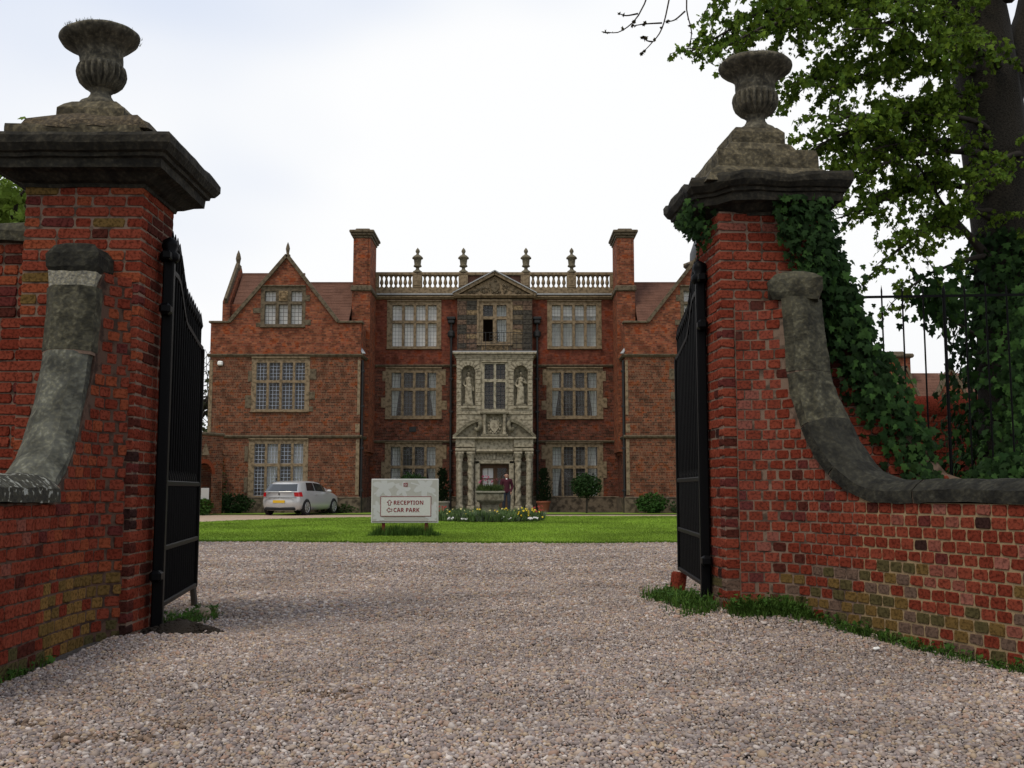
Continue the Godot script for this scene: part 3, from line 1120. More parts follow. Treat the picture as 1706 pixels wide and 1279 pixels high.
	mb.cbox(Vector3(6.25 * sg, 13.37, -2.55), Vector3(0.7, 0.14, 1.8), 0.04)
	part(ch, "cap", mb, M.dress_dark)
	# lead flashing where string course meets the stack
	mb = MB.new()
	mb.bar(Vector3(6.08 * sg, 7.5, -0.25), Vector3(5.86 * sg, 7.2, -0.02), 0.16, 0.04)
	part(h, "lead_flashing", mb, M.lead)
	# downpipe on the inner corner
	downpipe(h, Vector3(5.93 * sg, 0, -0.12), 6.9, 0.0)


func downpipe(h: Node3D, at: Vector3, tall: float, head: float) -> void:
	var mb := MB.new()
	mb.tube([at + Vector3(0, 0.0, 0), at + Vector3(0, tall, 0)], [0.06, 0.06], 8)
	for y in [1.0, 2.9, 4.8, 6.4]:
		if y < tall:
			mb.cbox(at + Vector3(0, y, -0.02), Vector3(0.2, 0.1, 0.16), 0.02)
	var p := part(h, "downpipe", mb, M.pipe)
	if head > 0.0:
		mb = MB.new()
		mb.cbox(at + Vector3(0, tall + 0.28, 0), Vector3(0.42, 0.14, 0.36), 0.03)
		mb.cbox(at + Vector3(0, tall + 0.12, 0), Vector3(0.34, 0.22, 0.3), 0.05)
		mb.cbox(at + Vector3(0, tall - 0.5, 0), Vector3(0.36, 0.4, 0.26), 0.11)
		part(p, "rainwater_head", mb, M.pipe)


func front(h: Node3D, sg: float) -> void:
	# one half of the recessed front
	var zf := -3.5
	var lo := minf(1.2 * sg, 6.0 * sg)
	var hi := maxf(1.2 * sg, 6.0 * sg)
	var gx := [[2.83, 3.26], [3.38, 3.83], [3.96, 4.40], [4.53, 5.0]]
	var g_out := [2.5, 5.28, 0.68, 3.28]
	var f_out := [2.55, 5.3, 4.5, 6.92]
	var a_out := [2.6, 5.26, 7.93, 10.24]
	var mb := MB.new()
	mb.wall(zf, 0.34, 0.66, [[lo, 3.35], [hi, 3.35]], [R2(g_out[0] * sg, g_out[1] * sg, g_out[2] + 0.05, g_out[3] - 0.05)])
	part(h, "wall", mb, M.brick_in)
	mb = MB.new()
	mb.wall(zf, 0.34, 3.35, [[lo, 7.05], [hi, 7.05]], [R2(f_out[0] * sg, f_out[1] * sg, f_out[2] + 0.05, f_out[3] - 0.05)])
	part(h, "wall", mb, M.brick_in)
	mb = MB.new()
	mb.wall(zf, 0.34, 7.05, [[lo, 10.35], [hi, 10.35]], [R2(a_out[0] * sg, a_out[1] * sg, a_out[2] + 0.05, a_out[3] - 0.05)])
	part(h, "wall", mb, M.brick_in_up)
	mb = MB.new()
	mb.box(Vector3(3.9 * sg, 0.28, zf - 0.06), Vector3(4.3, 0.8, 0.36))
	mb.cbox(Vector3(3.9 * sg, 0.68, zf - 0.03), Vector3(4.26, 0.08, 0.34), 0.03)
	part(h, "plinth", mb, M.plinth)
	for y in [3.36, 7.06]:
		mb = MB.new()
		course(mb, 1.75 * sg, 6.0 * sg, y, zf, 0.15)
		part(h, "string_course", mb, M.dress_dark)
	var cg: Array = [[4.95, 4.45, 5.0, 4.62], [2.85, 3.3, 2.83, 3.1]]
	window(h, sg, g_out, gx, [[0.74, 2.06], [2.2, 3.1]], zf, {"curtains": cg, "lead": 0.013})
	window(h, sg, f_out, gx, [[4.62, 5.84], [5.98, 6.72]], zf, {"curtains": [[5.0, 4.62, 5.0, 4.8], [2.83, 3.2, 2.83, 3.0]], "lead": 0.013})
	window(h, sg, a_out, gx, [[8.02, 9.16], [9.3, 10.06]], zf, {"blind_and_reflection": 8.0 if sg < 0.0 else 9.55, "curtains": [] if sg < 0.0 else [[5.0, 4.0, 5.0, 4.0], [2.8, 3.9, 2.8, 3.9]], "lead": 0.013})
	quoins(h, sg, [[5.28, 5.5, 5.0, 5.5], [5.28, 5.45, 6.3, 6.8], [2.3, 2.56, 4.9, 5.35], [2.36, 2.56, 6.1, 6.9], [2.36, 2.52, 1.2, 2.0], [2.3, 2.52, 2.5, 3.2], [5.26, 5.45, 1.6, 2.4]], zf, M.dress)
	downpipe(h, Vector3(2.1 * sg, 0, zf + 0.12), 9.1, 1.0)
	# cornice with a lead gutter, parapet, balusters, rail
	mb = MB.new()
	course(mb, 1.9 * sg, 6.0 * sg, 10.44, zf, 0.2, 0.2)
	mb.box(Vector3(3.9 * sg, 10.78, zf - 0.12), Vector3(4.3, 0.32, 0.34))
	part(h, "cornice", mb, M.dress)
	mb = MB.new()
	mb.box(Vector3(3.95 * sg, 10.58, zf + 0.05), Vector3(4.2, 0.07, 0.3))
	part(h, "lead_gutter", mb, M.lead)
	mb = MB.new()
	mb.cbox(Vector3(3.0 * sg, 11.63, zf - 0.12), Vector3(6.0, 0.16, 0.34), 0.03)
	part(h, "parapet_rail", mb, M.dress)
	for px in [1.53, 3.8, 5.85]:
		mb = MB.new()
		mb.cbox(Vector3(px * sg, 11.24, zf - 0.12), Vector3(0.46 if px < 5.0 else 0.3, 0.62, 0.4), 0.02)
		mb.cbox(Vector3(px * sg, 11.24, zf + 0.09), Vector3(0.3 if px < 5.0 else 0.16, 0.42, 0.03), 0.01)
		part(h, "pedestal", mb, M.dress)
	for span in [[1.78, 3.56], [4.05, 5.68]]:
		for k in 7:
			mb = MB.new()
			var x := lerpf(span[0], span[1], (k + 0.5) / 7.0)
			mb.lathe(Vector3(x * sg, 10.93, zf - 0.12), [[0.085, 0.0], [0.085, 0.06], [0.05, 0.09], [0.05, 0.14], [0.1, 0.24], [0.095, 0.3], [0.05, 0.46], [0.06, 0.54], [0.085, 0.56], [0.085, 0.63]], 8)
			part(h, "baluster", mb, M.dress)


func niche(h: Node3D, cx: float, zf: float) -> void:
	# a round-headed recess: half a cylinder under a quarter sphere
	var rows := []
	var r := 0.33
	for s in 11:
		var row := PackedVector3Array()
		var y := lerpf(4.95, 6.56, minf(s, 5) / 5.0)
		var rr := r
		if s > 5:
			var a := (s - 5) / 5.0 * PI * 0.5
			y = 6.56 + r * sin(a)
			rr = r * cos(a)
		for j in 13:
			var an := PI * j / 12.0
			row.append(Vector3(cx + rr * cos(an), y, zf - rr * 0.5 * sin(an)))
		rows.append(row)
	var mb := MB.new()
	mb.grid(rows, false, true, true)
	mb.box(Vector3(cx, 4.92, zf - 0.1), Vector3(0.72, 0.1, 0.5))
	part(h, "niche", mb, M.porch)


func porch(h: Node3D) -> void:
	var zf := -2.0
	var cx := 0.05
	# upper stage with two niches and a mullioned window
	var holes := [R2(-0.52, 0.62, 4.75, 7.02)]
	for s in [-1.0, 1.0]:
		var nx: float = cx + 1.24 * s
		for k in 10:
			var xa := nx - 0.33 + 0.066 * k
			var xm := xa + 0.033 - nx
			holes.append(Rect2(xa, 4.97, 0.0661, 6.56 - 4.97 + sqrt(maxf(0.0, 0.33 * 0.33 - xm * xm))))
	var mb := MB.new()
	mb.wall(zf, 0.1, 3.45, [[cx - 1.8, 7.2], [cx + 1.8, 7.2]], holes)
	part(h, "porch_wall", mb, M.porch)
	mb = MB.new()
	for s in [-1.0, 1.0]:
		mb.box(Vector3(cx + 1.7 * s, 3.55, -2.82), Vector3(0.2, 7.2, 1.42))
	mb.box(Vector3(cx, 7.25, -2.8), Vector3(3.6, 0.1, 1.6))
	part(h, "porch_side", mb, M.porch)
	for s in [-1.0, 1.0]:
		niche(h, cx + 1.24 * s, zf - 0.02)
		# wedge stones round the arch
		for k in 9:
			var a0 := PI * k / 9.0 + 0.035
			var a1 := PI * (k + 1) / 9.0 - 0.035
			var c := Vector2(cx + 1.24 * s, 6.56)
			var p := PackedVector2Array()
			for q in [[a0, 0.35], [a0, 0.6], [(a0 + a1) * 0.5, 0.63], [a1, 0.6], [a1, 0.35], [(a0 + a1) * 0.5, 0.34]]:
				var v := c + Vector2(cos(q[0]), sin(q[0])) * float(q[1])
				p.append(Vector2(clampf(v.x, cx - 1.8, cx + 1.8), minf(v.y, 7.1)))
			mb = MB.new()
			mb.prism(p, zf - 0.01, zf + 0.05)
			part(h, "wedge_stone", mb, M.porch)
	# rusticated courses
	var y := 4.56
	while y < 7.0:
		for s in [-1.0, 1.0]:
			var spans := [[0.64, 0.9], [1.58, 1.78]] if y > 4.85 else [[0.64, 1.2], [1.21, 1.78]]
			for q in spans:
				if y > 6.5 and q[0] > 0.0:
					continue
				mb = MB.new()
				mb.cbox(Vector3(cx + (q[0] + q[1]) * 0.5 * s, y + 0.1, zf + 0.005), Vector3(q[1] - q[0] - 0.014, 0.184, 0.09), 0.012)
				part(h, "stone_block", mb, M.porch)
		y += 0.207
	for yy in [3.6, 3.83, 4.06, 4.3]:
		for s in [-1.0, 1.0]:
			mb = MB.new()
			mb.cbox(Vector3(cx + 1.5 * s, yy + 0.11, zf + 0.005), Vector3(0.575, 0.207, 0.09), 0.012)
			part(h, "stone_block", mb, M.porch)
	window(h, 1.0, [-0.56, 0.66, 4.72, 7.04], [[-0.43, 0.0], [0.12, 0.55]], [[4.83, 6.1], [6.24, 6.96]], zf + 0.01, {"pitch": 0.21, "tall": 0.23, "stone": M.porch, "deep": 1.3, "lead": 0.024, "lattice": M.lattice_dark})
	# crowning cornice
	mb = MB.new()
	for e in [[1.82, 0.14, 7.12], [1.86, 0.1, 7.24], [1.90, 0.08, 7.33], [1.98, 0.1, 7.42]]:
		mb.cbox(Vector3(cx, e[2] + e[1] * 0.5, zf - 0.75 + (e[0] - 1.8) * 0.5), Vector3(e[0] * 2.0, e[1], 1.5 + (e[0] - 1.8)), 0.02)
	part(h, "porch_cornice", mb, M.porch)
	mb = MB.new()
	mb.box(Vector3(cx, 7.545, zf - 0.7), Vector3(3.98, 0.05, 1.72))
	part(h, "lead_roof", mb, M.lead)
	# broken segmental pediment with a shield between two small pilasters
	for s in [-1.0, 1.0]:
		var o := PackedVector2Array([Vector2(cx + 1.95 * s, 3.5)])
		var inner := PackedVector2Array()
		for k in 9:
			var t := k / 8.0
			var x := lerpf(1.95, 0.74, t)
			var yy := 3.55 + 0.80 * sin(t * 1.45)
			o.append(Vector2(cx + x * s, yy))
			inner.append(Vector2(cx + (x - 0.05) * s, yy - 0.13))
		var rim := o.duplicate()
		rim.remove_at(0)
		inner.reverse()
		rim.append_array(inner)
		mb = MB.new()
		mb.prism(rim, zf - 0.05, zf + 0.42)
		part(h, "pediment_rim", mb, M.porch_green)
		mb = MB.new()
		mb.prism(PackedVector2Array([Vector2(cx + 1.85 * s, 3.52), Vector2(cx + 1.3 * s, 3.98), Vector2(cx + 0.85 * s, 4.2), Vector2(cx + 0.8 * s, 3.52)]), zf - 0.05, zf + 0.25)
		mb.tube(spline([Vector3(cx + 0.75 * s, 4.25, zf + 0.3), Vector3(cx + 0.66 * s, 4.05, zf + 0.34), Vector3(cx + 0.78 * s, 3.82, zf + 0.34), Vector3(cx + 0.92 * s, 3.92, zf + 0.3)], 4), [0.09, 0.09, 0.1, 0.1, 0.1, 0.1, 0.1, 0.1, 0.09, 0.09, 0.08, 0.07, 0.05], 8)
		part(h, "pediment_scroll", mb, M.porch_green)
	mb = MB.new()
	mb.box(Vector3(cx, 4.05, zf + 0.06), Vector3(1.1, 1.1, 0.2))
	mb.cbox(Vector3(cx, 4.62, zf + 0.16), Vector3(1.36, 0.12, 0.5), 0.03)
	mb.cbox(Vector3(cx, 3.56, zf + 0.14), Vector3(1.3, 0.1, 0.44), 0.03)
	part(h, "tablet", mb, M.porch_green)
	for s in [-1.0, 1.0]:
		mb = MB.new()
		mb.lathe(Vector3(cx + 0.47 * s, 3.62, zf + 0.24), [[0.11, 0.0], [0.11, 0.08], [0.08, 0.1], [0.075, 0.8], [0.11, 0.84], [0.11, 0.93]], 10)
		part(h, "small_column", mb, M.porch)
	mb = MB.new()
	mb.prism(PackedVector2Array([Vector2(cx - 0.2, 4.3), Vector2(cx + 0.2, 4.3), Vector2(cx + 0.22, 3.95), Vector2(cx, 3.66), Vector2(cx - 0.22, 3.95)]), zf + 0.1, zf + 0.24)
	for k in 14:
		var an := TAU * k / 14.0
		mb.lathe(Vector3(cx + 0.27 * cos(an), 4.02 + 0.36 * sin(an), zf + 0.16), [[0.0, -0.07], [0.06, -0.02], [0.06, 0.03], [0.0, 0.08]], 6)
	part(h, "carved_shield", mb, M.porch)
	# entablature, breaking forward over the paired columns
	mb = MB.new()
	mb.box(Vector3(cx, 3.12, zf - 0.55), Vector3(3.6, 0.7, 1.5))
	for s in [-1.0, 1.0]:
		mb.cbox(Vector3(cx + 1.36 * s, 3.2, zf + 0.19), Vector3(0.9, 0.38, 0.36), 0.02)
		mb.cbox(Vector3(cx + 1.36 * s, 2.9, zf + 0.17), Vector3(0.94, 0.12, 0.4), 0.02)
	mb.cbox(Vector3(cx, 3.44, zf + 0.2), Vector3(3.9, 0.1, 0.56), 0.03)
	mb.cbox(Vector3(cx, 2.84, zf + 0.08), Vector3(1.8, 0.16, 0.5), 0.07)
	part(h, "entablature", mb, M.porch)
	# ground stage: wall, door surround, fluted lintel stones
	mb = MB.new()
	mb.wall(zf - 0.05, 0.3, -0.05, [[cx - 1.8, 2.8], [cx + 1.8, 2.8]], [R2(cx - 0.68, cx + 0.68, -0.04, 2.24)])
	part(h, "porch_wall", mb, M.porch)
	var ybl := 0.1
	while ybl < 2.6:
		for s in [-1.0, 1.0]:
			mb = MB.new()
			mb.cbox(Vector3(cx + 1.37 * s, ybl + 0.11, zf - 0.04), Vector3(0.44, 0.2, 0.06), 0.02)
			part(h, "stone_block", mb, M.brown_block if int(ybl * 9.0) % 3 == 0 else M.porch_green)
		ybl += 0.225
	mb = MB.new()
	for s in [-1.0, 1.0]:
		mb.cbox(Vector3(cx + 0.8 * s, 1.15, zf + 0.02), Vector3(0.24, 2.5, 0.2), 0.03)
	mb.cbox(Vector3(cx, 2.34, zf + 0.02), Vector3(1.84, 0.2, 0.2), 0.03)
	part(h, "door_surround", mb, M.porch)
	for k in 13:
		mb = MB.new()
		var x := (k - 6) * 0.132
		var ln := x * 0.25
		mb.prism(PackedVector2Array([Vector2(cx + x - 0.058, 2.45), Vector2(cx + x + 0.058, 2.45), Vector2(cx + x + ln + 0.062, 2.78), Vector2(cx + x + ln - 0.062, 2.78)]), zf - 0.06, zf + (0.14 if k == 6 else 0.07))
		part(h, "lintel_stone", mb, M.porch)
	mb = MB.new()
	mb.box(Vector3(cx, 0.03, zf + 0.35), Vector3(3.9, 0.16, 0.9))
	part(h, "step", mb, M.porch)
	for s in [-1.0, 1.0]:
		# outer column plain, inner one twisted
		for q in [[1.62, false], [1.1, true]]:
			mb = MB.new()
			var at := Vector3(cx + q[0] * s, 0.1, zf + 0.24)
			mb.cbox(at + Vector3(0, 0.1, 0), Vector3(0.36, 0.2, 0.36), 0.02)
			if q[1]:
				var rows := []
				for i in 41:
					var t := i / 40.0
					var row := PackedVector3Array()
					for j in 20:
						var an := TAU * j / 20.0
						var rr := 0.135 * (1.0 + 0.16 * cos(2.0 * (an - s * t * 13.0)))
						row.append(at + Vector3(rr * cos(an), 0.24 + t * 2.05, -rr * sin(an)))
					rows.append(row)
				mb.grid(rows, true)
			else:
				mb.lathe(at, [[0.17, 0.2], [0.17, 0.24], [0.145, 0.27], [0.15, 0.9], [0.125, 2.26]], 20)
			mb.lathe(at, [[0.14, 2.26], [0.165, 2.3], [0.13, 2.33], [0.15, 2.42], [0.2, 2.56], [0.19, 2.6]], 16, func(a, _y): return 1.0 + 0.1 * cos(8.0 * a))
			mb.cbox(at + Vector3(0, 2.65, 0), Vector3(0.4, 0.1, 0.4), 0.02)
			part(h, "column", mb, M.porch)
	# oak doors with glazed upper halves
	mb = MB.new()
	var panes := []
	for c in [[-0.56, -0.33], [-0.30, -0.07], [0.13, 0.33], [0.36, 0.56]]:
		for r in [[1.05, 1.52], [1.58, 2.05]]:
			panes.append(R2(cx + c[0], cx + c[1], r[0], r[1]))
	mb.wall(zf - 0.22, 0.06, 0.0, [[cx - 0.68, 2.24], [cx + 0.68, 2.24]], panes)
	mb.cbox(Vector3(cx + 0.02, 1.1, zf - 0.2), Vector3(0.07, 2.2, 0.06), 0.01)
	var dr := part(h, "door", mb, M.oak)
	for p in panes:
		mb = MB.new()
		mb.quad(Vector3(p.position.x, p.position.y, zf - 0.25), Vector3(p.position.x, p.end.y, zf - 0.25), Vector3(p.end.x, p.end.y, zf - 0.25), Vector3(p.end.x, p.position.y, zf - 0.25))
		part(dr, "pane", mb, M.glass)
	mb = MB.new()
	mb.box(Vector3(cx - 0.34, 1.2, zf - 0.4), Vector3(0.6, 2.0, 0.02))
	part(dr, "blind_and_reflection", mb, M.blind_and_reflection)  # added pale sheet: sky reflection in the left door's glass put into its colour
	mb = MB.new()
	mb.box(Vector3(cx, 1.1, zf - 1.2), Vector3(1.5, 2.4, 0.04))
	part(dr, "hall", mb, M.room)  # dark sheet behind the doors; the hall's shade is put into its colour


func bay(h: Node3D) -> void:
	# the stone-faced upper middle with pediment
	var zf := -3.15
	var cx := 0.03
	var mb := MB.new()
	mb.wall(zf, 0.5, 7.4, [[cx - 1.83, 10.3], [cx + 1.83, 10.3]], [R2(cx - 0.78, cx + 0.78, 8.1, 10.15)])
	part(h, "bay_wall", mb, M.dress_dark)
	for k in 11:
		var y := 7.62 + k * 0.236
		for s in [-1.0, 1.0]:
			for q in [[1.38, 1.82], [0.86, 1.36]]:
				mb = MB.new()
				mb.cbox(Vector3(cx + (q[0] + q[1]) * 0.5 * s, y + 0.115, zf + 0.008), Vector3(q[1] - q[0], 0.222, 0.05), 0.014)
				var m: Material = M.soot_block
				if q[0] < 1.0:
					m = [M.brown_block, M.dress_dark, M.buff_block, M.brown_block, M.soot_block][R.randi() % 5]
				elif R.randf() < 0.25 or k > 8:
					m = M.brown_block
				part(h, "stone_block", mb, m)
	window(h, 1.0, [cx - 0.82, cx + 0.82, 8.06, 10.16], [[-0.54, -0.06], [0.12, 0.6]], [[8.2, 9.3], [9.44, 10.0]], zf, {"pitch": 0.25, "tall": 0.27, "open": 0, "lattice": M.lattice_dark, "stone": M.dress, "deep": 2.0, "curtains": [[0.12, 0.62, 0.2, 0.62]], "lead": 0.013})
	# architrave steps
	mb = MB.new()
	mb.box(Vector3(cx, 10.22, zf + 0.02), Vector3(1.72, 0.12, 0.1))
	for s in [-1.0, 1.0]:
		mb.box(Vector3(cx + 0.82 * s, 9.1, zf + 0.02), Vector3(0.1, 2.12, 0.1))
	part(h, "architrave", mb, M.dress)
	# apron with carved strapwork
	mb = MB.new()
	mb.box(Vector3(cx, 7.86, zf + 0.01), Vector3(1.3, 0.3, 0.06))
	for k in 7:
		var x := (k - 3) * 0.165
		mb.tube([Vector3(cx + x - 0.05, 7.78, zf + 0.05), Vector3(cx + x + 0.05, 7.86, zf + 0.06), Vector3(cx + x - 0.05, 7.95, zf + 0.05)], [0.02, 0.024, 0.02], 5)
		mb.tube([Vector3(cx + x + 0.05, 7.78, zf + 0.05), Vector3(cx + x - 0.05, 7.86, zf + 0.06), Vector3(cx + x + 0.05, 7.95, zf + 0.05)], [0.02, 0.024, 0.02], 5)
	part(h, "carved_apron", mb, M.buff_block)
	# iron railing along the top of the porch
	mb = MB.new()
	var zr := -2.3
	for y in [7.66, 8.0, 8.52]:
		mb.bar(Vector3(cx - 1.75, y, zr), Vector3(cx + 1.75, y, zr), 0.022)
	for k in 26:
		var x := cx - 1.75 + k * 0.14
		if absf(x - cx) > 0.4 and k % 2 == 0:
			mb.bar(Vector3(x, 7.56, zr), Vector3(x, 8.54, zr), 0.016)
	for s in [-1.0, 1.0]:
		mb.bar(Vector3(cx + 1.75 * s, 8.52, zr), Vector3(cx + 1.75 * s, 8.52, -3.1), 0.022)
		mb.bar(Vector3(cx + 1.75 * s, 7.56, zr), Vector3(cx + 1.75 * s, 8.54, zr), 0.03)
		mb.bar(Vector3(cx + 0.42 * s, 7.56, zr), Vector3(cx + 0.42 * s, 8.54, zr), 0.025)
		for k in 3:
			var ring := []
			var rad := []
			for a in 13:
				ring.append(Vector3(cx + (0.13 + 0.0) * s + 0.11 * cos(TAU * a / 12.0), 8.12 + 0.15 * k + 0.09 * sin(TAU * a / 12.0), zr))
				rad.append(0.012)
			mb.tube(ring, rad, 5)
	part(h, "balcony_railing", mb, M.pipe)
	# pediment
	mb = MB.new()
	var ped := PackedVector2Array([Vector2(cx - 1.72, 10.5), Vector2(cx + 1.72, 10.5), Vector2(cx, 11.42)])
	mb.prism(ped, zf - 0.3, zf + 0.06)
	var pd := part(h, "pediment", mb, M.dress)
	mb = MB.new()
	course(mb, cx - 2.0, cx + 2.0, 10.44, zf, 0.2, 0.24)
	for s in [-1.0, 1.0]:
		mb.bar(Vector3(cx + 2.0 * s, 10.46, zf), Vector3(cx, 11.56, zf), 0.15, 0.5, Vector3(0, 0, 1))
	part(pd, "moulding", mb, M.dress)
	mb = MB.new()
	for s in [-1.0, 1.0]:
		mb.bar(Vector3(cx + 2.05 * s, 10.56, zf + 0.04), Vector3(cx, 11.66, zf + 0.04), 0.05, 0.56, Vector3(0, 0, 1))
	part(pd, "lead_cover", mb, M.lead)
	mb = MB.new()
	for k in 46:
		var t := R.randf_range(-1.0, 1.0)
		var top := (1.0 - absf(t)) * 0.62
		var yy := 10.58 + R.randf() * top
		mb.lathe(Vector3(cx + t * 1.25, yy, zf + 0.06), [[0.0, -0.06], [R.randf_range(0.04, 0.09), -0.02], [R.randf_range(0.03, 0.08), 0.03], [0.0, 0.08]], 6)
	mb.prism(PackedVector2Array([Vector2(cx - 0.2, 11.08), Vector2(cx + 0.2, 11.08), Vector2(cx + 0.2, 10.8), Vector2(cx, 10.6), Vector2(cx - 0.2, 10.8)]), zf, zf + 0.14)
	part(pd, "carved_arms", mb, M.dress_dark)
	mb = MB.new()
	mb.box(Vector3(cx, 11.2, -3.72), Vector3(2.66, 0.72, 0.2))
	part(h, "parapet_wall", mb, M.tile)


func house() -> void:
	var h := thing("manor_house", "large red brick manor house with stone porch, gabled wings and roof balustrade", "house", Vector3(-0.87, -0.05, -46.0))
	wing(h, -1.0)
	wing(h, 1.0)
	front(h, -1.0)
	front(h, 1.0)
	bay(h)
	porch(h)
	# flat roof behind the parapet, body of the house behind, low brick stacks seen between the balusters
	var mb := MB.new()
	mb.box(Vector3(0, 10.55, -8.2), Vector3(11.9, 0.12, 8.8))
	part(h, "flat_roof", mb, M.lead_dark)
	mb = MB.new()
	mb.box(Vector3(0, 5.2, -12.4), Vector3(12.0, 10.5, 0.4))
	for s in [-1.0, 1.0]:
		mb.box(Vector3(5.9 * s, 9.6, -8.0), Vector3(0.2, 2.0, 8.4))
	part(h, "back_wall", mb, M.brick_in)
	mb = MB.new()
	mb.box(Vector3(4.85, 11.2, -9.0), Vector3(1.9, 1.15, 0.8))
	for k in 4:
		mb.cbox(Vector3(4.2 + k * 0.43, 11.82, -9.0), Vector3(0.3, 0.2, 0.5), 0.03)
	part(h, "low_chimney", mb, M.brick_in)
	mb = MB.new()
	mb.prism(PackedVector2Array([Vector2(-6.0, 10.5), Vector2(-3.4, 10.5), Vector2(-3.9, 11.3), Vector2(-4.6, 11.45), Vector2(-6.0, 11.2)]), -10.0, -9.0)
	part(h, "low_roof", mb, M.tile)
	# security lamp on the wing
	mb = MB.new()
	mb.cbox(Vector3(-12.35, 6.74, 0.08), Vector3(0.22, 0.2, 0.2), 0.04)
	part(h, "wall_lamp", mb, M.blind_and_reflection)
	mb = MB.new()
	mb.cbox(Vector3(3.95 - 7.9, 3.95, -3.49), Vector3(0.34, 0.24, 0.04), 0.01)
	part(h, "vent", mb, M.pipe)
	# domed cupola over the far wing
	mb = MB.new()
	mb.lathe(Vector3(11.8, 0, -6.0), [[1.5, 9.5], [1.5, 12.3], [1.7, 12.36], [2.05, 12.5], [2.05, 12.68], [1.7, 12.76]], 8)
	var cu := part(h, "cupola", mb, M.plinth)
	mb = MB.new()
	mb.lathe(Vector3(11.8, 0, -6.0), [[1.72, 12.7], [1.7, 13.2], [1.5, 13.8], [1.1, 14.35], [0.5, 14.8], [0.15, 15.0], [0.06, 15.7], [0.0, 15.8]], 16)
	part(cu, "dome", mb, M.lead_dark)
	mb = MB.new()
	mb.cbox(Vector3(10.85, 13.3, -4.75), Vector3(0.5, 1.3, 0.5), 0.05, Basis(Vector3.UP, -0.5))
	part(cu, "louvre", mb, M.blind_and_reflection)
	# urns standing on the balustrade
	var u: Node3D = null
	var lb := ["lidded stone urn on the balustrade beside the chimney of the wing with the parked car", "lidded stone urn on the balustrade just before the pediment, on the reception sign's side", "lidded stone urn on the balustrade just past the pediment, above the standing man", "lidded stone urn on the balustrade nearest the chimney by the ivy-clad gate pier"]
	for k in 4:
		var at := Vector3([-3.8, -1.53, 1.56, 3.82][k] - 0.87, 11.66, -46.0 - 3.62)
		if u == null:
			u = thing("roof_urn", lb[0], "urn", at, 0, "urns along the roof balustrade")
			mb = MB.new()
			mb.lathe(Vector3.ZERO, [[0.24, 0.0], [0.22, 0.06], [0.1, 0.14], [0.08, 0.24]], 16)
			part(u, "foot", mb, M.urn_roof)
			mb = MB.new()
			mb.lathe(Vector3.ZERO, [[0.08, 0.24], [0.2, 0.3], [0.2, 0.34], [0.16, 0.4], [0.19, 0.66], [0.27, 0.7], [0.26, 0.76]], 16)
			part(u, "bowl", mb, M.urn_roof)
			mb = MB.new()
			mb.lathe(Vector3.ZERO, [[0.26, 0.76], [0.18, 0.84], [0.08, 0.9], [0.06, 0.96], [0.11, 1.05], [0.09, 1.14], [0.0, 1.26]], 16)
			part(u, "lid", mb, M.urn_roof)
		else:
			copy(u, "roof_urn", at, 0, lb[k])


# ---------------------------------------------------------------- the gateway
var bricks := {}


func brick_meshes() -> void:
	# worn bricks: eight-cornered faces with soft arrises, some knocked
	for kind in ["stretcher", "header"]:
		var ln := 0.215 if kind == "stretcher" else 0.105
		bricks[kind] = []
		for k in 7:
			var r := RandomNumberGenerator.new()
			r.seed = 60 + k
			var mb := MB.new()
			var h := Vector3(ln, 0.0695, 0.1025) * 0.5
			var f := []
			var m := []
			var bk := []
			for q in [[-1, -0.5], [-1, 0.5], [-0.9, 1], [0.9, 1], [1, 0.5], [1, -0.5], [0.9, -1], [-0.9, -1]]:
				var e := Vector2(q[0] * h.x, q[1] * h.y)
				var knock := r.randf_range(0.0, 0.006) if r.randf() < 0.3 else r.randf_range(0.0, 0.0025)
				f.append(Vector3(e.x - signf(e.x) * (0.004 + knock), e.y - signf(e.y) * (0.0032 + knock), h.z + r.randf_range(-0.0015, 0.001)))
				m.append(Vector3(e.x - signf(e.x) * knock * 0.7, e.y - signf(e.y) * knock * 0.7, h.z - 0.006 - knock))
				bk.append(Vector3(e.x, e.y, -h.z))
			for i in range(1, 7):
				mb.tri(f[0], f[i], f[i + 1])
			for i in 8:
				var j := (i + 1) % 8
				mb.quad(m[i], m[j], f[j], f[i])
				mb.quad(bk[i], bk[j], m[j], m[i])
			bricks[kind].append(mb.done())


func brick(parent: Node3D, xf: Transform3D, x: float, w: float, y: float, tone: String, loose: MB = null) -> void:
	# xf: x along the course, y up, z out of the face; x is the brick's left end, w its length
	var kind := "stretcher" if w > 0.15 else "header"
	var at := Vector3(x + w * 0.5, y, -0.051 + R.randf_range(-0.003, 0.004))
	if loose:
		var tn: Array = M.tones[tone] if tone else [0.22, 0.06, 0.04]
		loose.tint = Color(tn[0], tn[1], tn[2])
		loose.box(xf * (at + Vector3(0, 0, 0)), Vector3(w - 0.01, 0.064, 0.1), xf.basis)
		return
	var b := Basis.from_euler(Vector3(R.randf_range(-0.012, 0.012), R.randf_range(-0.012, 0.012), R.randf_range(-0.008, 0.008)))
	b = b * Basis.from_scale(Vector3((w - 0.0045) / (0.215 if kind == "stretcher" else 0.105), R.randf_range(0.95, 1.03), 1.0))
	var ms: Array = bricks[kind]
	part(parent, "brick", ms[R.randi() % ms.size()], M[tone], xf * Transform3D(b, at))


func pick(w: Dictionary) -> String:
	var sum := 0.0
	for k in w:
		sum += w[k]
	var t := R.randf() * sum
	for k in w:
		t -= w[k]
		if t <= 0.0:
			return k
	return w.keys()[0]


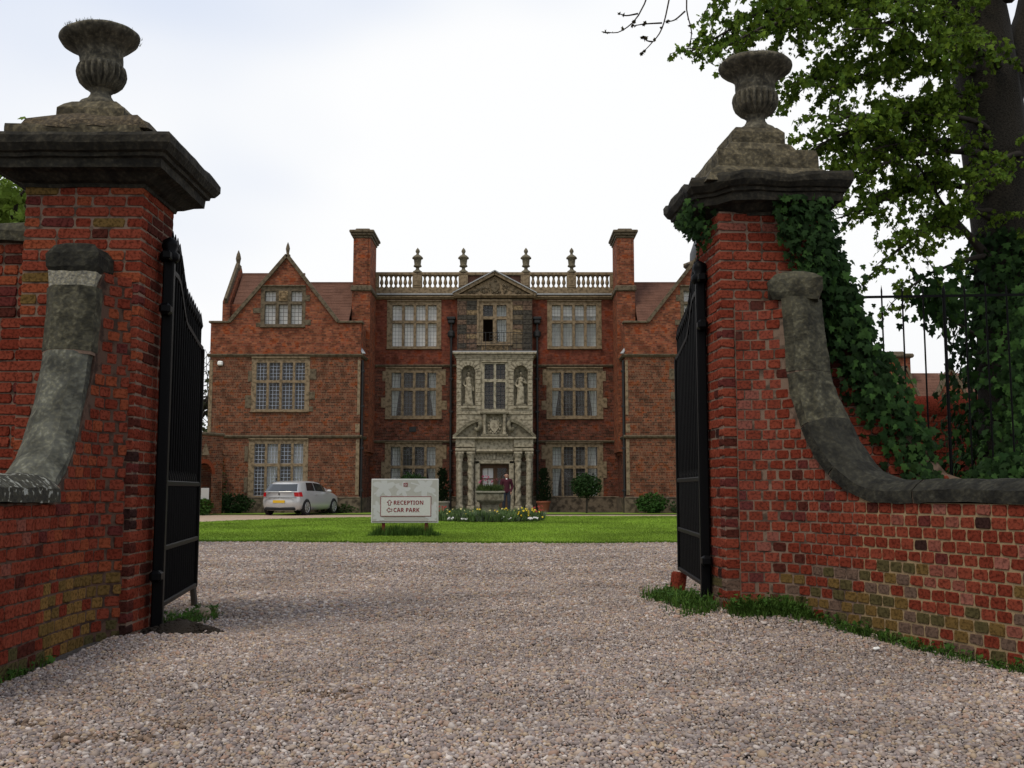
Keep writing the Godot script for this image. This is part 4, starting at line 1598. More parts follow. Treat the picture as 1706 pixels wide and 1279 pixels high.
func ring_loft(mb: MB, levels: Array, rough: float, per := 7, broken := false) -> void:
	# levels: [half width, half depth, height] from the bottom up; a block of worn stone, closed at both ends
	var rows := []
	for l in levels:
		var row := PackedVector3Array()
		var cs := [Vector2(-1, 1), Vector2(1, 1), Vector2(1, -1), Vector2(-1, -1)]
		for k in 4:
			for q in per:
				var e: Vector2 = (cs[k] as Vector2).lerp(cs[(k + 1) % 4], float(q) / per)
				var p := Vector3(e.x * l[0], l[2], e.y * l[1])
				if broken:
					# a corner and parts of the upper edge knocked off
					var c := clampf(1.0 - Vector2(p.x + l[0], p.z - l[1]).length() / 0.24, 0.0, 1.0)
					p += Vector3(0.13, -0.02, -0.13) * c
					var k2 := clampf((p.y - 3.24) / 0.1, 0.0, 1.0) * maxf(0.0, NZ.get_noise_2d(p.x * 9.0, p.z * 9.0 + 4.0)) * 0.16
					p.y -= k2
				row.append(jit(p + Vector3(17, 0, 9), rough, 11.0) - Vector3(17, 0, 9))
		rows.append(row)
	var first := PackedVector3Array()
	var last := PackedVector3Array()
	for j in rows[0].size():
		first.append(Vector3(0, levels[0][2], 0))
		last.append(Vector3(0, levels[levels.size() - 1][2], 0))
	rows.push_front(first)
	rows.push_back(last)
	mb.grid(rows, true, false)


func pier(label: String, at: Vector3, yaw: float, hw: float, dp: float, inner: float, tones: Callable) -> Node3D:
	# hw: half width of the front; dp: depth; inner: +1 when the gateway lies at +x
	var o := thing("gate_pier", label, "gate pier", at, yaw)
	var core := MB.new()
	core.box(Vector3(0, 1.53, -dp * 0.5), Vector3(hw * 2.0 - 0.009, 3.1, dp - 0.009))
	part(o, "mortar", core, M.mortar)
	var loose := MB.new()
	var n := 41
	var orders := [[1, 0, 0, 0], [0, 1, 0, 0], [0, 0, 1, 0], [0, 0, 0, 1], [1, 0, 1, 0, 1]]
	var last := -1
	var f := (hw * 2.0 + 0.012) / 0.7875
	for k in n:
		var y := -0.03 + k * 0.0757 + 0.038
		var pickd := R.randi() % 5
		if pickd == last:
			pickd = (pickd + 1) % 5
		last = pickd
		var x := -hw - 0.006
		for b in orders[pickd]:
			var w := (0.1125 if b else 0.225) * f
			brick(o, Transform3D.IDENTITY, x, w, y, tones.call(o, Vector3(x, y, 0.0)))
			x += w
		# the face towards the gateway and, out of sight, the outer and back faces
		var xi := Transform3D(Basis(Vector3(0, 0, -inner), Vector3.UP, Vector3(inner, 0, 0)), Vector3(hw * inner, 0, 0))
		var xo := Transform3D(Basis(Vector3(0, 0, inner), Vector3.UP, Vector3(-inner, 0, 0)), Vector3(-hw * inner, 0, 0))
		x = 0.1025
		var lay := [0.225, 0.1125, 0.225] if k % 2 else [0.1125, 0.225, 0.225]
		var sc := (dp - 0.1025) / 0.5625
		for w in lay:
			brick(o, xi, x * inner if inner > 0.0 else -(x + w * sc), w * sc, y, tones.call(o, Vector3(hw * inner, y, -x)))
			brick(o, xo, -(x + w * sc) if inner > 0.0 else x, w * sc, y, "", loose)
			x += w * sc
		x = -hw
		for i in 4:
			loose.tint = Color(0.22, 0.06, 0.04)
			loose.box(Vector3(x + hw * 0.25, y, -dp + 0.05), Vector3(hw * 0.5 - 0.01, 0.064, 0.1))
			x += hw * 0.5
	var lo := part(o, "hidden_brickwork", loose, M.brickmass)
	lo.set_meta("kind", "stuff")
	return o


func stone_cap(o: Node3D, hw: float, dp: float, m: Material, rough: float, out := 1.0, broken := false) -> void:
	# a heavy moulded cap, in two stones
	var mb := MB.new()
	var c := Vector3(0, 0, -dp * 0.5)
	var hd := dp * 0.5
	var lv := []
	for e in [[0.012, 3.05], [0.02, 3.075], [0.06, 3.085], [0.13, 3.125], [0.195, 3.14], [0.20, 3.20], [0.225, 3.208], [0.23, 3.232], [0.255, 3.24], [0.275, 3.265], [0.29, 3.285], [0.292, 3.335], [0.275, 3.36]]:
		lv.append([hw + e[0] * out, hd + e[0] * out, e[1]])
	ring_loft(mb, lv, rough, 10, broken)
	var p := part(o, "cap_stone", mb, m, Transform3D(Basis(), c))
	p.position = c


func gate_urn(label: String, at: Vector3, yaw: float, tilt := 0.0, size := 1.0) -> Node3D:
	var u := thing("stone_urn", label, "urn", at, yaw)
	u.scale = Vector3.ONE * size
	var mb := MB.new()
	mb.lathe(Vector3.ZERO, [[0.165, 0.0], [0.165, 0.02], [0.15, 0.045], [0.10, 0.075], [0.078, 0.11], [0.074, 0.135], [0.092, 0.15], [0.092, 0.158]], 40)
	part(u, "foot", mb, M.urn)
	mb = MB.new()
	var flute := func(a, y):
		var t := clampf((y - 0.16) / 0.03, 0.0, 1.0) * clampf((0.345 - y) / 0.02, 0.0, 1.0)
		return 1.0 - 0.2 * t * pow(absf(cos(a * 11.0)), 4.0)
	mb.lathe(Vector3.ZERO, [[0.092, 0.155], [0.13, 0.175], [0.165, 0.21], [0.182, 0.25], [0.188, 0.285], [0.184, 0.315], [0.175, 0.34], [0.163, 0.352], [0.157, 0.362], [0.150, 0.40]], 144, flute)
	part(u, "fluted_bowl", mb, M.urn)
	mb = MB.new()
	var worn := func(a, y): return 1.0 + 0.010 * sin(a * 5.0 + 1.0) * clampf((y - 0.4) * 8.0, 0.0, 1.0) + 0.006 * sin(a * 11.0)
	mb.lathe(Vector3.ZERO, [[0.156, 0.352], [0.160, 0.39], [0.160, 0.42], [0.167, 0.45], [0.182, 0.472], [0.212, 0.497], [0.258, 0.525], [0.288, 0.550], [0.297, 0.572], [0.294, 0.588], [0.278, 0.602], [0.25, 0.606], [0.22, 0.575], [0.12, 0.50], [0.0, 0.49]], 64, worn)
	part(u, "rim", mb, M.urn, Transform3D(Basis(Vector3(0, 0, 1), tilt), Vector3(0.36 * sin(tilt), 0.36 * (1.0 - cos(tilt)), 0)))
	# moss and dead growth along the rim
	var xfs := []
	for i in 220:
		var a := R.randf() * TAU
		var r := R.randf_range(0.2, 0.29)
		xfs.append(Transform3D(Basis(Vector3.UP, R.randf() * TAU).scaled(Vector3.ONE * R.randf_range(0.25, 0.6)), Vector3(r * cos(a), 0.595, r * sin(a))))
	var cols := []
	for i in xfs.size():
		cols.append(Color(0.07, 0.075, 0.03) * R.randf_range(0.6, 1.3))
	stuff(u, "moss", blade_mesh(6, 0.05, 0.004, 0.03, 8), M.blade, xfs, cols)
	return u


func path_at(pl: Array, s: float) -> Array:
	# [point, unit direction] at arc length s along Vector2(x, z) points
	var left := s
	for i in pl.size() - 1:
		var l: float = pl[i].distance_to(pl[i + 1])
		if left <= l or i == pl.size() - 2:
			var d: Vector2 = (pl[i + 1] - pl[i]) / l
			var d2: Vector2 = d
			if i + 2 < pl.size():
				d2 = (pl[i + 2] - pl[i + 1]).normalized()
			return [pl[i] + d * left, d.lerp(d2, clampf(left / l, 0.0, 1.0) * 0.5).normalized()]
		left -= l
	return [pl[0], Vector2.RIGHT]


func ramp_top(rp: Array, s: float) -> float:
	for i in rp.size() - 1:
		if s >= rp[i].x and s <= rp[i + 1].x:
			return lerpf(rp[i].y, rp[i + 1].y, (s - rp[i].x) / maxf(rp[i + 1].x - rp[i].x, 1e-5))
	return rp[rp.size() - 1].y if s > rp[0].x else rp[0].y


func sweep_wall(label: String, pl: Array, side: float, rp: Array, total: float, tones: Callable, fresh: Callable) -> Node3D:
	# a low wall of headers leaving the pier in a curve; pl is its visible face, side turns its direction to the outward normal;
	# rp: Vector2(distance, height) of the coping's underside
	var o := thing("sweep_wall", label, "wall")
	# mortar core
	for q in [[false, 0.0, 9.0], [true, 0.0, 9.0]]:
		var mb := MB.new()
		var n := 150
		for i in n:
			var s0 := total * i / n
			var s1 := total * (i + 1) / n
			var a := path_at(pl, s0)
			var b := path_at(pl, s1)
			var na := Vector2(-a[1].y, a[1].x) * side
			var nb := Vector2(-b[1].y, b[1].x) * side
			var ga := -0.15
			var ta := ramp_top(rp, s0) - 0.004
			var tb := ramp_top(rp, s1) - 0.004
			var isn: bool = fresh.call((s0 + s1) * 0.5)
			if isn != q[0]:
				continue
			var f0: Vector2 = a[0] - na * 0.006
			var f1: Vector2 = b[0] - nb * 0.006
			var k0: Vector2 = a[0] - na * 0.33
			var k1: Vector2 = b[0] - nb * 0.33
			var P := [Vector3(f0.x, ga, f0.y), Vector3(f1.x, ga, f1.y), Vector3(f1.x, tb, f1.y), Vector3(f0.x, ta, f0.y), Vector3(k0.x, ga, k0.y), Vector3(k1.x, ga, k1.y), Vector3(k1.x, tb, k1.y), Vector3(k0.x, ta, k0.y)]
			for w in [[0, 1, 2, 3], [5, 4, 7, 6], [3, 2, 6, 7], [4, 0, 3, 7], [1, 5, 6, 2]]:
				if side > 0.0:
					mb.quad(P[w[3]], P[w[2]], P[w[1]], P[w[0]])
				else:
					mb.quad(P[w[0]], P[w[1]], P[w[2]], P[w[3]])
		if mb.v.size():
			part(o, "mortar", mb, M.mortar_new if q[0] else (M.mortar_old if side < 0.0 else M.mortar))
	var rest := MB.new()
	var all := []
	for k in 34:
		var y := -0.028 + k * 0.0757
		var s := 0.0
		while s < total - 0.1:
			var w := R.randf_range(0.108, 0.118)
			if s == 0.0 and k % 2:
				w = 0.06
			var lim := minf(ramp_top(rp, s), ramp_top(rp, s + w))
			if y + 0.036 < lim + 0.03:
				var a := path_at(pl, s + w * 0.5)
				var nn: Vector2 = Vector2(-a[1].y, a[1].x) * side
				var xf := Transform3D(Basis(Vector3(a[1].x, 0, a[1].y) * side, Vector3.UP, Vector3(nn.x, 0, nn.y)), Vector3(a[0].x, 0, a[0].y))
				# a number that is small for the bricks that show large
				var eye := Vector2(a[0].x, a[0].y)
				all.append([eye.length() + (100.0 if absf(eye.x / eye.y) > 0.53 else 0.0), xf, w, y, tones.call(s, y)])
			s += w
	all.sort_custom(func(p, q): return p[0] < q[0])
	for i in all.size():
		var e: Array = all[i]
		brick(o, e[1], -e[2] * 0.5, e[2], e[3], e[4], null if i < 300 else rest)
	if rest.v.size():
		part(o, "more_brickwork", rest, M.brickmass).set_meta("kind", "stuff")
	return o


func coping(o: Node3D, pl: Array, side: float, inset: float, path: Array, width: float, m: Material, called := "coping_stone", rough := 0.012, broken := false) -> void:
	# one stone of the coping swept along path, Vector2(distance, height) of its underside
	var prof := [Vector2(-0.5, -0.01), Vector2(-0.505, 0.03), Vector2(-0.5, 0.072), Vector2(-0.38, 0.108), Vector2(-0.26, 0.138), Vector2(-0.09, 0.142), Vector2(0.09, 0.142), Vector2(0.26, 0.138), Vector2(0.38, 0.108), Vector2(0.5, 0.072), Vector2(0.505, 0.03), Vector2(0.5, -0.01)]
	var rows := []
	var pts := spline(path, 8)
	for i in pts.size():
		var p: Vector2 = pts[i]
		var t: Vector2 = (pts[mini(i + 1, pts.size() - 1)] - pts[maxi(i - 1, 0)]).normalized()
		var nn := Vector2(t.y, -t.x)
		if nn.x < 0.0 and absf(t.y) > 0.5:
			nn = -nn
		if absf(t.y) <= 0.5 and nn.y < 0.0:
			nn = -nn
		var row := PackedVector3Array()
		for q in prof:
			var s: float = p.x + nn.x * q.y
			var a := path_at(pl, maxf(p.x, 0.0))
			var d: Vector2 = a[1]
			var nrm := Vector2(-d.y, d.x) * side
			var xz: Vector2 = a[0] + d * (s - p.x) - nrm * inset + nrm * (q.x * width)
			var v := Vector3(xz.x, p.y + nn.y * q.y, xz.y)
			v = jit(v, rough * 0.55, 26.0)
			v = jit(v, rough * 1.3, 4.0)
			if absf(absf(q.x) - 0.26) < 0.01 or absf(absf(q.x) - 0.5) < 0.01:
				# chipped arrises
				v = v.lerp(Vector3(xz.x, p.y + nn.y * 0.03, xz.y), 0.22 * maxf(0.0, NZ.get_noise_3d(v.x * 30.0, v.y * 30.0, v.z * 30.0)))
			if broken and i > pts.size() - 3 and q.y > 0.05:
				v = v.lerp(Vector3(v.x, p.y, v.z), R.randf() * 0.5)
			row.append(v)
		rows.append(row)
	var c0 := PackedVector3Array()
	var c1 := PackedVector3Array()
	for j in rows[0].size():
		c0.append((rows[0][0] + rows[0][11] + rows[0][5]) / 3.0)
		c1.append((rows[rows.size() - 1][0] + rows[rows.size() - 1][11] + rows[rows.size() - 1][5]) / 3.0)
	rows.push_front(c0)
	rows.push_back(c1)
	var mb := MB.new()
	mb.grid(rows, true, false, side < 0.0)
	part(o, called, mb, m)
	if called == "coping_stone" and pts.size() > 12:
		# the mortar joint at its lower end
		coping(o, pl, side, inset, [pts[pts.size() - 1], pts[pts.size() - 1] + (pts[pts.size() - 1] - pts[pts.size() - 2]).normalized() * 0.022], width * 0.97, M.mortar, "mortar_joint", 0.004)


func gate(label: String, at: Vector3, yaw: float, len: float, hand: float, y0: float) -> void:
	# a leaf of vertical bars under a swan-necked rail; x runs from the hinge post along the leaf
	var g := thing("iron_gate", label, "gate", at, yaw)
	var drop := func(t): return 2.51 - 0.28 * smoothstep(0.2, 0.5, t) - 0.08 * smoothstep(0.4, 1.0, t)
	var mb := MB.new()
	mb.cbox(Vector3(0, (y0 + 2.6) * 0.5 - 0.08, 0), Vector3(0.075, 2.6 - y0 + 0.16, 0.075), 0.01)
	mb.lathe(Vector3(0, 2.55, 0), [[0.05, 0.0], [0.07, 0.02], [0.07, 0.06], [0.045, 0.08], [0.06, 0.12], [0.05, 0.16], [0.0, 0.19]], 12)
	part(g, "hinge_post", mb, M.iron)
	mb = MB.new()
	mb.cbox(Vector3(-0.07, 2.58, 0), Vector3(0.16, 0.06, 0.06), 0.01)
	mb.cbox(Vector3(-0.07, 2.2, 0), Vector3(0.14, 0.08, 0.08), 0.02)
	mb.cbox(Vector3(-0.07, 0.35, 0), Vector3(0.14, 0.08, 0.08), 0.02)
	part(g, "hinge", mb, M.iron)
	mb = MB.new()
	mb.cbox(Vector3(len, (y0 + drop.call(1.0)) * 0.5, 0), Vector3(0.05, drop.call(1.0) - y0, 0.05), 0.008)
	part(g, "meeting_stile", mb, M.iron)
	for lift in [0.0]:
		mb = MB.new()
		for i in 16:
			var a := i / 16.0
			var b := (i + 1) / 16.0
			mb.bar(Vector3(a * len, drop.call(a) + lift, 0), Vector3(b * len + 0.003, drop.call(b) + lift, 0), 0.03, 0.035)
		part(g, "top_rail", mb, M.iron)
	for y in [0.985, 0.53, y0 + 0.02]:
		mb = MB.new()
		mb.cbox(Vector3(len * 0.5, y, 0), Vector3(len, 0.036, 0.045), 0.006)
		part(g, "rail", mb, M.iron)
	var n := int(len / 0.1)
	for k in range(1, n):
		var t := float(k) / n
		mb = MB.new()
		var top: float = drop.call(t)
		mb.tube([Vector3(t * len, y0, 0), Vector3(t * len, top + 0.19, 0)], [0.0105, 0.0105], 6)
		mb.lathe(Vector3(t * len, top + 0.15, 0), [[0.011, 0.0], [0.024, 0.03], [0.018, 0.06], [0.004, 0.14], [0.0, 0.15]], 6)
		part(g, "bar", mb, M.iron)
		mb = MB.new()
		mb.tube([Vector3((t - 0.5 / n) * len, y0, 0), Vector3((t - 0.5 / n) * len, 0.985, 0)], [0.009, 0.009], 6)
		mb.lathe(Vector3((t - 0.5 / n) * len, 0.98, 0), [[0.01, 0.0], [0.02, 0.03], [0.0, 0.11]], 6)
		part(g, "short_bar", mb, M.iron)


func gateway() -> void:
	brick_meshes()
	# the pier without ivy
	var t1 := func(_o, p):
		if p.x > 0.35 and p.z < -0.05:
			return pick({"rust": 5, "red": 4, "dark": 2, "orange": 0.6})
		if p.y < 1.75 and p.x > -0.1:
			return pick({"red": 4, "burnt": 1.6, "dark": 3, "rust": 5, "plum": 1})
		return pick({"red": 8, "orange": 2, "rust": 5, "plum": 0.6, "dark": 0.8, "olive": 0.5})
	var lp := pier("tall brick gate pier free of ivy, square in plan, carrying a stone urn", Vector3(-2.92, 0.0, -6.8), 0.5, 0.4, 0.66, 1.0, t1)
	stone_cap(lp, 0.4, 0.66, M.cap, 0.010, 0.9)
	var mb := MB.new()
	ring_loft(mb, [[0.46, 0.40, 3.355], [0.46, 0.40, 3.45], [0.455, 0.395, 3.475]], 0.02)
	part(lp, "plinth_slab", mb, M.slab, Transform3D(Basis(), Vector3(-0.08, 0, -0.33)))
	mb = MB.new()
	ring_loft(mb, [[0.43, 0.40, 3.46], [0.40, 0.37, 3.52], [0.33, 0.31, 3.57], [0.25, 0.24, 3.6]], 0.025)
	part(lp, "weathered_mound", mb, M.mound, Transform3D(Basis(), Vector3(0.0, 0, -0.33)))
	mb = MB.new()
	ring_loft(mb, [[0.235, 0.22, 3.57], [0.235, 0.22, 3.66], [0.20, 0.19, 3.70], [0.165, 0.16, 3.73]], 0.02)
	part(lp, "urn_base", mb, M.slab, Transform3D(Basis(), Vector3(-0.03, 0, -0.33)))
	gate_urn("moss-rimmed stone urn on the pier without ivy, fluted bowl darkened by weather", Vector3(-2.97, 3.72, -7.12), 0, 0.12, 0.93)
	# the ivied pier
	var t2 := func(_o, p):
		if p.y < 0.25:
			return pick({"grey": 2, "mossy": 1.5, "rust": 3, "dark": 1})
		if p.y > 2.45:
			return pick({"red": 5, "pink": 1.5, "rust": 4})
		return pick({"red": 8, "rust": 5, "plum": 1.2, "dark": 1.6, "burnt": 0.4, "pink": 0.4})
	var rpz := pier("tall brick gate pier with ivy growing beneath its stone cap", Vector3(1.99, 0.06, -7.75), 5.0, 0.395, 0.66, -1.0, t2)
	stone_cap(rpz, 0.395, 0.66, M.cap, 0.02, 0.74, true)
	mb = MB.new()
	ring_loft(mb, [[0.52, 0.47, 3.29], [0.47, 0.42, 3.39], [0.40, 0.37, 3.43], [0.40, 0.37, 3.53], [0.385, 0.36, 3.58]], 0.012)
	part(rpz, "plinth_slab", mb, M.slab, Transform3D(Basis(), Vector3(0.0, 0, -0.33)))
	mb = MB.new()
	ring_loft(mb, [[0.30, 0.28, 3.58], [0.25, 0.24, 3.66], [0.215, 0.21, 3.68], [0.215, 0.21, 3.77], [0.17, 0.17, 3.82]], 0.006)
	part(rpz, "urn_base", mb, M.slab, Transform3D(Basis(), Vector3(-0.02, 0, -0.33)))
	gate_urn("stone urn with a crisply fluted bowl standing on the ivied gate pier", Vector3(1.99, 3.87, -8.07), 0, -0.03, 1.0)

	# low sweeping walls and their copings
	var pl1 := [Vector2(-2.56, -6.80), Vector2(-2.63, -6.76), Vector2(-2.68, -6.66), Vector2(-2.70, -6.45), Vector2(-2.69, -6.1), Vector2(-2.665, -5.6), Vector2(-2.66, -5.0), Vector2(-2.72, -4.4), Vector2(-2.95, -3.8)]
	pl1 = spline(pl1, 6)
	var rp1 := [Vector2(0, 2.42), Vector2(0.26, 2.42), Vector2(0.29, 1.85), Vector2(0.36, 1.6), Vector2(0.48, 1.32), Vector2(0.64, 1.1), Vector2(0.84, 0.97), Vector2(1.0, 0.93), Vector2(3.5, 0.93)]
	var w1 := func(s, y):
		if s < 0.85 and y < 0.45 and s > 0.3 - y:
			return pick({"ochre": 5, "olive": 3, "rust": 2, "orange": 1})
		if y < 0.14:
			return pick({"mossy": 4, "dark": 2, "rust": 2})
		if s < 0.9:
			return pick({"orange": 3, "red": 6, "rust": 4, "plum": 0.5})
		return pick({"red": 7, "rust": 5, "pink": 1, "plum": 1, "dark": 0.7})
	var sw1 := sweep_wall("low curved brick wall sweeping from the pier without ivy towards the viewer", pl1, -1.0, rp1, 3.3, w1, func(s): return false)
	coping(sw1, pl1, -1.0, 0.17, [Vector2(0.255, 2.30), Vector2(0.265, 2.1), Vector2(0.28, 1.88)], 0.34, M.coping)
	coping(sw1, pl1, -1.0, 0.17, [Vector2(0.285, 1.86), Vector2(0.33, 1.64), Vector2(0.43, 1.38), Vector2(0.58, 1.14), Vector2(0.80, 0.96)], 0.31, M.coping_blue)
	coping(sw1, pl1, -1.0, 0.17, [Vector2(1.75, 0.95), Vector2(1.3, 0.945), Vector2(0.93, 0.94), Vector2(0.84, 0.94)], 0.40, M.coping_white, "coping_stone", 0.02, true)
	coping(sw1, pl1, -1.0, 0.17, [Vector2(1.77, 0.95), Vector2(2.5, 0.945), Vector2(3.3, 0.94)], 0.40, M.coping_dark, "coping_stone", 0.02)
	mb = MB.new()
	ring_loft(mb, [[0.14, 0.10, 2.28], [0.145, 0.11, 2.42]], 0.04)
	part(sw1, "crumbling_joint", mb, M.coping_pale, Transform3D(Basis(), Vector3(-2.865, 0, -6.66)))
	mb = MB.new()
	ring_loft(mb, [[0.135, 0.12, 2.40], [0.158, 0.14, 2.45], [0.16, 0.14, 2.54], [0.125, 0.11, 2.60], [0.07, 0.06, 2.62]], 0.03)
	part(sw1, "moulded_block", mb, M.coping_dark, Transform3D(Basis(), Vector3(-2.865, 0, -6.68)))

	var pl2 := [Vector2(1.70, -7.70), Vector2(1.88, -7.68), Vector2(2.0, -7.61), Vector2(2.11, -7.47), Vector2(2.24, -7.2), Vector2(2.41, -6.85), Vector2(2.65, -6.3), Vector2(2.91, -5.7), Vector2(3.3, -4.95), Vector2(3.8, -4.2)]
	pl2 = spline(pl2, 6)
	var rp2 := [Vector2(0, 2.42), Vector2(0.39, 2.42), Vector2(0.42, 1.85), Vector2(0.48, 1.6), Vector2(0.6, 1.33), Vector2(0.78, 1.12), Vector2(1.0, 0.985), Vector2(1.2, 0.92), Vector2(4.2, 0.92)]
	var w2 := func(s, y):
		var green := NZ.get_noise_2d(s * 5.0, y * 9.0) * 0.35
		if y < 0.42 + green - 0.10 * clampf(s - 1.2, 0.0, 1.5) and s > 0.2:
			return pick({"mossy": 4, "grey": 4, "olive": 3, "rust": 2})
		if s > 1.25:
			return pick({"red": 6, "bloom": 0.8, "pink": 1.5, "plum": 1.2, "burnt": 0.35, "rust": 5})
		return pick({"red": 7, "rust": 5, "plum": 1, "dark": 1.2, "pink": 0.5})
	var sw2 := sweep_wall("low curved brick wall with a black stone coping sweeping from the ivied pier", pl2, 1.0, rp2, 4.1, w2, func(s): return s > 1.05)
	coping(sw2, pl2, 1.0, 0.19, [Vector2(0.375, 2.43), Vector2(0.39, 2.2), Vector2(0.41, 1.87)], 0.42, M.coping)
	coping(sw2, pl2, 1.0, 0.19, [Vector2(0.415, 1.85), Vector2(0.45, 1.68), Vector2(0.535, 1.46)], 0.42, M.coping)
	coping(sw2, pl2, 1.0, 0.19, [Vector2(0.54, 1.45), Vector2(0.63, 1.29), Vector2(0.80, 1.11)], 0.42, M.coping_dark)
	coping(sw2, pl2, 1.0, 0.19, [Vector2(0.81, 1.10), Vector2(0.98, 0.99), Vector2(1.2, 0.925), Vector2(1.55, 0.92)], 0.42, M.coping_dark)
	coping(sw2, pl2, 1.0, 0.19, [Vector2(1.57, 0.92), Vector2(2.0, 0.925), Vector2(2.5, 0.92)], 0.42, M.coping_dark, "coping_stone", 0.02)
	coping(sw2, pl2, 1.0, 0.19, [Vector2(2.53, 0.93), Vector2(3.3, 0.935), Vector2(4.1, 0.93)], 0.42, M.coping_dark, "coping_stone", 0.02)
	mb = MB.new()
	ring_loft(mb, [[0.15, 0.12, 2.42], [0.185, 0.14, 2.48], [0.19, 0.14, 2.57], [0.14, 0.10, 2.62], [0.07, 0.06, 2.64]], 0.035)
	part(sw2, "moulded_block", mb, M.coping, Transform3D(Basis(Vector3.UP, -0.2), Vector3(2.15, 0, -7.66)))

	# taller walls behind: plain one beside the bare pier, ramped one under the ivy
	high_wall()
	ramped_wall()
	gate("black iron gate leaf standing open beside the pier without ivy", Vector3(-2.445, 0.06, -7.16), 98.5, 1.6, 1.0, 0.12)
	gate("black iron gate leaf standing open beside the ivied pier", Vector3(1.515, 0.1, -8.1), 87.5, 1.65, -1.0, 0.14)
	railing()


func face_bricks(o: Node3D, xf: Transform3D, ln: float, top: Callable, tones: Callable, keep: Callable) -> void:
	var rest := MB.new()
	for k in 40:
		var y := 0.04 + k * 0.0757
		var x := -0.11 if k % 2 else 0.0
		while x < ln:
			var w := 0.225 if (R.randf() < 0.8) else 0.1125
			var a := maxf(x, 0.0)
			var e := minf(x + w, ln)
			x += w
			if e - a < 0.05 or y + 0.035 > minf(top.call(a), top.call(e)):
				continue
			if keep.call(a, y):
				brick(o, xf, a, e - a, y, tones.call(a, y))
			else:
				brick(o, xf, a, e - a, y, tones.call(a, y), rest)
	if rest.v.size():
		part(o, "more_brickwork", rest, M.brickmass).set_meta("kind", "stuff")


func high_wall() -> void:
	var o := thing("boundary_wall", "high brick wall with a stone coping beyond the pier without ivy", "wall", Vector3(-3.3, 0, -7.05), -3)
	# runs away from the pier towards -x, turned slightly back
	var mb := MB.new()
	mb.box(Vector3(-2.0, 1.36, -0.17), Vector3(4.0, 2.75, 0.32))
	part(o, "mortar", mb, M.mortar)
	var tn := func(x, _y): return pick({"red": 4, "rust": 4, "plum": 2, "dark": 2, "orange": 2})
	face_bricks(o, Transform3D(Basis(), Vector3(-4.0, 0, 0)), 4.0, func(_x): return 2.76, tn, func(x, y): return x > 2.8 and y > 0.8)
	for k in 4:
		mb = MB.new()
		ring_loft(mb, [[0.49, 0.22, 2.735], [0.49, 0.23, 2.80], [0.48, 0.15, 2.88], [0.47, 0.05, 2.91]], 0.02)
		part(o, "coping_stone", mb, M.coping, Transform3D(Basis(), Vector3(-0.49 - k * 1.0, 0, -0.17)))


func ramped_wall() -> void:
	var o := thing("boundary_wall", "brick wall ramping down from the ivied pier, its top buried in ivy", "wall", Vector3(2.34, 0.05, -7.95), -6)
	var top := func(x): return 2.72 - 0.85 * smoothstep(0.0, 0.7, x) - 0.95 * smoothstep(0.25, 1.15, x) + 0.1
	var mb := MB.new()
	var tp := []
	for k in 25:
		tp.append([k * 0.2, top.call(k * 0.2) - 0.02])
	mb.wall(-0.01, 0.3, -0.1, tp)
	part(o, "mortar", mb, M.mortar)
	var tn := func(x, y): return pick({"red": 4, "rust": 4, "plum": 2, "dark": 3, "grey": 1})
	face_bricks(o, Transform3D(), 4.8, top, tn, func(x, y): return x < 1.5 and y > 0.7)


func railing() -> void:
	var o := thing("iron_railing", "tall thin iron railing above the ivy, seen against the sky", "railing", Vector3(2.95, 0, -8.2), -5)
	var mb := MB.new()
	mb.bar(Vector3(-0.1, 2.56, 0), Vector3(1.2, 2.56, 0), 0.012, 0.02)
	part(o, "rail", mb, M.iron)
	mb = MB.new()
	mb.bar(Vector3(-0.1, 1.05, 0), Vector3(1.2, 1.05, 0), 0.012, 0.02)
	part(o, "rail", mb, M.iron)
	for k in 7:
		var x := 0.06 + k * 0.163
		mb = MB.new()
		var thick := 0.014 if k == 3 else 0.0075
		mb.tube([Vector3(x, 0.95, 0), Vector3(x, 2.6, 0)], [thick, thick], 6)
		mb.lathe(Vector3(x, 2.59, 0), [[thick, 0.0], [thick, 0.02], [0.0, 0.07]], 6)
		part(o, "bar", mb, M.iron)


# ---------------------------------------------------------------- the grounds
func letters(parent: Node3D, text: String, size: float, at: Vector3, m: Material, called: String) -> void:
	var f := SystemFont.new()
	f.font_names = PackedStringArray(["Droid Sans"])
	f.font_weight = 700
	var t := TextMesh.new()
	t.text = text
	t.font = f
	t.font_size = 64
	t.pixel_size = size / 64.0
	t.depth = 0.004
	t.horizontal_alignment = HORIZONTAL_ALIGNMENT_LEFT
	part(parent, called, t, m, Transform3D(Basis(), at))


func arrow(mb: MB, at: Vector3, turn: float, s: float) -> void:
	# an outlined block arrow
	var p := [Vector2(-0.22, -0.5), Vector2(0.22, -0.5), Vector2(0.22, 0.05), Vector2(0.5, 0.05), Vector2(0, 0.55), Vector2(-0.5, 0.05), Vector2(-0.22, 0.05)]
	for i in p.size():
		var a: Vector2 = (p[i] as Vector2).rotated(turn) * s
		var b: Vector2 = (p[(i + 1) % p.size()] as Vector2).rotated(turn) * s
		mb.bar(at + Vector3(a.x, a.y, 0), at + Vector3(b.x, b.y, 0), 0.012, 0.003, Vector3(0, 0, 1))


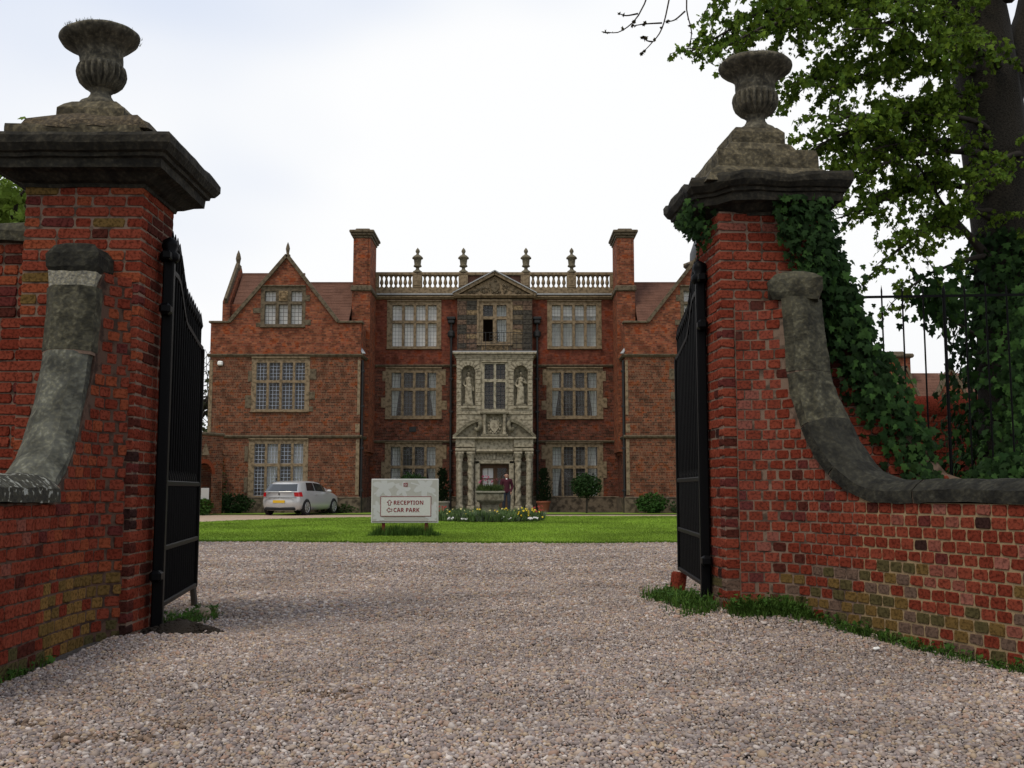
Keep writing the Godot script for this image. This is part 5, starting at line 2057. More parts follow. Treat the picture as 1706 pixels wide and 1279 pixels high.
func sign_board() -> void:
	var o := thing("sign_board", "grey patterned sign on two red posts pointing to reception and car park", "sign", Vector3(-2.27, 0.0, -21.8), 2)
	var wm := mat(lin(0.52, 0.52, 0.50), 0.5)
	var gm := mat(lin(0.37, 0.365, 0.34), 0.5)
	var pm := mat(lin(0.46, 0.465, 0.465), 0.5)
	var rm := mat(lin(0.19, 0.018, 0.022), 0.5)
	var mb := MB.new()
	mb.cbox(Vector3(0, 0.76, 0), Vector3(1.42, 0.93, 0.045), 0.008)
	part(o, "frame", mb, wm)
	mb = MB.new()
	mb.box(Vector3(0, 0.76, 0.023), Vector3(1.38, 0.89, 0.006))
	part(o, "board", mb, gm)
	# pale printed flowers
	mb = MB.new()
	var flower := func(c: Vector2, r: float, ph: float):
		for k in 5:
			var an := ph + TAU * k / 5.0
			var poly := PackedVector2Array()
			for q in 10:
				var t := TAU * q / 10.0
				var v := Vector2(r * 0.52 + r * 0.50 * cos(t), r * (0.27 + 0.06 * sin(3.0 * t)) * sin(t)).rotated(an) + c
				poly.append(Vector2(clampf(v.x, -0.68, 0.68), clampf(v.y, 0.33, 1.19)))
			if Geometry2D.triangulate_polygon(poly).size():
				mb.prism(poly, 0.024, 0.0275 + 0.0004 * k)
	flower.call(Vector2(-0.45, 1.05), 0.24, 0.3)
	flower.call(Vector2(0.42, 1.04), 0.24, 0.9)
	flower.call(Vector2(-0.05, 1.0), 0.17, 0.1)
	flower.call(Vector2(-0.58, 0.62), 0.14, 1.7)
	flower.call(Vector2(0.6, 0.6), 0.15, 1.2)
	flower.call(Vector2(-0.55, 0.42), 0.13, 0.8)
	flower.call(Vector2(0.57, 0.4), 0.14, 0.4)
	for e in [[Vector2(-0.65, 0.9), Vector2(-0.45, 1.05)], [Vector2(-0.4, 1.06), Vector2(-0.12, 1.12)], [Vector2(0.12, 1.14), Vector2(0.4, 1.06)], [Vector2(0.66, 0.86), Vector2(0.48, 1.0)], [Vector2(-0.66, 0.5), Vector2(-0.5, 0.36)]]:
		mb.bar(Vector3(e[0].x, e[0].y, 0.026), Vector3(e[1].x, e[1].y, 0.026), 0.03, 0.004, Vector3(0, 0, 1))
	part(o, "printed_flowers", mb, pm)
	mb = MB.new()
	mb.box(Vector3(0.02, 0.645, 0.029), Vector3(1.06, 0.42, 0.008))
	part(o, "panel", mb, wm)
	mb = MB.new()
	for s in [-1.0, 1.0]:
		mb.box(Vector3(0.02, 0.645 + 0.205 * s, 0.034), Vector3(1.07, 0.012, 0.004))
		mb.box(Vector3(0.02 + 0.53 * s, 0.645, 0.034), Vector3(0.012, 0.41, 0.004))
		mb.box(Vector3(0, 0.76 - 0.43, 0.028), Vector3(1.38, 0.006, 0.003))
	part(o, "panel_border", mb, rm)
	mb = MB.new()
	mb.box(Vector3(0.01, 1.10, 0.03), Vector3(0.085, 0.08, 0.006))
	part(o, "emblem", mb, rm)
	mb = MB.new()
	for k in 3:
		mb.box(Vector3(0.01 + (k - 1) * 0.022, 1.105, 0.0345), Vector3(0.008, 0.05 - 0.012 * absf(k - 1), 0.003))
	mb.box(Vector3(0.01, 1.075, 0.0345), Vector3(0.06, 0.006, 0.003))
	part(o, "emblem_mark", mb, pm)
	letters(o, "RECEPTION", 0.118, Vector3(-0.245, 0.722, 0.035), rm, "lettering")
	letters(o, "CAR PARK", 0.118, Vector3(-0.245, 0.567, 0.035), rm, "lettering")
	mb = MB.new()
	arrow(mb, Vector3(-0.325, 0.722, 0.035), 0.0, 0.105)
	part(o, "up_arrow", mb, rm)
	mb = MB.new()
	arrow(mb, Vector3(-0.325, 0.567, 0.035), PI / 2, 0.105)
	part(o, "side_arrow", mb, rm)
	for s in [-1.0, 1.0]:
		mb = MB.new()
		mb.cbox(Vector3(0.455 * s, 0.35, -0.05), Vector3(0.07, 0.8, 0.055), 0.006)
		part(o, "post", mb, rm)
	# uncut grass round the posts
	var xfs := []
	var cols := []
	for i in 420:
		var x := R.randf_range(-0.75, 0.72)
		var s := R.randf_range(1.5, 4.2) * (1.0 if absf(x) < 0.62 else 0.5)
		xfs.append(Transform3D(Basis(Vector3.UP, R.randf() * TAU).scaled(Vector3(1.2, s, 1.2)), Vector3(-2.27 + x, 0.0, -21.85 + R.randfn(0, 0.12))))
		cols.append(Color(0.05, 0.10, 0.018) * R.randf_range(0.6, 1.3))
	var g := stuff(self, "long_grass", blade_mesh(8, 0.07, 0.004, 0.04, 5), M.blade, xfs, cols)
	tag(g, "uncut grass round the sign's two posts", "")


func car_surface(u: float, k: int) -> Vector3:
	# one half of the shell: x from the tail (0) to the nose (4.24), k runs from the sill up to the roof's middle
	var X := [0.0, 0.05, 0.17, 0.40, 0.70, 1.05, 1.5, 2.0, 2.5, 2.9, 3.3, 3.7, 3.98, 4.12, 4.2, 4.24]
	var S := [0.0, 0.62, 0.90, 0.97, 1.0, 1.0, 1.0, 1.0, 1.0, 1.0, 0.995, 0.97, 0.92, 0.8, 0.55, 0.0]
	var B := [0.93, 0.93, 0.93, 0.94, 0.945, 0.94, 0.93, 0.92, 0.91, 0.90, 0.88, 0.82, 0.74, 0.68, 0.64, 0.62]
	var T := [1.33, 1.335, 1.35, 1.37, 1.395, 1.41, 1.415, 1.395, 1.34, 1.16, 0.955, 0.90, 0.80, 0.72, 0.66, 0.63]
	var f := clampf(u, 0.0, 15.0)
	var i := mini(int(f), 14)
	var t := f - i
	var x := lerpf(X[i], X[i + 1], t)
	var s := lerpf(S[i], S[i + 1], t)
	var b := lerpf(B[i], B[i + 1], t)
	var r := lerpf(T[i], T[i + 1], t)
	var w := 0.875 * s
	var glass := clampf((r - b) / 0.4, 0.0, 1.0)
	var P := [Vector2(0.80, 0.2), Vector2(0.95, 0.27), Vector2(0.99, 0.42), Vector2(1.0, 0.58), Vector2(0.985, 0.76), Vector2(0.945, b), Vector2(lerpf(0.93, 0.90, glass), lerpf(b, r, 0.12)), Vector2(lerpf(0.86, 0.755, glass), lerpf(b, r, 0.8)), Vector2(lerpf(0.72, 0.66, glass), lerpf(b, r, 0.95)), Vector2(0.36, lerpf(b, r, 0.995)), Vector2(0.0, r)]
	var p: Vector2 = P[k]
	# the tailgate leans forward and the bumper stands out
	var lean := 0.0
	if p.y > 0.9:
		lean = 0.42 * smoothstep(0.9, 1.42, p.y)
	elif p.y > 0.62:
		lean = 0.04
	if p.y < 0.3:
		lean = 0.07
	x += lean * clampf(1.0 - x / 1.6, 0.0, 1.0)
	if x > 3.6 and p.y < 0.35:
		x -= 0.06
	return Vector3(x, p.y, p.x * w)


func car(label: String, paint: Color, at: Vector3, yaw: float) -> Node3D:
	var o := thing("parked_car", label, "car", at, yaw)
	var pm := StandardMaterial3D.new()
	pm.albedo_color = paint
	pm.metallic = 0.3
	pm.roughness = 0.38
	pm.clearcoat_enabled = true
	pm.clearcoat = 0.8
	pm.clearcoat_roughness = 0.08
	var dark := StandardMaterial3D.new()
	dark.albedo_color = lin(0.015, 0.018, 0.02)
	dark.roughness = 0.06
	dark.metallic_specular = 0.7
	var rubber := mat(lin(0.018, 0.018, 0.018), 0.85)
	var alloy := mat(lin(0.5, 0.5, 0.5), 0.35)
	alloy.metallic = 0.6
	var lamp := StandardMaterial3D.new()
	lamp.albedo_color = lin(0.45, 0.015, 0.02)
	lamp.roughness = 0.12
	var grid := func(u0, u1, k0, k1, lift, nu, mirror):
		var rows := []
		for i in nu + 1:
			var row := PackedVector3Array()
			var u: float = lerpf(u0, u1, float(i) / nu)
			for k in range(k0, k1 + 1):
				var p := car_surface(u, k)
				var q := Vector3(p.x, p.y, p.z)
				var e := (q - Vector3(clampf(q.x, 0.6, 3.6), 0.8, 0)).normalized()
				q += e * lift
				q.z *= mirror
				row.append(q)
			rows.append(row)
		return rows
	var mb := MB.new()
	for s in [1.0, -1.0]:
		mb.grid(grid.call(0.0, 15.0, 0, 10, 0.0, 45, s), false, true, s < 0.0)
	var body := part(o, "body", mb, pm)
	mb = MB.new()
	mb.box(Vector3(2.1, 0.28, 0), Vector3(3.7, 0.14, 1.4))
	mb.cbox(Vector3(0.14, 0.27, 0), Vector3(0.22, 0.12, 1.3), 0.03)
	part(o, "underbody", mb, rubber)
	mb = MB.new()
	for s in [1.0, -1.0]:
		mb.grid(grid.call(0.0, 1.95, 6, 7, 0.012, 10, s), false, true, s < 0.0)
	part(o, "rear_window", mb, dark)
	for s in [1.0, -1.0]:
		mb = MB.new()
		mb.grid(grid.call(4.5, 6.3, 6, 7, 0.012, 6, s), false, true, s < 0.0)
		part(o, "side_window", mb, dark)
		mb = MB.new()
		mb.grid(grid.call(6.42, 8.6, 6, 7, 0.012, 6, s), false, true, s < 0.0)
		part(o, "side_window", mb, dark)
		mb = MB.new()
		mb.grid(grid.call(1.35, 3.0, 4, 5, 0.014, 5, s), false, true, s < 0.0)
		part(o, "tail_light", mb, lamp)
		mb = MB.new()
		for x in [1.72, 2.52]:
			mb.cbox(Vector3(x, 0.84, 0.862 * s), Vector3(0.18, 0.03, 0.03), 0.01)
		part(body, "door_handle", mb, pm)
		mb = MB.new()
		mb.cbox(Vector3(2.75, 0.98, 0.95 * s), Vector3(0.12, 0.12, 0.2), 0.04)
		part(o, "wing_mirror", mb, pm)
		for x in [0.78, 3.44]:
			mb = MB.new()
			var rows := []
			for e in [[0.2, 0.80], [0.30, 0.80], [0.318, 0.82], [0.318, 0.96], [0.305, 0.99], [0.21, 0.985]]:
				var row := PackedVector3Array()
				for j in 24:
					var an := TAU * j / 24.0
					row.append(Vector3(x + e[0] * cos(an), 0.318 + e[0] * sin(an), (e[1] - 0.09) * s))
				rows.append(row)
			mb.grid(rows, true, true, s < 0.0)
			var wl := part(o, "wheel", mb, rubber)
			mb = MB.new()
			for j in 7:
				var an := TAU * j / 7.0
				var d := Vector3(cos(an), sin(an), 0)
				mb.bar(Vector3(x, 0.318, 0.885 * s) + d * 0.03, Vector3(x, 0.318, 0.885 * s) + d * 0.21, 0.05, 0.02, Vector3(0, 0, 1))
			var rim := []
			var rr := []
			for j in 25:
				rim.append(Vector3(x + 0.205 * cos(TAU * j / 24.0), 0.318 + 0.205 * sin(TAU * j / 24.0), 0.888 * s))
				rr.append(0.014)
			mb.tube(rim, rr, 6)
			part(wl, "rim", mb, alloy)
			# dark tube on the body: the arch hollow's shade put into its colour
			mb = MB.new()
			var ring := []
			var ra := []
			for j in 15:
				var an := PI * (j / 14.0 * 1.24 - 0.12)
				ring.append(Vector3(x + 0.335 * cos(an), 0.318 + 0.335 * sin(an), 0.855 * s))
				ra.append(0.022)
			mb.tube(ring, ra, 6)
			mb.lathe(Vector3.ZERO, [[0.0, 0.0]], 3)
			part(o, "wheel_arch", mb, rubber)
	mb = MB.new()
	mb.cbox(Vector3(-0.0, 0.56, 0), Vector3(0.02, 0.11, 0.52), 0.004)
	part(o, "number_plate", mb, mat(lin(0.62, 0.38, 0.02), 0.4))
	mb = MB.new()
	mb.box(Vector3(0.02, 0.72, 0), Vector3(0.06, 0.012, 1.5))
	mb.box(Vector3(0.02, 0.93, 0), Vector3(0.07, 0.01, 1.35))
	part(o, "tailgate_seam", mb, rubber)
	mb = MB.new()
	mb.cbox(Vector3(0.01, 0.86, 0), Vector3(0.05, 0.07, 0.07), 0.02)
	part(o, "badge", mb, dark)
	mb = MB.new()
	mb.bar(Vector3(0.06, 0.98, 0.0), Vector3(0.14, 1.06, 0.25), 0.02)
	part(o, "rear_wiper", mb, rubber)
	return o


func leaf_ivy(tint = null) -> ArrayMesh:
	return leaf([[0.0, 0.0], [0.22, -0.1], [0.5, 0.06], [0.30, 0.30], [0.40, 0.58], [0.17, 0.62], [0.0, 1.0]], 0.18, tint)


func leaf_tree(tint = null) -> ArrayMesh:
	return leaf([[0.0, 0.0], [0.2, -0.1], [0.46, 0.06], [0.34, 0.25], [0.56, 0.52], [0.28, 0.58], [0.0, 1.0]], 0.22, tint)


func leaf(half: Array, fold: float, tint = null) -> ArrayMesh:
	# stalk at the origin, tip at +y, face to +z, folded along the rib and bent back at the tip
	var mb := MB.new()
	mb.tint = tint
	var bend := func(x, y): return Vector3(x, y, -fold * absf(x) - 0.22 * y * y + 0.06 * y)
	for s in [1.0, -1.0]:
		for i in half.size() - 1:
			var a: Vector3 = bend.call(half[i][0] * s, half[i][1])
			var b: Vector3 = bend.call(half[i + 1][0] * s, half[i + 1][1])
			var c: Vector3 = bend.call(0.0, 0.36)
			if s > 0.0:
				mb.tri(c, b, a)
			else:
				mb.tri(c, a, b)
	return mb.done()


func leaf_mass(o: Node3D, kind: String, places: Array, cols: Array, eye: Vector3, singles := 300, called := "leaf") -> void:
	# the leaves that show largest become parts of their own, the rest one mass
	var order := range(places.size())
	var near := []
	for i in places.size():
		var p: Transform3D = places[i]
		var q := p.origin - eye
		var a := absf(q.x / q.z)
		var up := q.y / -q.z
		var shown: bool = a < 0.5 and up < 0.5 and up > -0.28
		near.append((0.0 if shown else 100.0) + q.length() / p.basis.y.length() - absf(p.basis.z.normalized().dot(q.normalized())) * 40.0)
	order.sort_custom(func(a, b): return near[a] < near[b])
	# six tones for the single leaves, each a mesh that carries its colour
	var tinted := []
	for k in 6:
		var c: Color = cols[order[k * order.size() / 7]]
		tinted.append(leaf_ivy(c) if kind == "ivy" else leaf_tree(c))
	var xfs := []
	var cc := []
	for n in order.size():
		var i: int = order[n]
		if n < singles:
			part(o, called, tinted[n % 6], M.leaf, places[i])
		else:
			xfs.append(places[i])
			cc.append(cols[i])
	if xfs.size():
		stuff(o, "foliage", leaf_ivy() if kind == "ivy" else leaf_tree(), M.leaf, xfs, cc)


func look(dir: Vector3, face: Vector3, s: float) -> Basis:
	# leaf basis: y along dir, z towards face
	var y := dir.normalized()
	var x := y.cross(face)
	if x.length() < 0.01:
		x = y.cross(Vector3(0.3, 0.5, 0.8))
	x = x.normalized()
	var z := x.cross(y)
	return Basis(x * s, y * s, z * s)


func bush(called: String, label: String, cat: String, at: Vector3, size: Vector3, n: int, s: float, base: Color, stems := 5, group := "", singles := 0) -> Node3D:
	# leaves through the outer shell of a lumpy volume on a few stems
	var o := thing(called, label, cat, at, 0, group)
	var mb := MB.new()
	for k in stems:
		var an := TAU * k / stems
		mb.tube([Vector3(0.05 * cos(an), 0, 0.05 * sin(an)), Vector3(size.x * 0.5 * cos(an), size.y * 0.6, size.z * 0.5 * sin(an))], [0.025, 0.008], 5)
	part(o, "stem", mb, M.twig)
	var xfs := []
	var cols := []
	for i in n:
		var d := Vector3(R.randfn(), R.randfn(), R.randfn()).normalized()
		var lump := 1.0 + 0.3 * NZ.get_noise_3d(d.x * 5.0 + at.x, d.y * 5.0, d.z * 5.0)
		var r := pow(R.randf(), 0.35) * lump
		var p := Vector3(d.x * size.x, size.y * 0.52 + d.y * size.y * 0.5, d.z * size.z) * Vector3(r, 1, r)
		p.y = size.y * 0.52 + (p.y - size.y * 0.52) * r
		if p.y < 0.03:
			continue
		xfs.append(Transform3D(look(d + Vector3(R.randfn(), R.randfn() - 0.3, R.randfn()) * 0.6, d + Vector3(0, 0.7, 0) + Vector3(R.randfn(), R.randfn(), R.randfn()) * 0.5, s * R.randf_range(0.6, 1.3)), p))
		cols.append(base * R.randf_range(0.6, 1.35))
	var f := stuff(o, "foliage", leaf_ivy(), M.leaf, xfs, cols)
	return o


func grounds() -> void:
	M.leaf = leafy(Color(1, 1, 1), 0.8)
	sign_board()
	car("silver hatchback parked on the drive in front of the gabled wing", lin(0.47, 0.475, 0.48), Vector3(-9.4, -0.045, -41.4), 76)
	planter()
	flower_bed()
	# clipped standards, shrubs and pots along the house
	for q in [[3.3, -45.5, "round-headed clipped tree on a thin stem under the window by the ivied side"], [-4.45, -45.6, "round-headed clipped tree showing above the reception sign"]]:
		var o := thing("clipped_tree", q[2], "topiary tree", Vector3(q[0], -0.05, q[1]), 0, "clipped trees before the house")
		var mb := MB.new()
		mb.tube([Vector3(0, 0, 0), Vector3(0.02, 0.5, 0), Vector3(0, 1.2, 0)], [0.045, 0.04, 0.035], 7)
		part(o, "trunk", mb, M.twig)
		var xfs := []
		var cols := []
		for i in 2600:
			var d := Vector3(R.randfn(), R.randfn(), R.randfn()).normalized()
			var r := pow(R.randf(), 0.25) * (1.0 + 0.35 * NZ.get_noise_3d(d.x * 7.0, d.y * 7.0, d.z * 7.0))
			xfs.append(Transform3D(look(d + Vector3(R.randfn(), R.randfn(), R.randfn()) * 0.7, d, R.randf_range(0.05, 0.10)), Vector3(0, 1.22, 0) + d * r * Vector3(0.65, 0.52, 0.65)))
			cols.append(Color(0.022, 0.048, 0.014) * R.randf_range(0.6, 1.5))
		stuff(o, "crown", leaf_ivy(), M.leaf, xfs, cols)
	bush("shrub", "broad leafy green shrub against the wing wall beside the ivied gate leaf", "shrub", Vector3(6.15, -0.05, -45.2), Vector3(0.75, 0.85, 0.5), 1300, 0.10, Color(0.035, 0.085, 0.018))
	bush("shrub", "low dark shrub at the wing's foot just inside the ivied gate leaf", "shrub", Vector3(7.6, -0.05, -45.3), Vector3(0.7, 0.5, 0.4), 500, 0.1, Color(0.03, 0.06, 0.02))
	bush("shrub", "dark bushy shrub filling the bed behind the parked car's tail", "shrub", Vector3(-12.3, -0.05, -45.2), Vector3(0.95, 0.85, 0.45), 1300, 0.11, Color(0.025, 0.05, 0.015))
	bush("shrub", "bright green shrub in front of the garden wall's arch", "shrub", Vector3(-12.75, -0.05, -41.9), Vector3(0.5, 0.75, 0.45), 800, 0.13, Color(0.05, 0.10, 0.02))
	bush("climber", "thin climbing plant growing up the wing's corner beside the arch", "climbing plant", Vector3(-13.25, -0.05, -45.85), Vector3(0.45, 2.7, 0.14), 420, 0.11, Color(0.045, 0.06, 0.018))
	bush("shrub", "straggling low plants along the wing's plinth in front of the car's bonnet", "shrub", Vector3(-7.9, -0.05, -45.5), Vector3(1.0, 0.4, 0.3), 420, 0.1, Color(0.04, 0.06, 0.02))
	for q in [[-3.2, "dark upright conifer in a pale pot beside the porch, on the sign's side", lin(0.30, 0.27, 0.22)], [1.45, "dark upright conifer in a terracotta pot beside the porch, on the man's side", lin(0.26, 0.085, 0.045)]]:
		var o := thing("potted_conifer", q[1], "potted plant", Vector3(q[0], -0.05, -47.3), 0, "potted conifers flanking the porch")
		var mb := MB.new()
		mb.lathe(Vector3.ZERO, [[0.22, 0.0], [0.30, 0.42], [0.34, 0.44], [0.34, 0.52], [0.28, 0.52], [0.0, 0.46]], 16)
		part(o, "pot", mb, mat(q[2], 0.85, M.grain, 3.0))
		var xfs := []
		var cols := []
		for i in 900:
			var t := R.randf()
			var an := R.randf() * TAU
			var r := (0.30 * (1.0 - t * t) + 0.12) * sqrt(R.randf()) * (1.0 + 0.9 * NZ.get_noise_2d(an * 3.0 + q[0], t * 12.0))
			xfs.append(Transform3D(look(Vector3(cos(an), 0.9, sin(an)), Vector3(cos(an), -0.3, sin(an)), R.randf_range(0.06, 0.13)), Vector3(r * cos(an), 0.5 + t * 1.5, r * sin(an))))
			cols.append(Color(0.014, 0.026, 0.011) * R.randf_range(0.6, 1.4))
		stuff(o, "foliage", leaf_ivy(), M.leaf, xfs, cols)
	garden_wall()
	outbuilding()
	gate_litter()


func planter() -> void:
	var o := thing("stone_planter", "old stone basin on a moulded foot standing in the flower bed before the door", "planter", Vector3(-0.72, 0.0, -34.0))
	var mb := MB.new()
	ring_loft(mb, [[0.46, 0.38, -0.1], [0.46, 0.38, 0.10], [0.40, 0.33, 0.13], [0.32, 0.26, 0.2], [0.27, 0.22, 0.34], [0.28, 0.23, 0.50], [0.36, 0.30, 0.58]], 0.012)
	part(o, "foot", mb, M.porch_green)
	mb = MB.new()
	ring_loft(mb, [[0.34, 0.28, 0.57], [0.42, 0.35, 0.61], [0.445, 0.37, 0.66], [0.445, 0.37, 0.82], [0.43, 0.36, 0.86], [0.48, 0.40, 0.89]], 0.010)
	part(o, "basin", mb, M.porch_green)
	mb = MB.new()
	ring_loft(mb, [[0.47, 0.39, 0.885], [0.49, 0.41, 0.90], [0.485, 0.405, 0.945], [0.40, 0.33, 0.95]], 0.010)
	part(o, "rim", mb, M.coping_pale)
	# pink flowers planted in it
	var f := thing("pink_flowers", "loose pink flowers and grassy leaves growing in the stone basin", "flowers", Vector3(-0.72, 0.93, -34.0))
	var xfs := []
	var cols := []
	for i in 260:
		var a := R.randf() * TAU
		var r := sqrt(R.randf())
		xfs.append(Transform3D(Basis(Vector3.UP, R.randf() * TAU).scaled(Vector3(2.2, R.randf_range(2.0, 4.5), 2.2)), Vector3(cos(a) * r * 0.40, 0, sin(a) * r * 0.3)))
		cols.append(Color(0.055, 0.085, 0.025) * R.randf_range(0.6, 1.3))
	stuff(f, "leaves", blade_mesh(6, 0.06, 0.005, 0.04, 6), M.blade, xfs, cols)
	var pm := leafy(Color(0.42, 0.09, 0.16), 0.0)
	pm.vertex_color_use_as_albedo = false
	var pet := bloom_mesh(6, 0.034)
	for i in 26:
		var a := R.randf() * TAU
		var r := sqrt(R.randf())
		var p := Vector3(-0.05 + cos(a) * r * 0.34, R.randf_range(0.18, 0.52), sin(a) * r * 0.25)
		part(f, "bloom", pet, pm, Transform3D(Basis.from_euler(Vector3(R.randf_range(-0.5, 1.2), R.randf() * TAU, 0)).scaled(Vector3.ONE * R.randf_range(0.8, 1.4)), p))


func bloom_mesh(n: int, r: float) -> ArrayMesh:
	# petals round a raised cup, facing up
	var mb := MB.new()
	for k in n:
		var a := TAU * k / n
		var d := Vector3(cos(a), 0, sin(a))
		var s := Vector3(-sin(a), 0, cos(a))
		mb.quad(d * r * 0.15, d * r * 0.6 + s * r * 0.38 + Vector3(0, r * 0.2, 0), d * r + Vector3(0, r * 0.1, 0), d * r * 0.6 - s * r * 0.38 + Vector3(0, r * 0.2, 0))
	mb.lathe(Vector3.ZERO, [[r * 0.2, 0.0], [r * 0.26, r * 0.5], [r * 0.18, r * 0.5], [0.0, r * 0.2]], 7)
	return mb.done()


func flower_bed() -> void:
	var ring := []
	for k in 28:
		var a := TAU * k / 28.0
		ring.append(Vector2(-0.75 + 1.75 * cos(a) * (1.0 + 0.05 * sin(a * 5.0)), -33.8 + 2.6 * sin(a)))
	sheet("flower_bed", ring, 0.05, M.soil)
	var poly := PackedVector2Array(ring)
	var xfs := []
	var cols := []
	for i in 2600:
		var p := Vector2(-0.75 + R.randf_range(-1.85, 1.85), -33.8 + R.randf_range(-2.7, 2.7))
		if not Geometry2D.is_point_in_polygon(p, poly):
			continue
		if absf(p.x + 0.72) < 0.5 and absf(p.y + 34.0) < 0.42:
			continue
		var s := R.randf_range(0.7, 1.6) * (0.7 + 0.5 * NZ.get_noise_2d(p.x * 9.0, p.y * 9.0))
		xfs.append(Transform3D(Basis(Vector3.UP, R.randf() * TAU).scaled(Vector3(1.3, s * 1.15, 1.3)), Vector3(p.x, 0.04, p.y)))
		var w := R.randf_range(0.6, 1.25)
		cols.append(Color(0.095 * w, 0.15 * w, 0.05 * w) if R.randf() < 0.75 else Color(0.10 * w, 0.13 * w, 0.08 * w))
	var g := stuff(self, "bed_foliage", blade_mesh(9, 0.26, 0.011, 0.07, 7), M.blade, xfs, cols)
	tag(g, "strappy green leaves of the spring bulbs round the stone basin", "")
	# single blooms: daffodils, tulips, white clumps along the edge
	var kinds := [
		["daffodil", "yellow daffodil among the strappy leaves of the round bed", "flower", Color(0.70, 0.52, 0.04), 70, 0.034, "daffodils in the round bed"],
		["pale_narcissus", "cream narcissus in the round bed before the door", "flower", Color(0.70, 0.64, 0.30), 34, 0.03, "cream narcissi in the round bed"],
		["red_tulip", "dull red tulip at the end of the round bed", "flower", Color(0.30, 0.05, 0.04), 16, 0.045, "red tulips in the round bed"],
		["white_flower", "small white flower at the front edge of the round bed", "flower", Color(0.70, 0.68, 0.66), 36, 0.034, "white edging flowers of the round bed"]]
	var stem := MB.new()
	stem.tube([Vector3(0, -0.34, 0), Vector3(0.01, -0.1, 0), Vector3.ZERO], [0.006, 0.005, 0.004], 5)
	var stem_mesh := stem.done()
	var sm := leafy(Color(0.05, 0.09, 0.02), 0.0)
	sm.vertex_color_use_as_albedo = false
	for q in kinds:
		var m := leafy(q[3], 0.0)
		m.vertex_color_use_as_albedo = false
		var first: Node3D = null
		for i in q[4]:
			var a := R.randf() * TAU
			var r := sqrt(R.randf()) * 0.93
			var p := Vector3(-0.75 + 1.7 * r * cos(a), R.randf_range(0.10, 0.40), -33.8 + 2.5 * r * sin(a))
			if q[0] == "daffodil" and i < 26:
				p = Vector3(0.42 + R.randfn(0, 0.26), R.randf_range(0.12, 0.44), -32.2 + R.randfn(0, 0.3))
			elif q[0] == "red_tulip":
				p.x = -2.35 + R.randfn(0, 0.12) if i < 9 else 0.85 + R.randfn(0, 0.1)
				p.y = R.randf_range(0.3, 0.45)
			elif q[0] == "white_flower":
				p = Vector3([0.62, 0.62, -0.15, -1.35, -1.95][i % 5] + R.randfn(0, 0.11), R.randf_range(0.09, 0.16), -31.45 + R.randfn(0, 0.06))
			elif absf(p.x + 0.72) < 0.5 and absf(p.z + 34.0) < 0.45:
				p.z = -32.0 + R.randfn(0, 0.2)
			if first == null:
				first = thing(q[0], q[1], q[2], p, 0, q[6])
				part(first, "bloom", bloom_mesh(6, q[5]), m, Transform3D(Basis(Vector3.RIGHT, 0.9), Vector3.ZERO))
				part(first, "stem", stem_mesh, sm)
			else:
				copy(first, q[0], p, R.randf_range(-70, 70))


func garden_wall() -> void:
	# brick garden wall with an arched doorway, running from the wing towards the viewer's left
	var o := thing("garden_wall", "old brick garden wall with a small arched doorway beside the gabled wing", "wall", Vector3(-12.62, -0.05, -44.4), 62)
	var mb := MB.new()
	var holes := []
	for k in 10:
		var x := -1.45 + 0.09 * k
		var xm := x + 0.045 + 1.0
		holes.append(Rect2(x, -0.04, 0.0901, 1.75 + sqrt(maxf(0.0, 0.45 * 0.45 - xm * xm))))
	mb.wall(0.0, 0.36, -0.05, [[-9.0, 3.35], [0.1, 3.35]], holes)
	part(o, "wall", mb, M.brick_mid)
	mb = MB.new()
	mb.cbox(Vector3(-4.45, 3.42, -0.18), Vector3(9.2, 0.14, 0.5), 0.04)
	part(o, "coping", mb, M.dress_dark)
	mb = MB.new()
	mb.prism(PackedVector2Array([Vector2(-1.2, 2.5), Vector2(-0.8, 2.5), Vector2(-1.0, 3.0)]), -0.05, 0.1)
	part(o, "stone_crest", mb, M.dress)
	for k in 9:
		var a0 := PI * k / 9.0
		var a1 := PI * (k + 1) / 9.0
		mb = MB.new()
		var p := PackedVector2Array()
		for q in [[a0, 0.46], [a0, 0.64], [a1, 0.64], [a1, 0.46]]:
			p.append(Vector2(-1.0 + cos(q[0]) * q[1], 1.71 + sin(q[0]) * q[1]))
		mb.prism(p, -0.1, 0.03)
		part(o, "arch_brick", mb, M.orange)
	mb = MB.new()
	mb.box(Vector3(-1.0, 1.1, -1.0), Vector3(2.2, 2.4, 0.1))
	part(o, "passage", mb, M.brick_up)
	var s := thing("notice_board", "small white notice on a stake by the garden wall's arch", "sign", Vector3(-12.5, -0.05, -41.8), 5)
	mb = MB.new()
	mb.cbox(Vector3(0, 0.88, 0), Vector3(0.32, 0.46, 0.03), 0.006)
	part(s, "board", mb, mat(lin(0.40, 0.40, 0.38), 0.6))
	mb = MB.new()
	mb.cbox(Vector3(0, 0.4, -0.03), Vector3(0.06, 0.9, 0.04), 0.005)
	part(s, "stake", mb, M.oak)


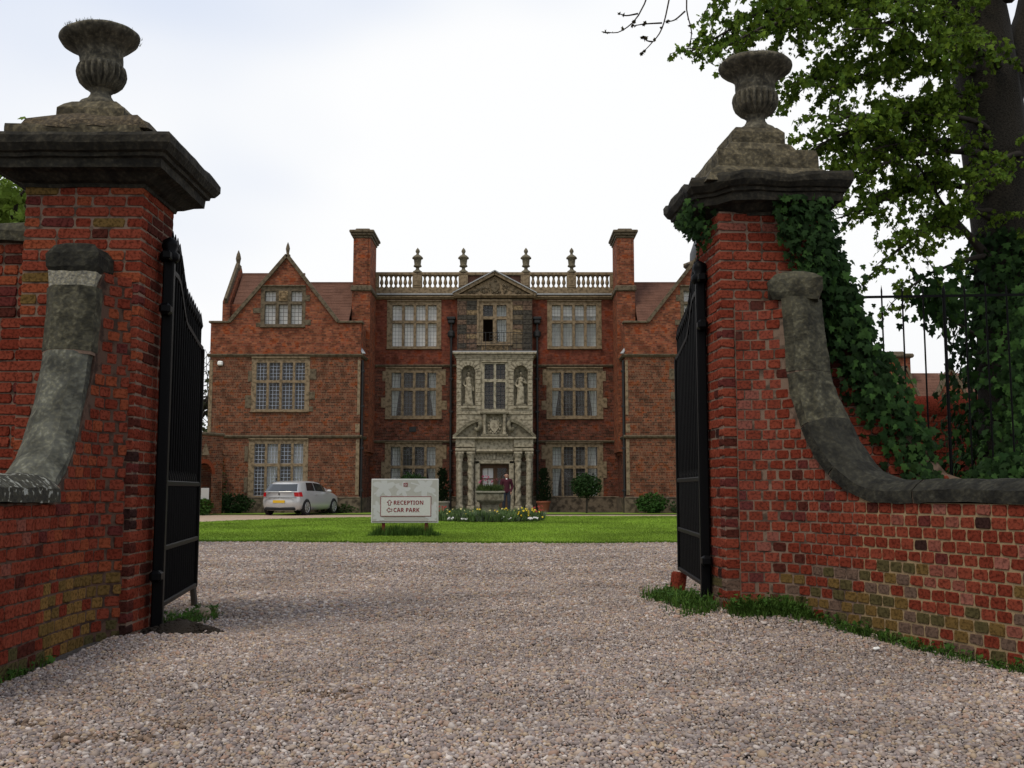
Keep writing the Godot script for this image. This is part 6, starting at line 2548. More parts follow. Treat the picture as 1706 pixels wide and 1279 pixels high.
func outbuilding() -> void:
	# brick cottage with a stack, seen through the railing, behind a brick wall with a rounded top
	var o := thing("brick_cottage", "brick cottage with steep tiled gables and a square chimney beyond the railing", "house", Vector3(21.4, 0.0, -48.0))
	var mb := MB.new()
	mb.wall(0.0, 0.3, 0.0, [[-3.6, 5.0], [6.0, 5.0]])
	part(o, "wall", mb, M.brick_up)
	mb = MB.new()
	mb.wall(0.6, 0.3, 0.0, [[-1.8, 4.9], [-0.9, 6.6], [0.0, 4.9]])
	part(o, "gable", mb, M.brick_up)
	mb = MB.new()
	mb.wall(0.6, 0.3, 0.0, [[-3.8, 4.9], [-3.0, 6.7], [-2.3, 4.9]])
	part(o, "gable", mb, M.brick_up)
	mb = MB.new()
	roof_slope(mb, Vector3(-3.6, 4.95, 0.2), Vector3(6.0, 4.95, 0.2), Vector3(0, 1.7, -1.8), 20)
	part(o, "tiled_roof", mb, M.tile)
	mb = MB.new()
	for e in [[-3.85, -3.0, 6.75], [-2.25, -3.0, 6.75], [-1.85, -0.9, 6.65], [0.05, -0.9, 6.65]]:
		mb.bar(Vector3(e[0], 4.85, 0.5), Vector3(e[1], e[2], 0.5), 0.12, 0.4, Vector3(0, 0, 1))
	part(o, "gable_coping", mb, M.dress_dark)
	mb = MB.new()
	mb.box(Vector3(-2.9, 5.4, -1.2), Vector3(1.3, 3.9, 1.0))
	var ch := part(o, "chimney", mb, M.brick_up)
	mb = MB.new()
	mb.cbox(Vector3(-2.9, 7.4, -1.2), Vector3(1.6, 0.2, 1.3), 0.06)
	mb.cbox(Vector3(-2.9, 7.55, -1.2), Vector3(0.9, 0.16, 0.8), 0.07)
	part(ch, "cap", mb, M.dress_dark)
	var w := thing("boundary_wall", "brick wall with rounded coping seen through the railing before the cottage", "wall", Vector3(4.6, 0, -12.5), -3)
	mb = MB.new()
	mb.box(Vector3(2.5, 0.9, -0.17), Vector3(5.0, 2.0, 0.3))
	part(w, "mortar", mb, M.mortar)
	face_bricks(w, Transform3D(), 5.0, func(_x): return 1.95, func(_x, _y): return pick({"red": 3, "rust": 4, "plum": 2, "orange": 1}), func(x, y): return x < 2.2 and y > 1.0)
	mb = MB.new()
	mb.tube([Vector3(0, 1.97, -0.17), Vector3(5, 1.97, -0.17)], [0.19, 0.19], 12)
	part(w, "rounded_coping", mb, M.rust)
	var wc := thing("white_cover", "small white rounded shape showing above the wall seen through the railing", "cover", Vector3(5.2, 0, -13.4))
	mb = MB.new()
	mb.lathe(Vector3.ZERO, [[0.10, 0.0], [0.10, 2.10], [0.13, 2.16], [0.11, 2.22], [0.0, 2.26]], 14)
	part(wc, "cover_body", mb, M.blind_and_reflection)


func gate_litter() -> void:
	# earth, stones and weeds at the feet of the gate
	var o := thing("soil_heap", "dark heap of earth at the foot of the gate by the bare pier", "soil heap", Vector3(-2.28, 0.02, -7.15))
	var rows := []
	for i in 7:
		var row := PackedVector3Array()
		var t := i / 6.0
		for j in 18:
			var an := TAU * j / 18.0
			row.append(jit(Vector3(0.28 * (1.0 - t) * cos(an) + 3.0, 0.10 * sin(t * 1.57) - 0.02, -0.2 * (1.0 - t) * sin(an)), 0.03, 16.0) - Vector3(3, 0, 0))
		rows.append(row)
	var mb := MB.new()
	mb.grid(rows, true)
	part(o, "earth", mb, M.soil)
	var clods := []
	for i in 420:
		var an := R.randf() * TAU
		var t := sqrt(R.randf())
		clods.append(Transform3D(Basis(Vector3.UP, R.randf() * TAU).scaled(Vector3.ONE * R.randf_range(0.006, 0.022)), Vector3(0.30 * t * cos(an), 0.09 * (1.0 - t) + 0.002, 0.19 * t * sin(an))))
	stuff(o, "clods", pebble_mesh(77), M.soil, clods)
	var first: Node3D = null
	for q in [[-2.40, -8.05, 0.085, "rounded pale stone half hidden in grass under the open gate"], [-2.42, -8.35, 0.07, "small brown stone lying under the outer end of the open gate"]]:
		var s := thing("stone", q[3], "stone", Vector3(q[0], 0.04, q[1]), R.randf() * 90.0)
		part(s, "stone_body", pebble_mesh(70 + int(q[2] * 100.0)), mat(lin(0.30, 0.23, 0.16), 0.9, M.grain, 3.0), Transform3D(Basis.from_scale(Vector3.ONE * q[2]), Vector3.ZERO))
	mb = MB.new()
	mb.cbox(Vector3(0, 0.06, 0), Vector3(0.04, 0.18, 0.14), 0.012, Basis(Vector3(0, 0, 1), 0.12))
	var st := thing("gate_stop", "dark wooden wedge propping the outer end of the open gate", "gate stop", Vector3(-2.73, 0.02, -8.9), 10)
	part(st, "wedge", mb, M.twig)
	mb = MB.new()
	mb.cbox(Vector3(0, 0.08, 0), Vector3(0.11, 0.2, 0.14), 0.02, Basis(Vector3(0, 0, 1), -0.15))
	st = thing("loose_brick", "broken red brick standing in the weeds at the end of the ivied gate leaf", "brick", Vector3(1.56, 0.05, -9.72), 20)
	part(st, "brick_body", mb, M.rust)
	mb = MB.new()
	mb.cbox(Vector3(0, 0.012, 0), Vector3(0.045, 0.016, 0.025), 0.006, Basis(Vector3(0.3, 1, 0).normalized(), 0.5))
	st = thing("paper_scrap", "crumpled white scrap lying on the gravel by the low wall", "litter", Vector3(2.22, gh(2.22, -6.35) + 0.01, -6.35), 0)
	part(st, "paper", mb, M.blind_and_reflection)
	# weeds
	var xfs := []
	var cols := []
	var lx := []
	var lc := []
	var put := func(x, z, s):
		var g := Color(0.06, 0.115, 0.02) * R.randf_range(0.5, 1.3)
		xfs.append(Transform3D(Basis(Vector3.UP, R.randf() * TAU).scaled(Vector3(s, s * R.randf_range(0.6, 1.3), s)), Vector3(x, gh(x, z) - 0.01, z)))
		cols.append(g)
		if R.randf() < 0.8:
			var y: float = gh(x, z) + R.randf() * 0.08 * s
			lx.append(Transform3D(look(Vector3(R.randfn(), 0.6, R.randfn()), Vector3(R.randfn() * 0.4, 1, R.randfn() * 0.4), R.randf_range(0.02, 0.045)), Vector3(x + R.randfn(0, 0.02), y, z + R.randfn(0, 0.02))))
			lc.append(Color(0.05, 0.11, 0.02) * R.randf_range(0.5, 1.3))
	for i in 520:
		# along the ivied gate leaf and round the pier's foot
		var t := R.randf()
		put.call(1.5 - 0.1 * absf(R.randfn()) + R.randf_range(-0.12, 0.08), -9.9 + 2.3 * t, R.randf_range(0.7, 1.6))
	for i in 420:
		var a := R.randf()
		put.call(1.62 + 0.42 * a + R.randfn(0, 0.05), -7.62 + 0.1 * a + absf(R.randfn(0, 0.1)), R.randf_range(0.7, 1.8))
	for i in 420:
		var s := R.randf_range(0.25, 1.4)
		var pt := [Vector2(2.0, -7.55), Vector2(2.22, -7.18), Vector2(2.40, -6.8), Vector2(2.66, -6.2), Vector2(2.9, -5.6)]
		var q: Array = path_at(pt, pow(R.randf(), 1.4) * 2.1)
		put.call(q[0].x - absf(R.randfn(0, 0.06)), q[0].y + R.randfn(0, 0.03), R.randf_range(0.4, 1.1))
	for i in 110:
		put.call(-2.66 + absf(R.randfn(0, 0.025)), R.randf_range(-6.0, -4.6), R.randf_range(0.3, 0.9))
	for i in 160:
		put.call(-2.42 + R.randfn(0, 0.06), R.randf_range(-8.3, -7.4), R.randf_range(0.6, 1.4))
	var w := stuff(self, "weeds", blade_mesh(5, 0.075, 0.0035, 0.04, 9), M.blade, xfs, cols)
	tag(w, "grass and weeds along the feet of the gate piers and low walls", "")
	stuff(self, "weed_leaves", leaf_ivy(), M.leaf, lx, lc)


# ---------------------------------------------------------------- trees and ivy
func limb(mb: MB, a: Vector3, b: Vector3, r0: float, r1: float, sag: float, wob := 0.06) -> Array:
	# a curved, slightly crooked limb; returns its points
	var pts := []
	var n := 12
	var l := a.distance_to(b)
	for i in n + 1:
		var t := float(i) / n
		var p := a.lerp(b, t) + Vector3(0, -sag * 4.0 * t * (1.0 - t), 0)
		if i > 0 and i < n:
			p = jit(p, wob * l * 0.5, 2.5)
		pts.append(p)
	var rad := []
	for i in n + 1:
		rad.append(lerpf(r0, r1, pow(float(i) / n, 0.7)) + r0 * 0.35 * exp(-9.0 * float(i) / n))
	mb.tube(pts, rad, 7)
	return pts


func sprays(mb: MB, pts: Array, from: float, n: int, reach: float, xfs: Array, cols: Array, dens: float, leaf_s: float) -> void:
	# side twigs along a limb, with leaves hanging from them
	for k in n:
		var t := lerpf(from, 1.0, (k + R.randf()) / n) * (pts.size() - 1)
		var i := mini(int(t), pts.size() - 2)
		var p: Vector3 = pts[i].lerp(pts[i + 1], t - i)
		var ax: Vector3 = (pts[i + 1] - pts[i]).normalized()
		var out := (ax * R.randf_range(0.2, 1.0) + Vector3(R.randfn(), R.randfn() * 0.6, R.randfn()) * 0.7).normalized()
		var l := reach * R.randf_range(0.4, 1.1)
		var q := p + out * l
		q.y -= 0.25 * l * R.randf()
		var m := p.lerp(q, 0.5) + Vector3(0, 0.08 * l, 0)
		mb.tube([p, m, q], [0.007, 0.005, 0.003], 4, false)
		hang(p, m, q, l, xfs, cols, dens, leaf_s)


func hang(p: Vector3, m: Vector3, q: Vector3, l: float, xfs: Array, cols: Array, dens: float, leaf_s: float) -> void:
	var nl := int(l * dens * R.randf_range(0.6, 1.3)) + 2
	for j in nl:
		var u := pow(R.randf(), 0.6)
		var at := p.lerp(m, u * 2.0) if u < 0.5 else m.lerp(q, u * 2.0 - 1.0)
		at += Vector3(R.randfn(), R.randfn(), R.randfn()) * 0.025
		var dir := Vector3(R.randfn() * 0.6, -R.randf_range(0.3, 1.3), R.randfn() * 0.6)
		var s := leaf_s * R.randf_range(0.45, 1.25)
		xfs.append(Transform3D(look(dir, Vector3(R.randfn(), R.randf_range(-0.2, 1.0), R.randfn()), s), at))
		var w := R.randf_range(0.65, 1.3)
		var young := R.randf()
		cols.append(Color(0.070 + 0.055 * young, 0.130 + 0.06 * young, 0.019) * w)


func trees() -> void:
	big_tree()
	ivy()
	far_trees()


func big_tree() -> void:
	var o := thing("large_tree", "large broadleaved tree with a dark upright trunk and spreading young leaves behind the railing", "tree", Vector3(0, 0, 0))
	var mb := MB.new()
	var trunk := [Vector3(5.42, -0.1, -10.9), Vector3(5.45, 1.0, -10.95), Vector3(5.46, 2.5, -11.0), Vector3(5.44, 3.8, -11.0), Vector3(5.36, 5.0, -11.05), Vector3(5.30, 6.2, -11.1), Vector3(5.25, 7.4, -11.2), Vector3(5.3, 9.0, -11.3)]
	mb.tube(spline(trunk, 3), [0.55, 0.5, 0.46, 0.43, 0.41, 0.39, 0.37, 0.36, 0.36, 0.35, 0.35, 0.345, 0.34, 0.34, 0.33, 0.32, 0.3, 0.28, 0.26, 0.22, 0.18, 0.12], 16)
	limb(mb, Vector3(5.45, 5.1, -11.05), Vector3(6.5, 7.6, -11.6), 0.2, 0.1, -0.1)
	part(o, "trunk", mb, M.bark)
	var xfs := []
	var cols := []
	var bark := MB.new()
	# limbs towards the gateway: [start, end, thick, thin, sag, twigs, from, reach, leaves per metre]
	var list := [
		[Vector3(5.2, 6.9, -11.0), Vector3(1.62, 4.95, -8.9), 0.05, 0.008, -0.2, 34, 0.55, 0.30, 60],
		[Vector3(5.2, 6.6, -11.0), Vector3(2.0, 5.0, -8.8), 0.055, 0.01, -0.2, 40, 0.4, 0.42, 58],
		[Vector3(5.2, 7.2, -11.1), Vector3(1.9, 5.5, -9.0), 0.06, 0.012, -0.2, 40, 0.35, 0.5, 58],
		[Vector3(5.2, 7.0, -11.1), Vector3(2.5, 5.35, -8.9), 0.05, 0.012, -0.1, 42, 0.3, 0.5, 58],
		[Vector3(5.2, 6.5, -11.1), Vector3(2.2, 5.35, -9.3), 0.05, 0.012, -0.1, 40, 0.3, 0.5, 58],
		[Vector3(5.15, 6.0, -11.0), Vector3(2.6, 4.8, -9.4), 0.055, 0.01, -0.1, 42, 0.2, 0.5, 56],
		[Vector3(5.2, 6.2, -11.0), Vector3(3.2, 5.3, -9.2), 0.05, 0.01, -0.1, 44, 0.15, 0.5, 56],
		[Vector3(5.15, 5.6, -10.9), Vector3(3.1, 4.9, -9.6), 0.05, 0.01, -0.15, 44, 0.12, 0.5, 56],
		[Vector3(5.2, 5.2, -11.0), Vector3(2.85, 4.2, -9.5), 0.045, 0.008, -0.2, 40, 0.2, 0.5, 52],
		[Vector3(5.2, 5.0, -10.9), Vector3(3.3, 4.5, -9.9), 0.04, 0.008, -0.12, 42, 0.15, 0.5, 54],
		[Vector3(5.2, 4.8, -10.9), Vector3(3.1, 4.1, -10.0), 0.04, 0.008, -0.12, 36, 0.15, 0.5, 50],
		[Vector3(5.2, 4.6, -10.8), Vector3(2.75, 3.65, -9.3), 0.04, 0.007, -0.2, 26, 0.25, 0.42, 44],
		[Vector3(5.15, 4.3, -10.9), Vector3(3.2, 3.65, -9.8), 0.04, 0.007, -0.1, 28, 0.2, 0.45, 44],
		[Vector3(5.2, 3.45, -10.9), Vector3(4.15, 4.35, -10.2), 0.06, 0.012, 0.06, 12, 0.2, 0.4, 36],
		[Vector3(4.75, 3.75, -10.6), Vector3(3.55, 3.1, -10.1), 0.04, 0.008, -0.16, 16, 0.25, 0.35, 34],
		[Vector3(5.2, 3.5, -10.8), Vector3(3.9, 2.95, -10.2), 0.035, 0.007, -0.1, 18, 0.2, 0.35, 36],
		[Vector3(5.6, 4.8, -10.8), Vector3(6.3, 4.2, -9.9), 0.04, 0.008, -0.1, 26, 0.1, 0.5, 50],
		[Vector3(5.6, 5.6, -10.8), Vector3(6.6, 5.4, -10.2), 0.05, 0.01, -0.1, 30, 0.1, 0.6, 50],
		[Vector3(5.5, 6.4, -10.8), Vector3(5.0, 6.5, -9.4), 0.05, 0.01, -0.1, 30, 0.1, 0.6, 46],
		[Vector3(5.3, 5.6, -10.7), Vector3(4.1, 5.3, -9.4), 0.04, 0.01, -0.1, 34, 0.15, 0.5, 50],
		[Vector3(5.2, 5.3, -10.9), Vector3(4.0, 4.75, -10.0), 0.035, 0.008, -0.1, 30, 0.1, 0.45, 50],
		[Vector3(5.2, 4.4, -10.9), Vector3(4.1, 4.15, -10.1), 0.03, 0.008, -0.08, 24, 0.15, 0.45, 44],
		[Vector3(5.2, 4.9, -10.8), Vector3(3.0, 4.45, -9.3), 0.03, 0.007, -0.15, 34, 0.35, 0.5, 46],
		[Vector3(5.2, 4.7, -10.8), Vector3(3.3, 4.2, -9.6), 0.03, 0.007, -0.12, 30, 0.3, 0.5, 46],
		[Vector3(5.2, 5.8, -10.8), Vector3(3.5, 5.6, -9.4), 0.03, 0.007, -0.12, 34, 0.2, 0.5, 46],
		[Vector3(5.2, 4.2, -10.8), Vector3(3.6, 3.9, -10.0), 0.03, 0.007, -0.12, 22, 0.25, 0.45, 44],
		[Vector3(5.2, 4.0, -10.8), Vector3(3.9, 3.45, -10.0), 0.03, 0.007, -0.12, 20, 0.25, 0.42, 40],
		[Vector3(5.2, 3.9, -10.8), Vector3(4.3, 3.75, -10.2), 0.03, 0.007, -0.1, 16, 0.2, 0.4, 40],
		[Vector3(5.5, 4.6, -10.75), Vector3(4.6, 4.0, -9.7), 0.035, 0.008, -0.1, 20, 0.3, 0.4, 34],
		[Vector3(5.5, 4.0, -10.75), Vector3(5.6, 3.3, -9.9), 0.03, 0.006, -0.1, 16, 0.2, 0.4, 30],
		[Vector3(5.2, 7.6, -11.2), Vector3(3.4, 6.3, -9.2), 0.06, 0.012, -0.1, 40, 0.2, 0.7, 46],
		[Vector3(5.2, 7.8, -11.2), Vector3(2.4, 6.4, -9.8), 0.06, 0.012, -0.2, 40, 0.2, 0.7, 46],
		[Vector3(5.3, 8.2, -11.2), Vector3(4.6, 8.1, -8.8), 0.07, 0.012, -0.1, 30, 0.2, 0.8, 36],
		[Vector3(5.3, 8.2, -11.2), Vector3(6.9, 8.3, -10.2), 0.07, 0.012, -0.1, 30, 0.2, 0.8, 36],
		[Vector3(5.3, 7.4, -11.2), Vector3(6.8, 6.8, -9.6), 0.07, 0.012, -0.1, 30, 0.2, 0.8, 36],
		[Vector3(5.3, 8.8, -11.3), Vector3(4.2, 9.6, -12.4), 0.08, 0.012, -0.1, 30, 0.2, 0.8, 36]]
	for q in list:
		var pts := limb(bark, q[0], q[1], q[2], q[3], q[4])
		sprays(bark, pts, q[6], q[5], q[7], xfs, cols, q[8] * 1.55, 0.055)
	part(o, "branches", bark, M.twig)
	leaf_mass(o, "tree", xfs, cols, Vector3(0, 1.0, 0))
	# bare budding twigs hanging into the sky, from a limb out of sight above
	var tw := MB.new()
	var hi := limb(tw, Vector3(5.28, 8.4, -11.2), Vector3(1.5, 6.3, -9.0), 0.06, 0.012, -0.5, 0.03)
	var e := [[Vector3(1.5, 6.3, -9.0), Vector3(1.22, 5.45, -9.0), Vector3(1.02, 5.2, -9.0), Vector3(0.86, 5.18, -9.0)],
		[Vector3(1.62, 6.35, -9.02), Vector3(1.46, 5.55, -9.0), Vector3(1.38, 5.22, -9.0), Vector3(1.28, 5.08, -9.02), Vector3(1.19, 4.98, -9.0)],
		[Vector3(1.8, 6.45, -9.1), Vector3(1.62, 5.55, -9.05), Vector3(1.66, 5.2, -9.05), Vector3(1.61, 5.02, -9.05)],
		[Vector3(1.38, 5.27, -9.0), Vector3(1.22, 5.26, -9.0), Vector3(1.11, 5.24, -9.0)],
		[Vector3(1.6, 5.4, -9.04), Vector3(1.5, 5.3, -9.0), Vector3(1.42, 5.28, -9.0)],
		[Vector3(1.16, 5.36, -9.0), Vector3(1.05, 5.34, -9.0), Vector3(0.99, 5.36, -9.0)],
		[Vector3(1.29, 5.1, -9.02), Vector3(1.24, 5.1, -9.0), Vector3(1.21, 5.13, -9.0)]]
	var budx := []
	var budc := []
	for pts in e:
		var sp := spline(pts, 4)
		var rad := []
		for i in sp.size():
			rad.append(lerpf(0.009, 0.0035, float(i) / sp.size()))
		tw.tube(sp, rad, 5)
		for k in 9:
			var p: Vector3 = sp[sp.size() - 1] if k < 3 else sp[R.randi_range(sp.size() / 2, sp.size() - 1)]
			budx.append(Transform3D(look(Vector3(R.randfn(), R.randf_range(-0.4, 1.0), R.randfn()), Vector3(R.randfn(), 1, R.randfn()), R.randf_range(0.02, 0.045)), p))
			budc.append(Color(0.05, 0.045, 0.025))
	part(o, "bare_twigs", tw, M.twig)
	stuff(o, "buds", leaf_tree(), M.leaf, budx, budc)


func ivy() -> void:
	var dark := func(): return Color(0.018, 0.042, 0.012) * R.randf_range(0.55, 1.3) if R.randf() < 0.72 else Color(0.038, 0.085, 0.02) * R.randf_range(0.7, 1.3)
	# over the ramped wall, the pier's shoulder and the cap
	var o := thing("ivy", "glossy dark ivy covering the ramped wall and climbing to the pier's cap", "ivy", Vector3(0, 0, 0))
	var xfs := []
	var cols := []
	var put := func(p: Vector3, out: Vector3, s: float):
		var dir := Vector3(R.randfn() * 0.7, -1.0, 0) + out * 0.25
		xfs.append(Transform3D(look(dir, out + Vector3(R.randfn(), R.randfn(), R.randfn()) * 0.35 + Vector3(0, 0.35, 0), s * R.randf_range(0.6, 1.25)), p))
		cols.append(dark.call())
	# top edge of the ramp: [x, y of the mass's middle, half height, half thickness]
	var mass := [[2.42, 2.95, 0.28, 0.16], [2.46, 2.72, 0.30, 0.17], [2.52, 2.5, 0.33, 0.18], [2.60, 2.30, 0.35, 0.2], [2.69, 2.08, 0.38, 0.2], [2.80, 1.86, 0.40, 0.2], [2.92, 1.62, 0.40, 0.2], [3.04, 1.40, 0.34, 0.2], [3.2, 1.22, 0.26, 0.22]]
	for i in 3700:
		var t := R.randf() * (mass.size() - 1.001)
		var k := int(t)
		var f := t - k
		var mm := []
		for w in 4:
			mm.append(lerpf(mass[k][w], mass[k + 1][w], f))
		var a := R.randf() * TAU
		var r := sqrt(R.randf()) * (1.0 + 0.35 * NZ.get_noise_2d(t * 9.0, a * 2.0))
		var p := Vector3(mm[0] + 0.08 * R.randfn(), mm[1] + sin(a) * r * mm[2], -7.98 - 0.09 * (mm[0] - 2.4) + cos(a) * r * mm[3] + 0.04)
		put.call(p, Vector3(0.1, 0.25 * sin(a), 1.0 if cos(a) > -0.3 else -1.0), 0.068)
	# hanging below the cap on the wall's side of the pier
	for i in 560:
		var u := R.randf()
		var y := 3.24 - 0.7 * pow(R.randf(), 1.2)
		var x := 2.02 + 0.42 * u
		if y < 3.15 - (u + 0.15) * 0.9 * R.randf_range(0.7, 1.3) and u < 0.75:
			continue
		var z := -7.74 - 0.02 * u + 0.03 + R.randf() * 0.14 * clampf(1.0 - (3.2 - y), 0.1, 1.0)
		put.call(Vector3(x, y, z), Vector3(0.1, 0.1, 1.0), 0.06)
	for i in 500:
		put.call(Vector3(2.40 + R.randf() * 0.16, 3.25 - 1.1 * R.randf(), -7.78 - R.randf() * 0.6), Vector3(1.0, 0.1, 0.5), 0.08)
	# tuft under the cap's outer corner over the gateway
	for i in 260:
		var u := R.randf()
		put.call(Vector3(1.37 + 0.2 * u, 3.28 - R.randf() * (0.12 + 0.26 * u), -7.75 - R.randf() * 0.6), Vector3(-0.5, 0.0, 0.8), 0.05)
	var st := MB.new()
	for k in 7:
		var x := 2.45 + k * 0.09
		limb(st, Vector3(x + 0.3, 0.1, -7.93), Vector3(x - 0.1, 2.9 - k * 0.3, -7.93), 0.02, 0.006, 0.0, 0.04)
	part(o, "stem", st, M.twig)
	leaf_mass(o, "ivy", xfs, cols, Vector3(0, 1, 0), 300)
	# over the low wall behind the coping
	o = thing("ivy_hedge", "low dark bank of ivy behind the black coping under the railing", "ivy", Vector3(0, 0, 0))
	xfs = []
	cols = []
	for i in 3600:
		var x := R.randf_range(2.95, 5.6)
		var a := R.randf() * PI
		var r := sqrt(R.randf())
		var h := 0.34 + 0.16 * NZ.get_noise_2d(x * 4.0, 3.0)
		var p := Vector3(x, 0.75 + h * sin(a) * r * 1.9 - 0.15, -7.9 - 0.1 * (x - 3.0) + cos(a) * r * 0.5)
		xfs.append(Transform3D(look(Vector3(R.randfn() * 0.7, -0.8, 0.5 * cos(a)), Vector3(R.randfn() * 0.4, 0.6, cos(a) + 0.3), 0.075 * R.randf_range(0.6, 1.2)), p))
		cols.append(dark.call())
	for i in 900:
		var x := R.randf_range(2.95, 5.6)
		var p := Vector3(x, R.randf() * 0.9, -7.5 - 0.1 * (x - 3.0) + R.randfn(0, 0.05))
		xfs.append(Transform3D(look(Vector3(R.randfn() * 0.6, -1.0, 0.2), Vector3(R.randfn() * 0.3, 0.3, 1.0), 0.075 * R.randf_range(0.6, 1.2)), p))
		cols.append(dark.call())
	for i in 2600:
		# climbing over the far end of the railing
		var x := 3.9 + 1.9 * R.randf()
		var top := 2.75 * smoothstep(3.75, 4.25, x) + 0.35 * NZ.get_noise_2d(x * 6.0, 9.0)
		var p := Vector3(x, 0.9 + maxf(0.0, top - 0.9) * sqrt(R.randf()), -8.25 - 0.08 * (x - 3.0) + R.randfn(0, 0.10))
		xfs.append(Transform3D(look(Vector3(R.randfn() * 0.6, -1.0, 0.2), Vector3(R.randfn() * 0.35, 0.35, 1.0), 0.07 * R.randf_range(0.6, 1.2)), p))
		cols.append(dark.call())
	st = MB.new()
	for k in 8:
		limb(st, Vector3(3.1 + k * 0.33, 0.0, -7.95), Vector3(3.0 + k * 0.33, 1.0, -7.9 - k * 0.03), 0.02, 0.006, 0.0)
	part(o, "stem", st, M.twig)
	leaf_mass(o, "ivy", xfs, cols, Vector3(0, 1, 0), 150)
	# round the tree's trunk
	o = thing("trunk_ivy", "thick column of dark ivy wrapping the lower trunk of the large tree", "ivy", Vector3(0, 0, 0))
	xfs = []
	cols = []
	for i in 4600:
		var y := 0.2 + 3.6 * pow(R.randf(), 0.8)
		var a := R.randf() * TAU
		var rr := (0.78 - 0.10 * clampf(y - 1.8, 0.0, 2.0)) * (1.0 + 0.3 * NZ.get_noise_2d(a * 3.0, y * 5.0))
		if y > 3.0:
			rr = lerpf(rr, 0.40, clampf((y - 3.0) / 0.7, 0.0, 1.0))
		var r := rr * pow(R.randf(), 0.25)
		var p := Vector3(5.45 + cos(a) * r, y, -10.95 + sin(a) * r)
		xfs.append(Transform3D(look(Vector3(R.randfn() * 0.5, -1.0, R.randfn() * 0.5) + Vector3(cos(a), 0, sin(a)) * 0.3, Vector3(cos(a), 0.35, sin(a)) + Vector3(R.randfn(), R.randfn(), R.randfn()) * 0.35, 0.09 * R.randf_range(0.6, 1.25)), p))
		cols.append(dark.call())
	# a lobe reaching from the trunk over the railing
	for i in 190:
		var d := Vector3(R.randfn(), R.randfn(), R.randfn()) * 0.5
		var p := Vector3(4.45, 2.98, -10.4) + Vector3(d.x * 0.32, d.y * 0.3, d.z * 0.3)
		xfs.append(Transform3D(look(Vector3(R.randfn() * 0.5, -1.0, 0.2), Vector3(R.randfn() * 0.4, 0.5, 1.0), 0.10 * R.randf_range(0.6, 1.25)), p))
		cols.append(dark.call())
	st = MB.new()
	for k in 6:
		var an := TAU * k / 6.0
		limb(st, Vector3(5.45 + 0.5 * cos(an), 0.0, -10.95 + 0.5 * sin(an)), Vector3(5.45 + 0.38 * cos(an), 3.4, -11.0 + 0.38 * sin(an)), 0.03, 0.008, 0.0)
	limb(st, Vector3(5.2, 2.5, -10.8), Vector3(4.3, 2.8, -10.3), 0.03, 0.008, 0.0)
	part(o, "stem", st, M.twig)
	leaf_mass(o, "ivy", xfs, cols, Vector3(0, 1, 0), 200)


func far_tree(called: String, label: String, at: Vector3, tall: float, spread: float, n: int, s: float, base: Color, bare := false, lumps: Array = []) -> void:
	var o := thing(called, label, "tree", at)
	var mb := MB.new()
	mb.tube([Vector3(0, -0.2, 0), Vector3(0.1, tall * 0.3, 0), Vector3(0, tall * 0.75, 0)], [tall * 0.03, tall * 0.024, tall * 0.01], 9)
	part(o, "trunk", mb, M.bark)
	var xfs := []
	var cols := []
	var bk := MB.new()
	for k in 16:
		var an := R.randf() * TAU
		var y := tall * R.randf_range(0.25, 0.7)
		var e := Vector3(cos(an) * spread * R.randf_range(0.5, 1.0), y + tall * R.randf_range(0.05, 0.3), sin(an) * spread * R.randf_range(0.5, 1.0))
		var pts := limb(bk, Vector3(0, y, 0), e, tall * 0.012, tall * 0.003, 0.0, 0.12)
		for j in n / 16:
			var p: Vector3 = pts[R.randi_range(4, 12)] + Vector3(R.randfn(), R.randfn(), R.randfn()) * spread * 0.16
			xfs.append(Transform3D(look(Vector3(R.randfn(), -0.5, R.randfn()), Vector3(R.randfn(), 1, R.randfn()), s * R.randf_range(0.5, 1.3)), p))
			cols.append(base * R.randf_range(0.6, 1.35))
		if bare:
			for j in 6:
				var i := R.randi_range(3, 11)
				limb(bk, pts[i], pts[i] + Vector3(R.randfn(), R.randfn() + 0.4, R.randfn()) * spread * 0.3, tall * 0.004, tall * 0.0012, 0.0, 0.15)
	for l in lumps:
		# a bough's fuller head of leaves: [middle, radius, leaves]
		limb(bk, Vector3(0, tall * 0.5, 0), l[0], tall * 0.01, tall * 0.003, 0.0, 0.1)
		for j in l[2]:
			var p: Vector3 = l[0] + Vector3(R.randfn(), R.randfn(), R.randfn()) * l[1] * 0.5
			xfs.append(Transform3D(look(Vector3(R.randfn(), -0.5, R.randfn()), Vector3(R.randfn(), 1, R.randfn()), s * R.randf_range(0.5, 1.3)), p))
			cols.append(base * R.randf_range(0.6, 1.35))
	part(o, "branches", bk, M.twig)
	if xfs.size():
		stuff(o, "crown", leaf_tree(), M.leaf, xfs, cols)


func far_trees() -> void:
	far_tree("garden_tree", "pale green tree rising above the high wall beside the bare pier", Vector3(-8.9, 0, -17.0), 7.4, 2.1, 5000, 0.12, Color(0.14, 0.21, 0.035), false, [[Vector3(0.35, 5.3, 0.2), 0.8, 1300], [Vector3(0.0, 5.9, -0.3), 0.7, 900], [Vector3(0.75, 4.9, 0.0), 0.6, 500]])
	far_tree("bare_tree", "dark half-bare tree between the open gate leaf and the manor's corner", Vector3(-17.9, 0, -58.0), 9.5, 3.6, 500, 0.3, Color(0.06, 0.07, 0.03), true)
	far_tree("distant_tree", "small bright green tree behind the cottage roof", Vector3(25.5, 0, -58.0), 7.6, 2.4, 1800, 0.3, Color(0.10, 0.17, 0.03))
	far_tree("distant_tree", "dark green tree at the garden's end behind the bare tree", Vector3(-22.5, 0, -66.0), 6.5, 3.0, 1600, 0.3, Color(0.05, 0.085, 0.02))


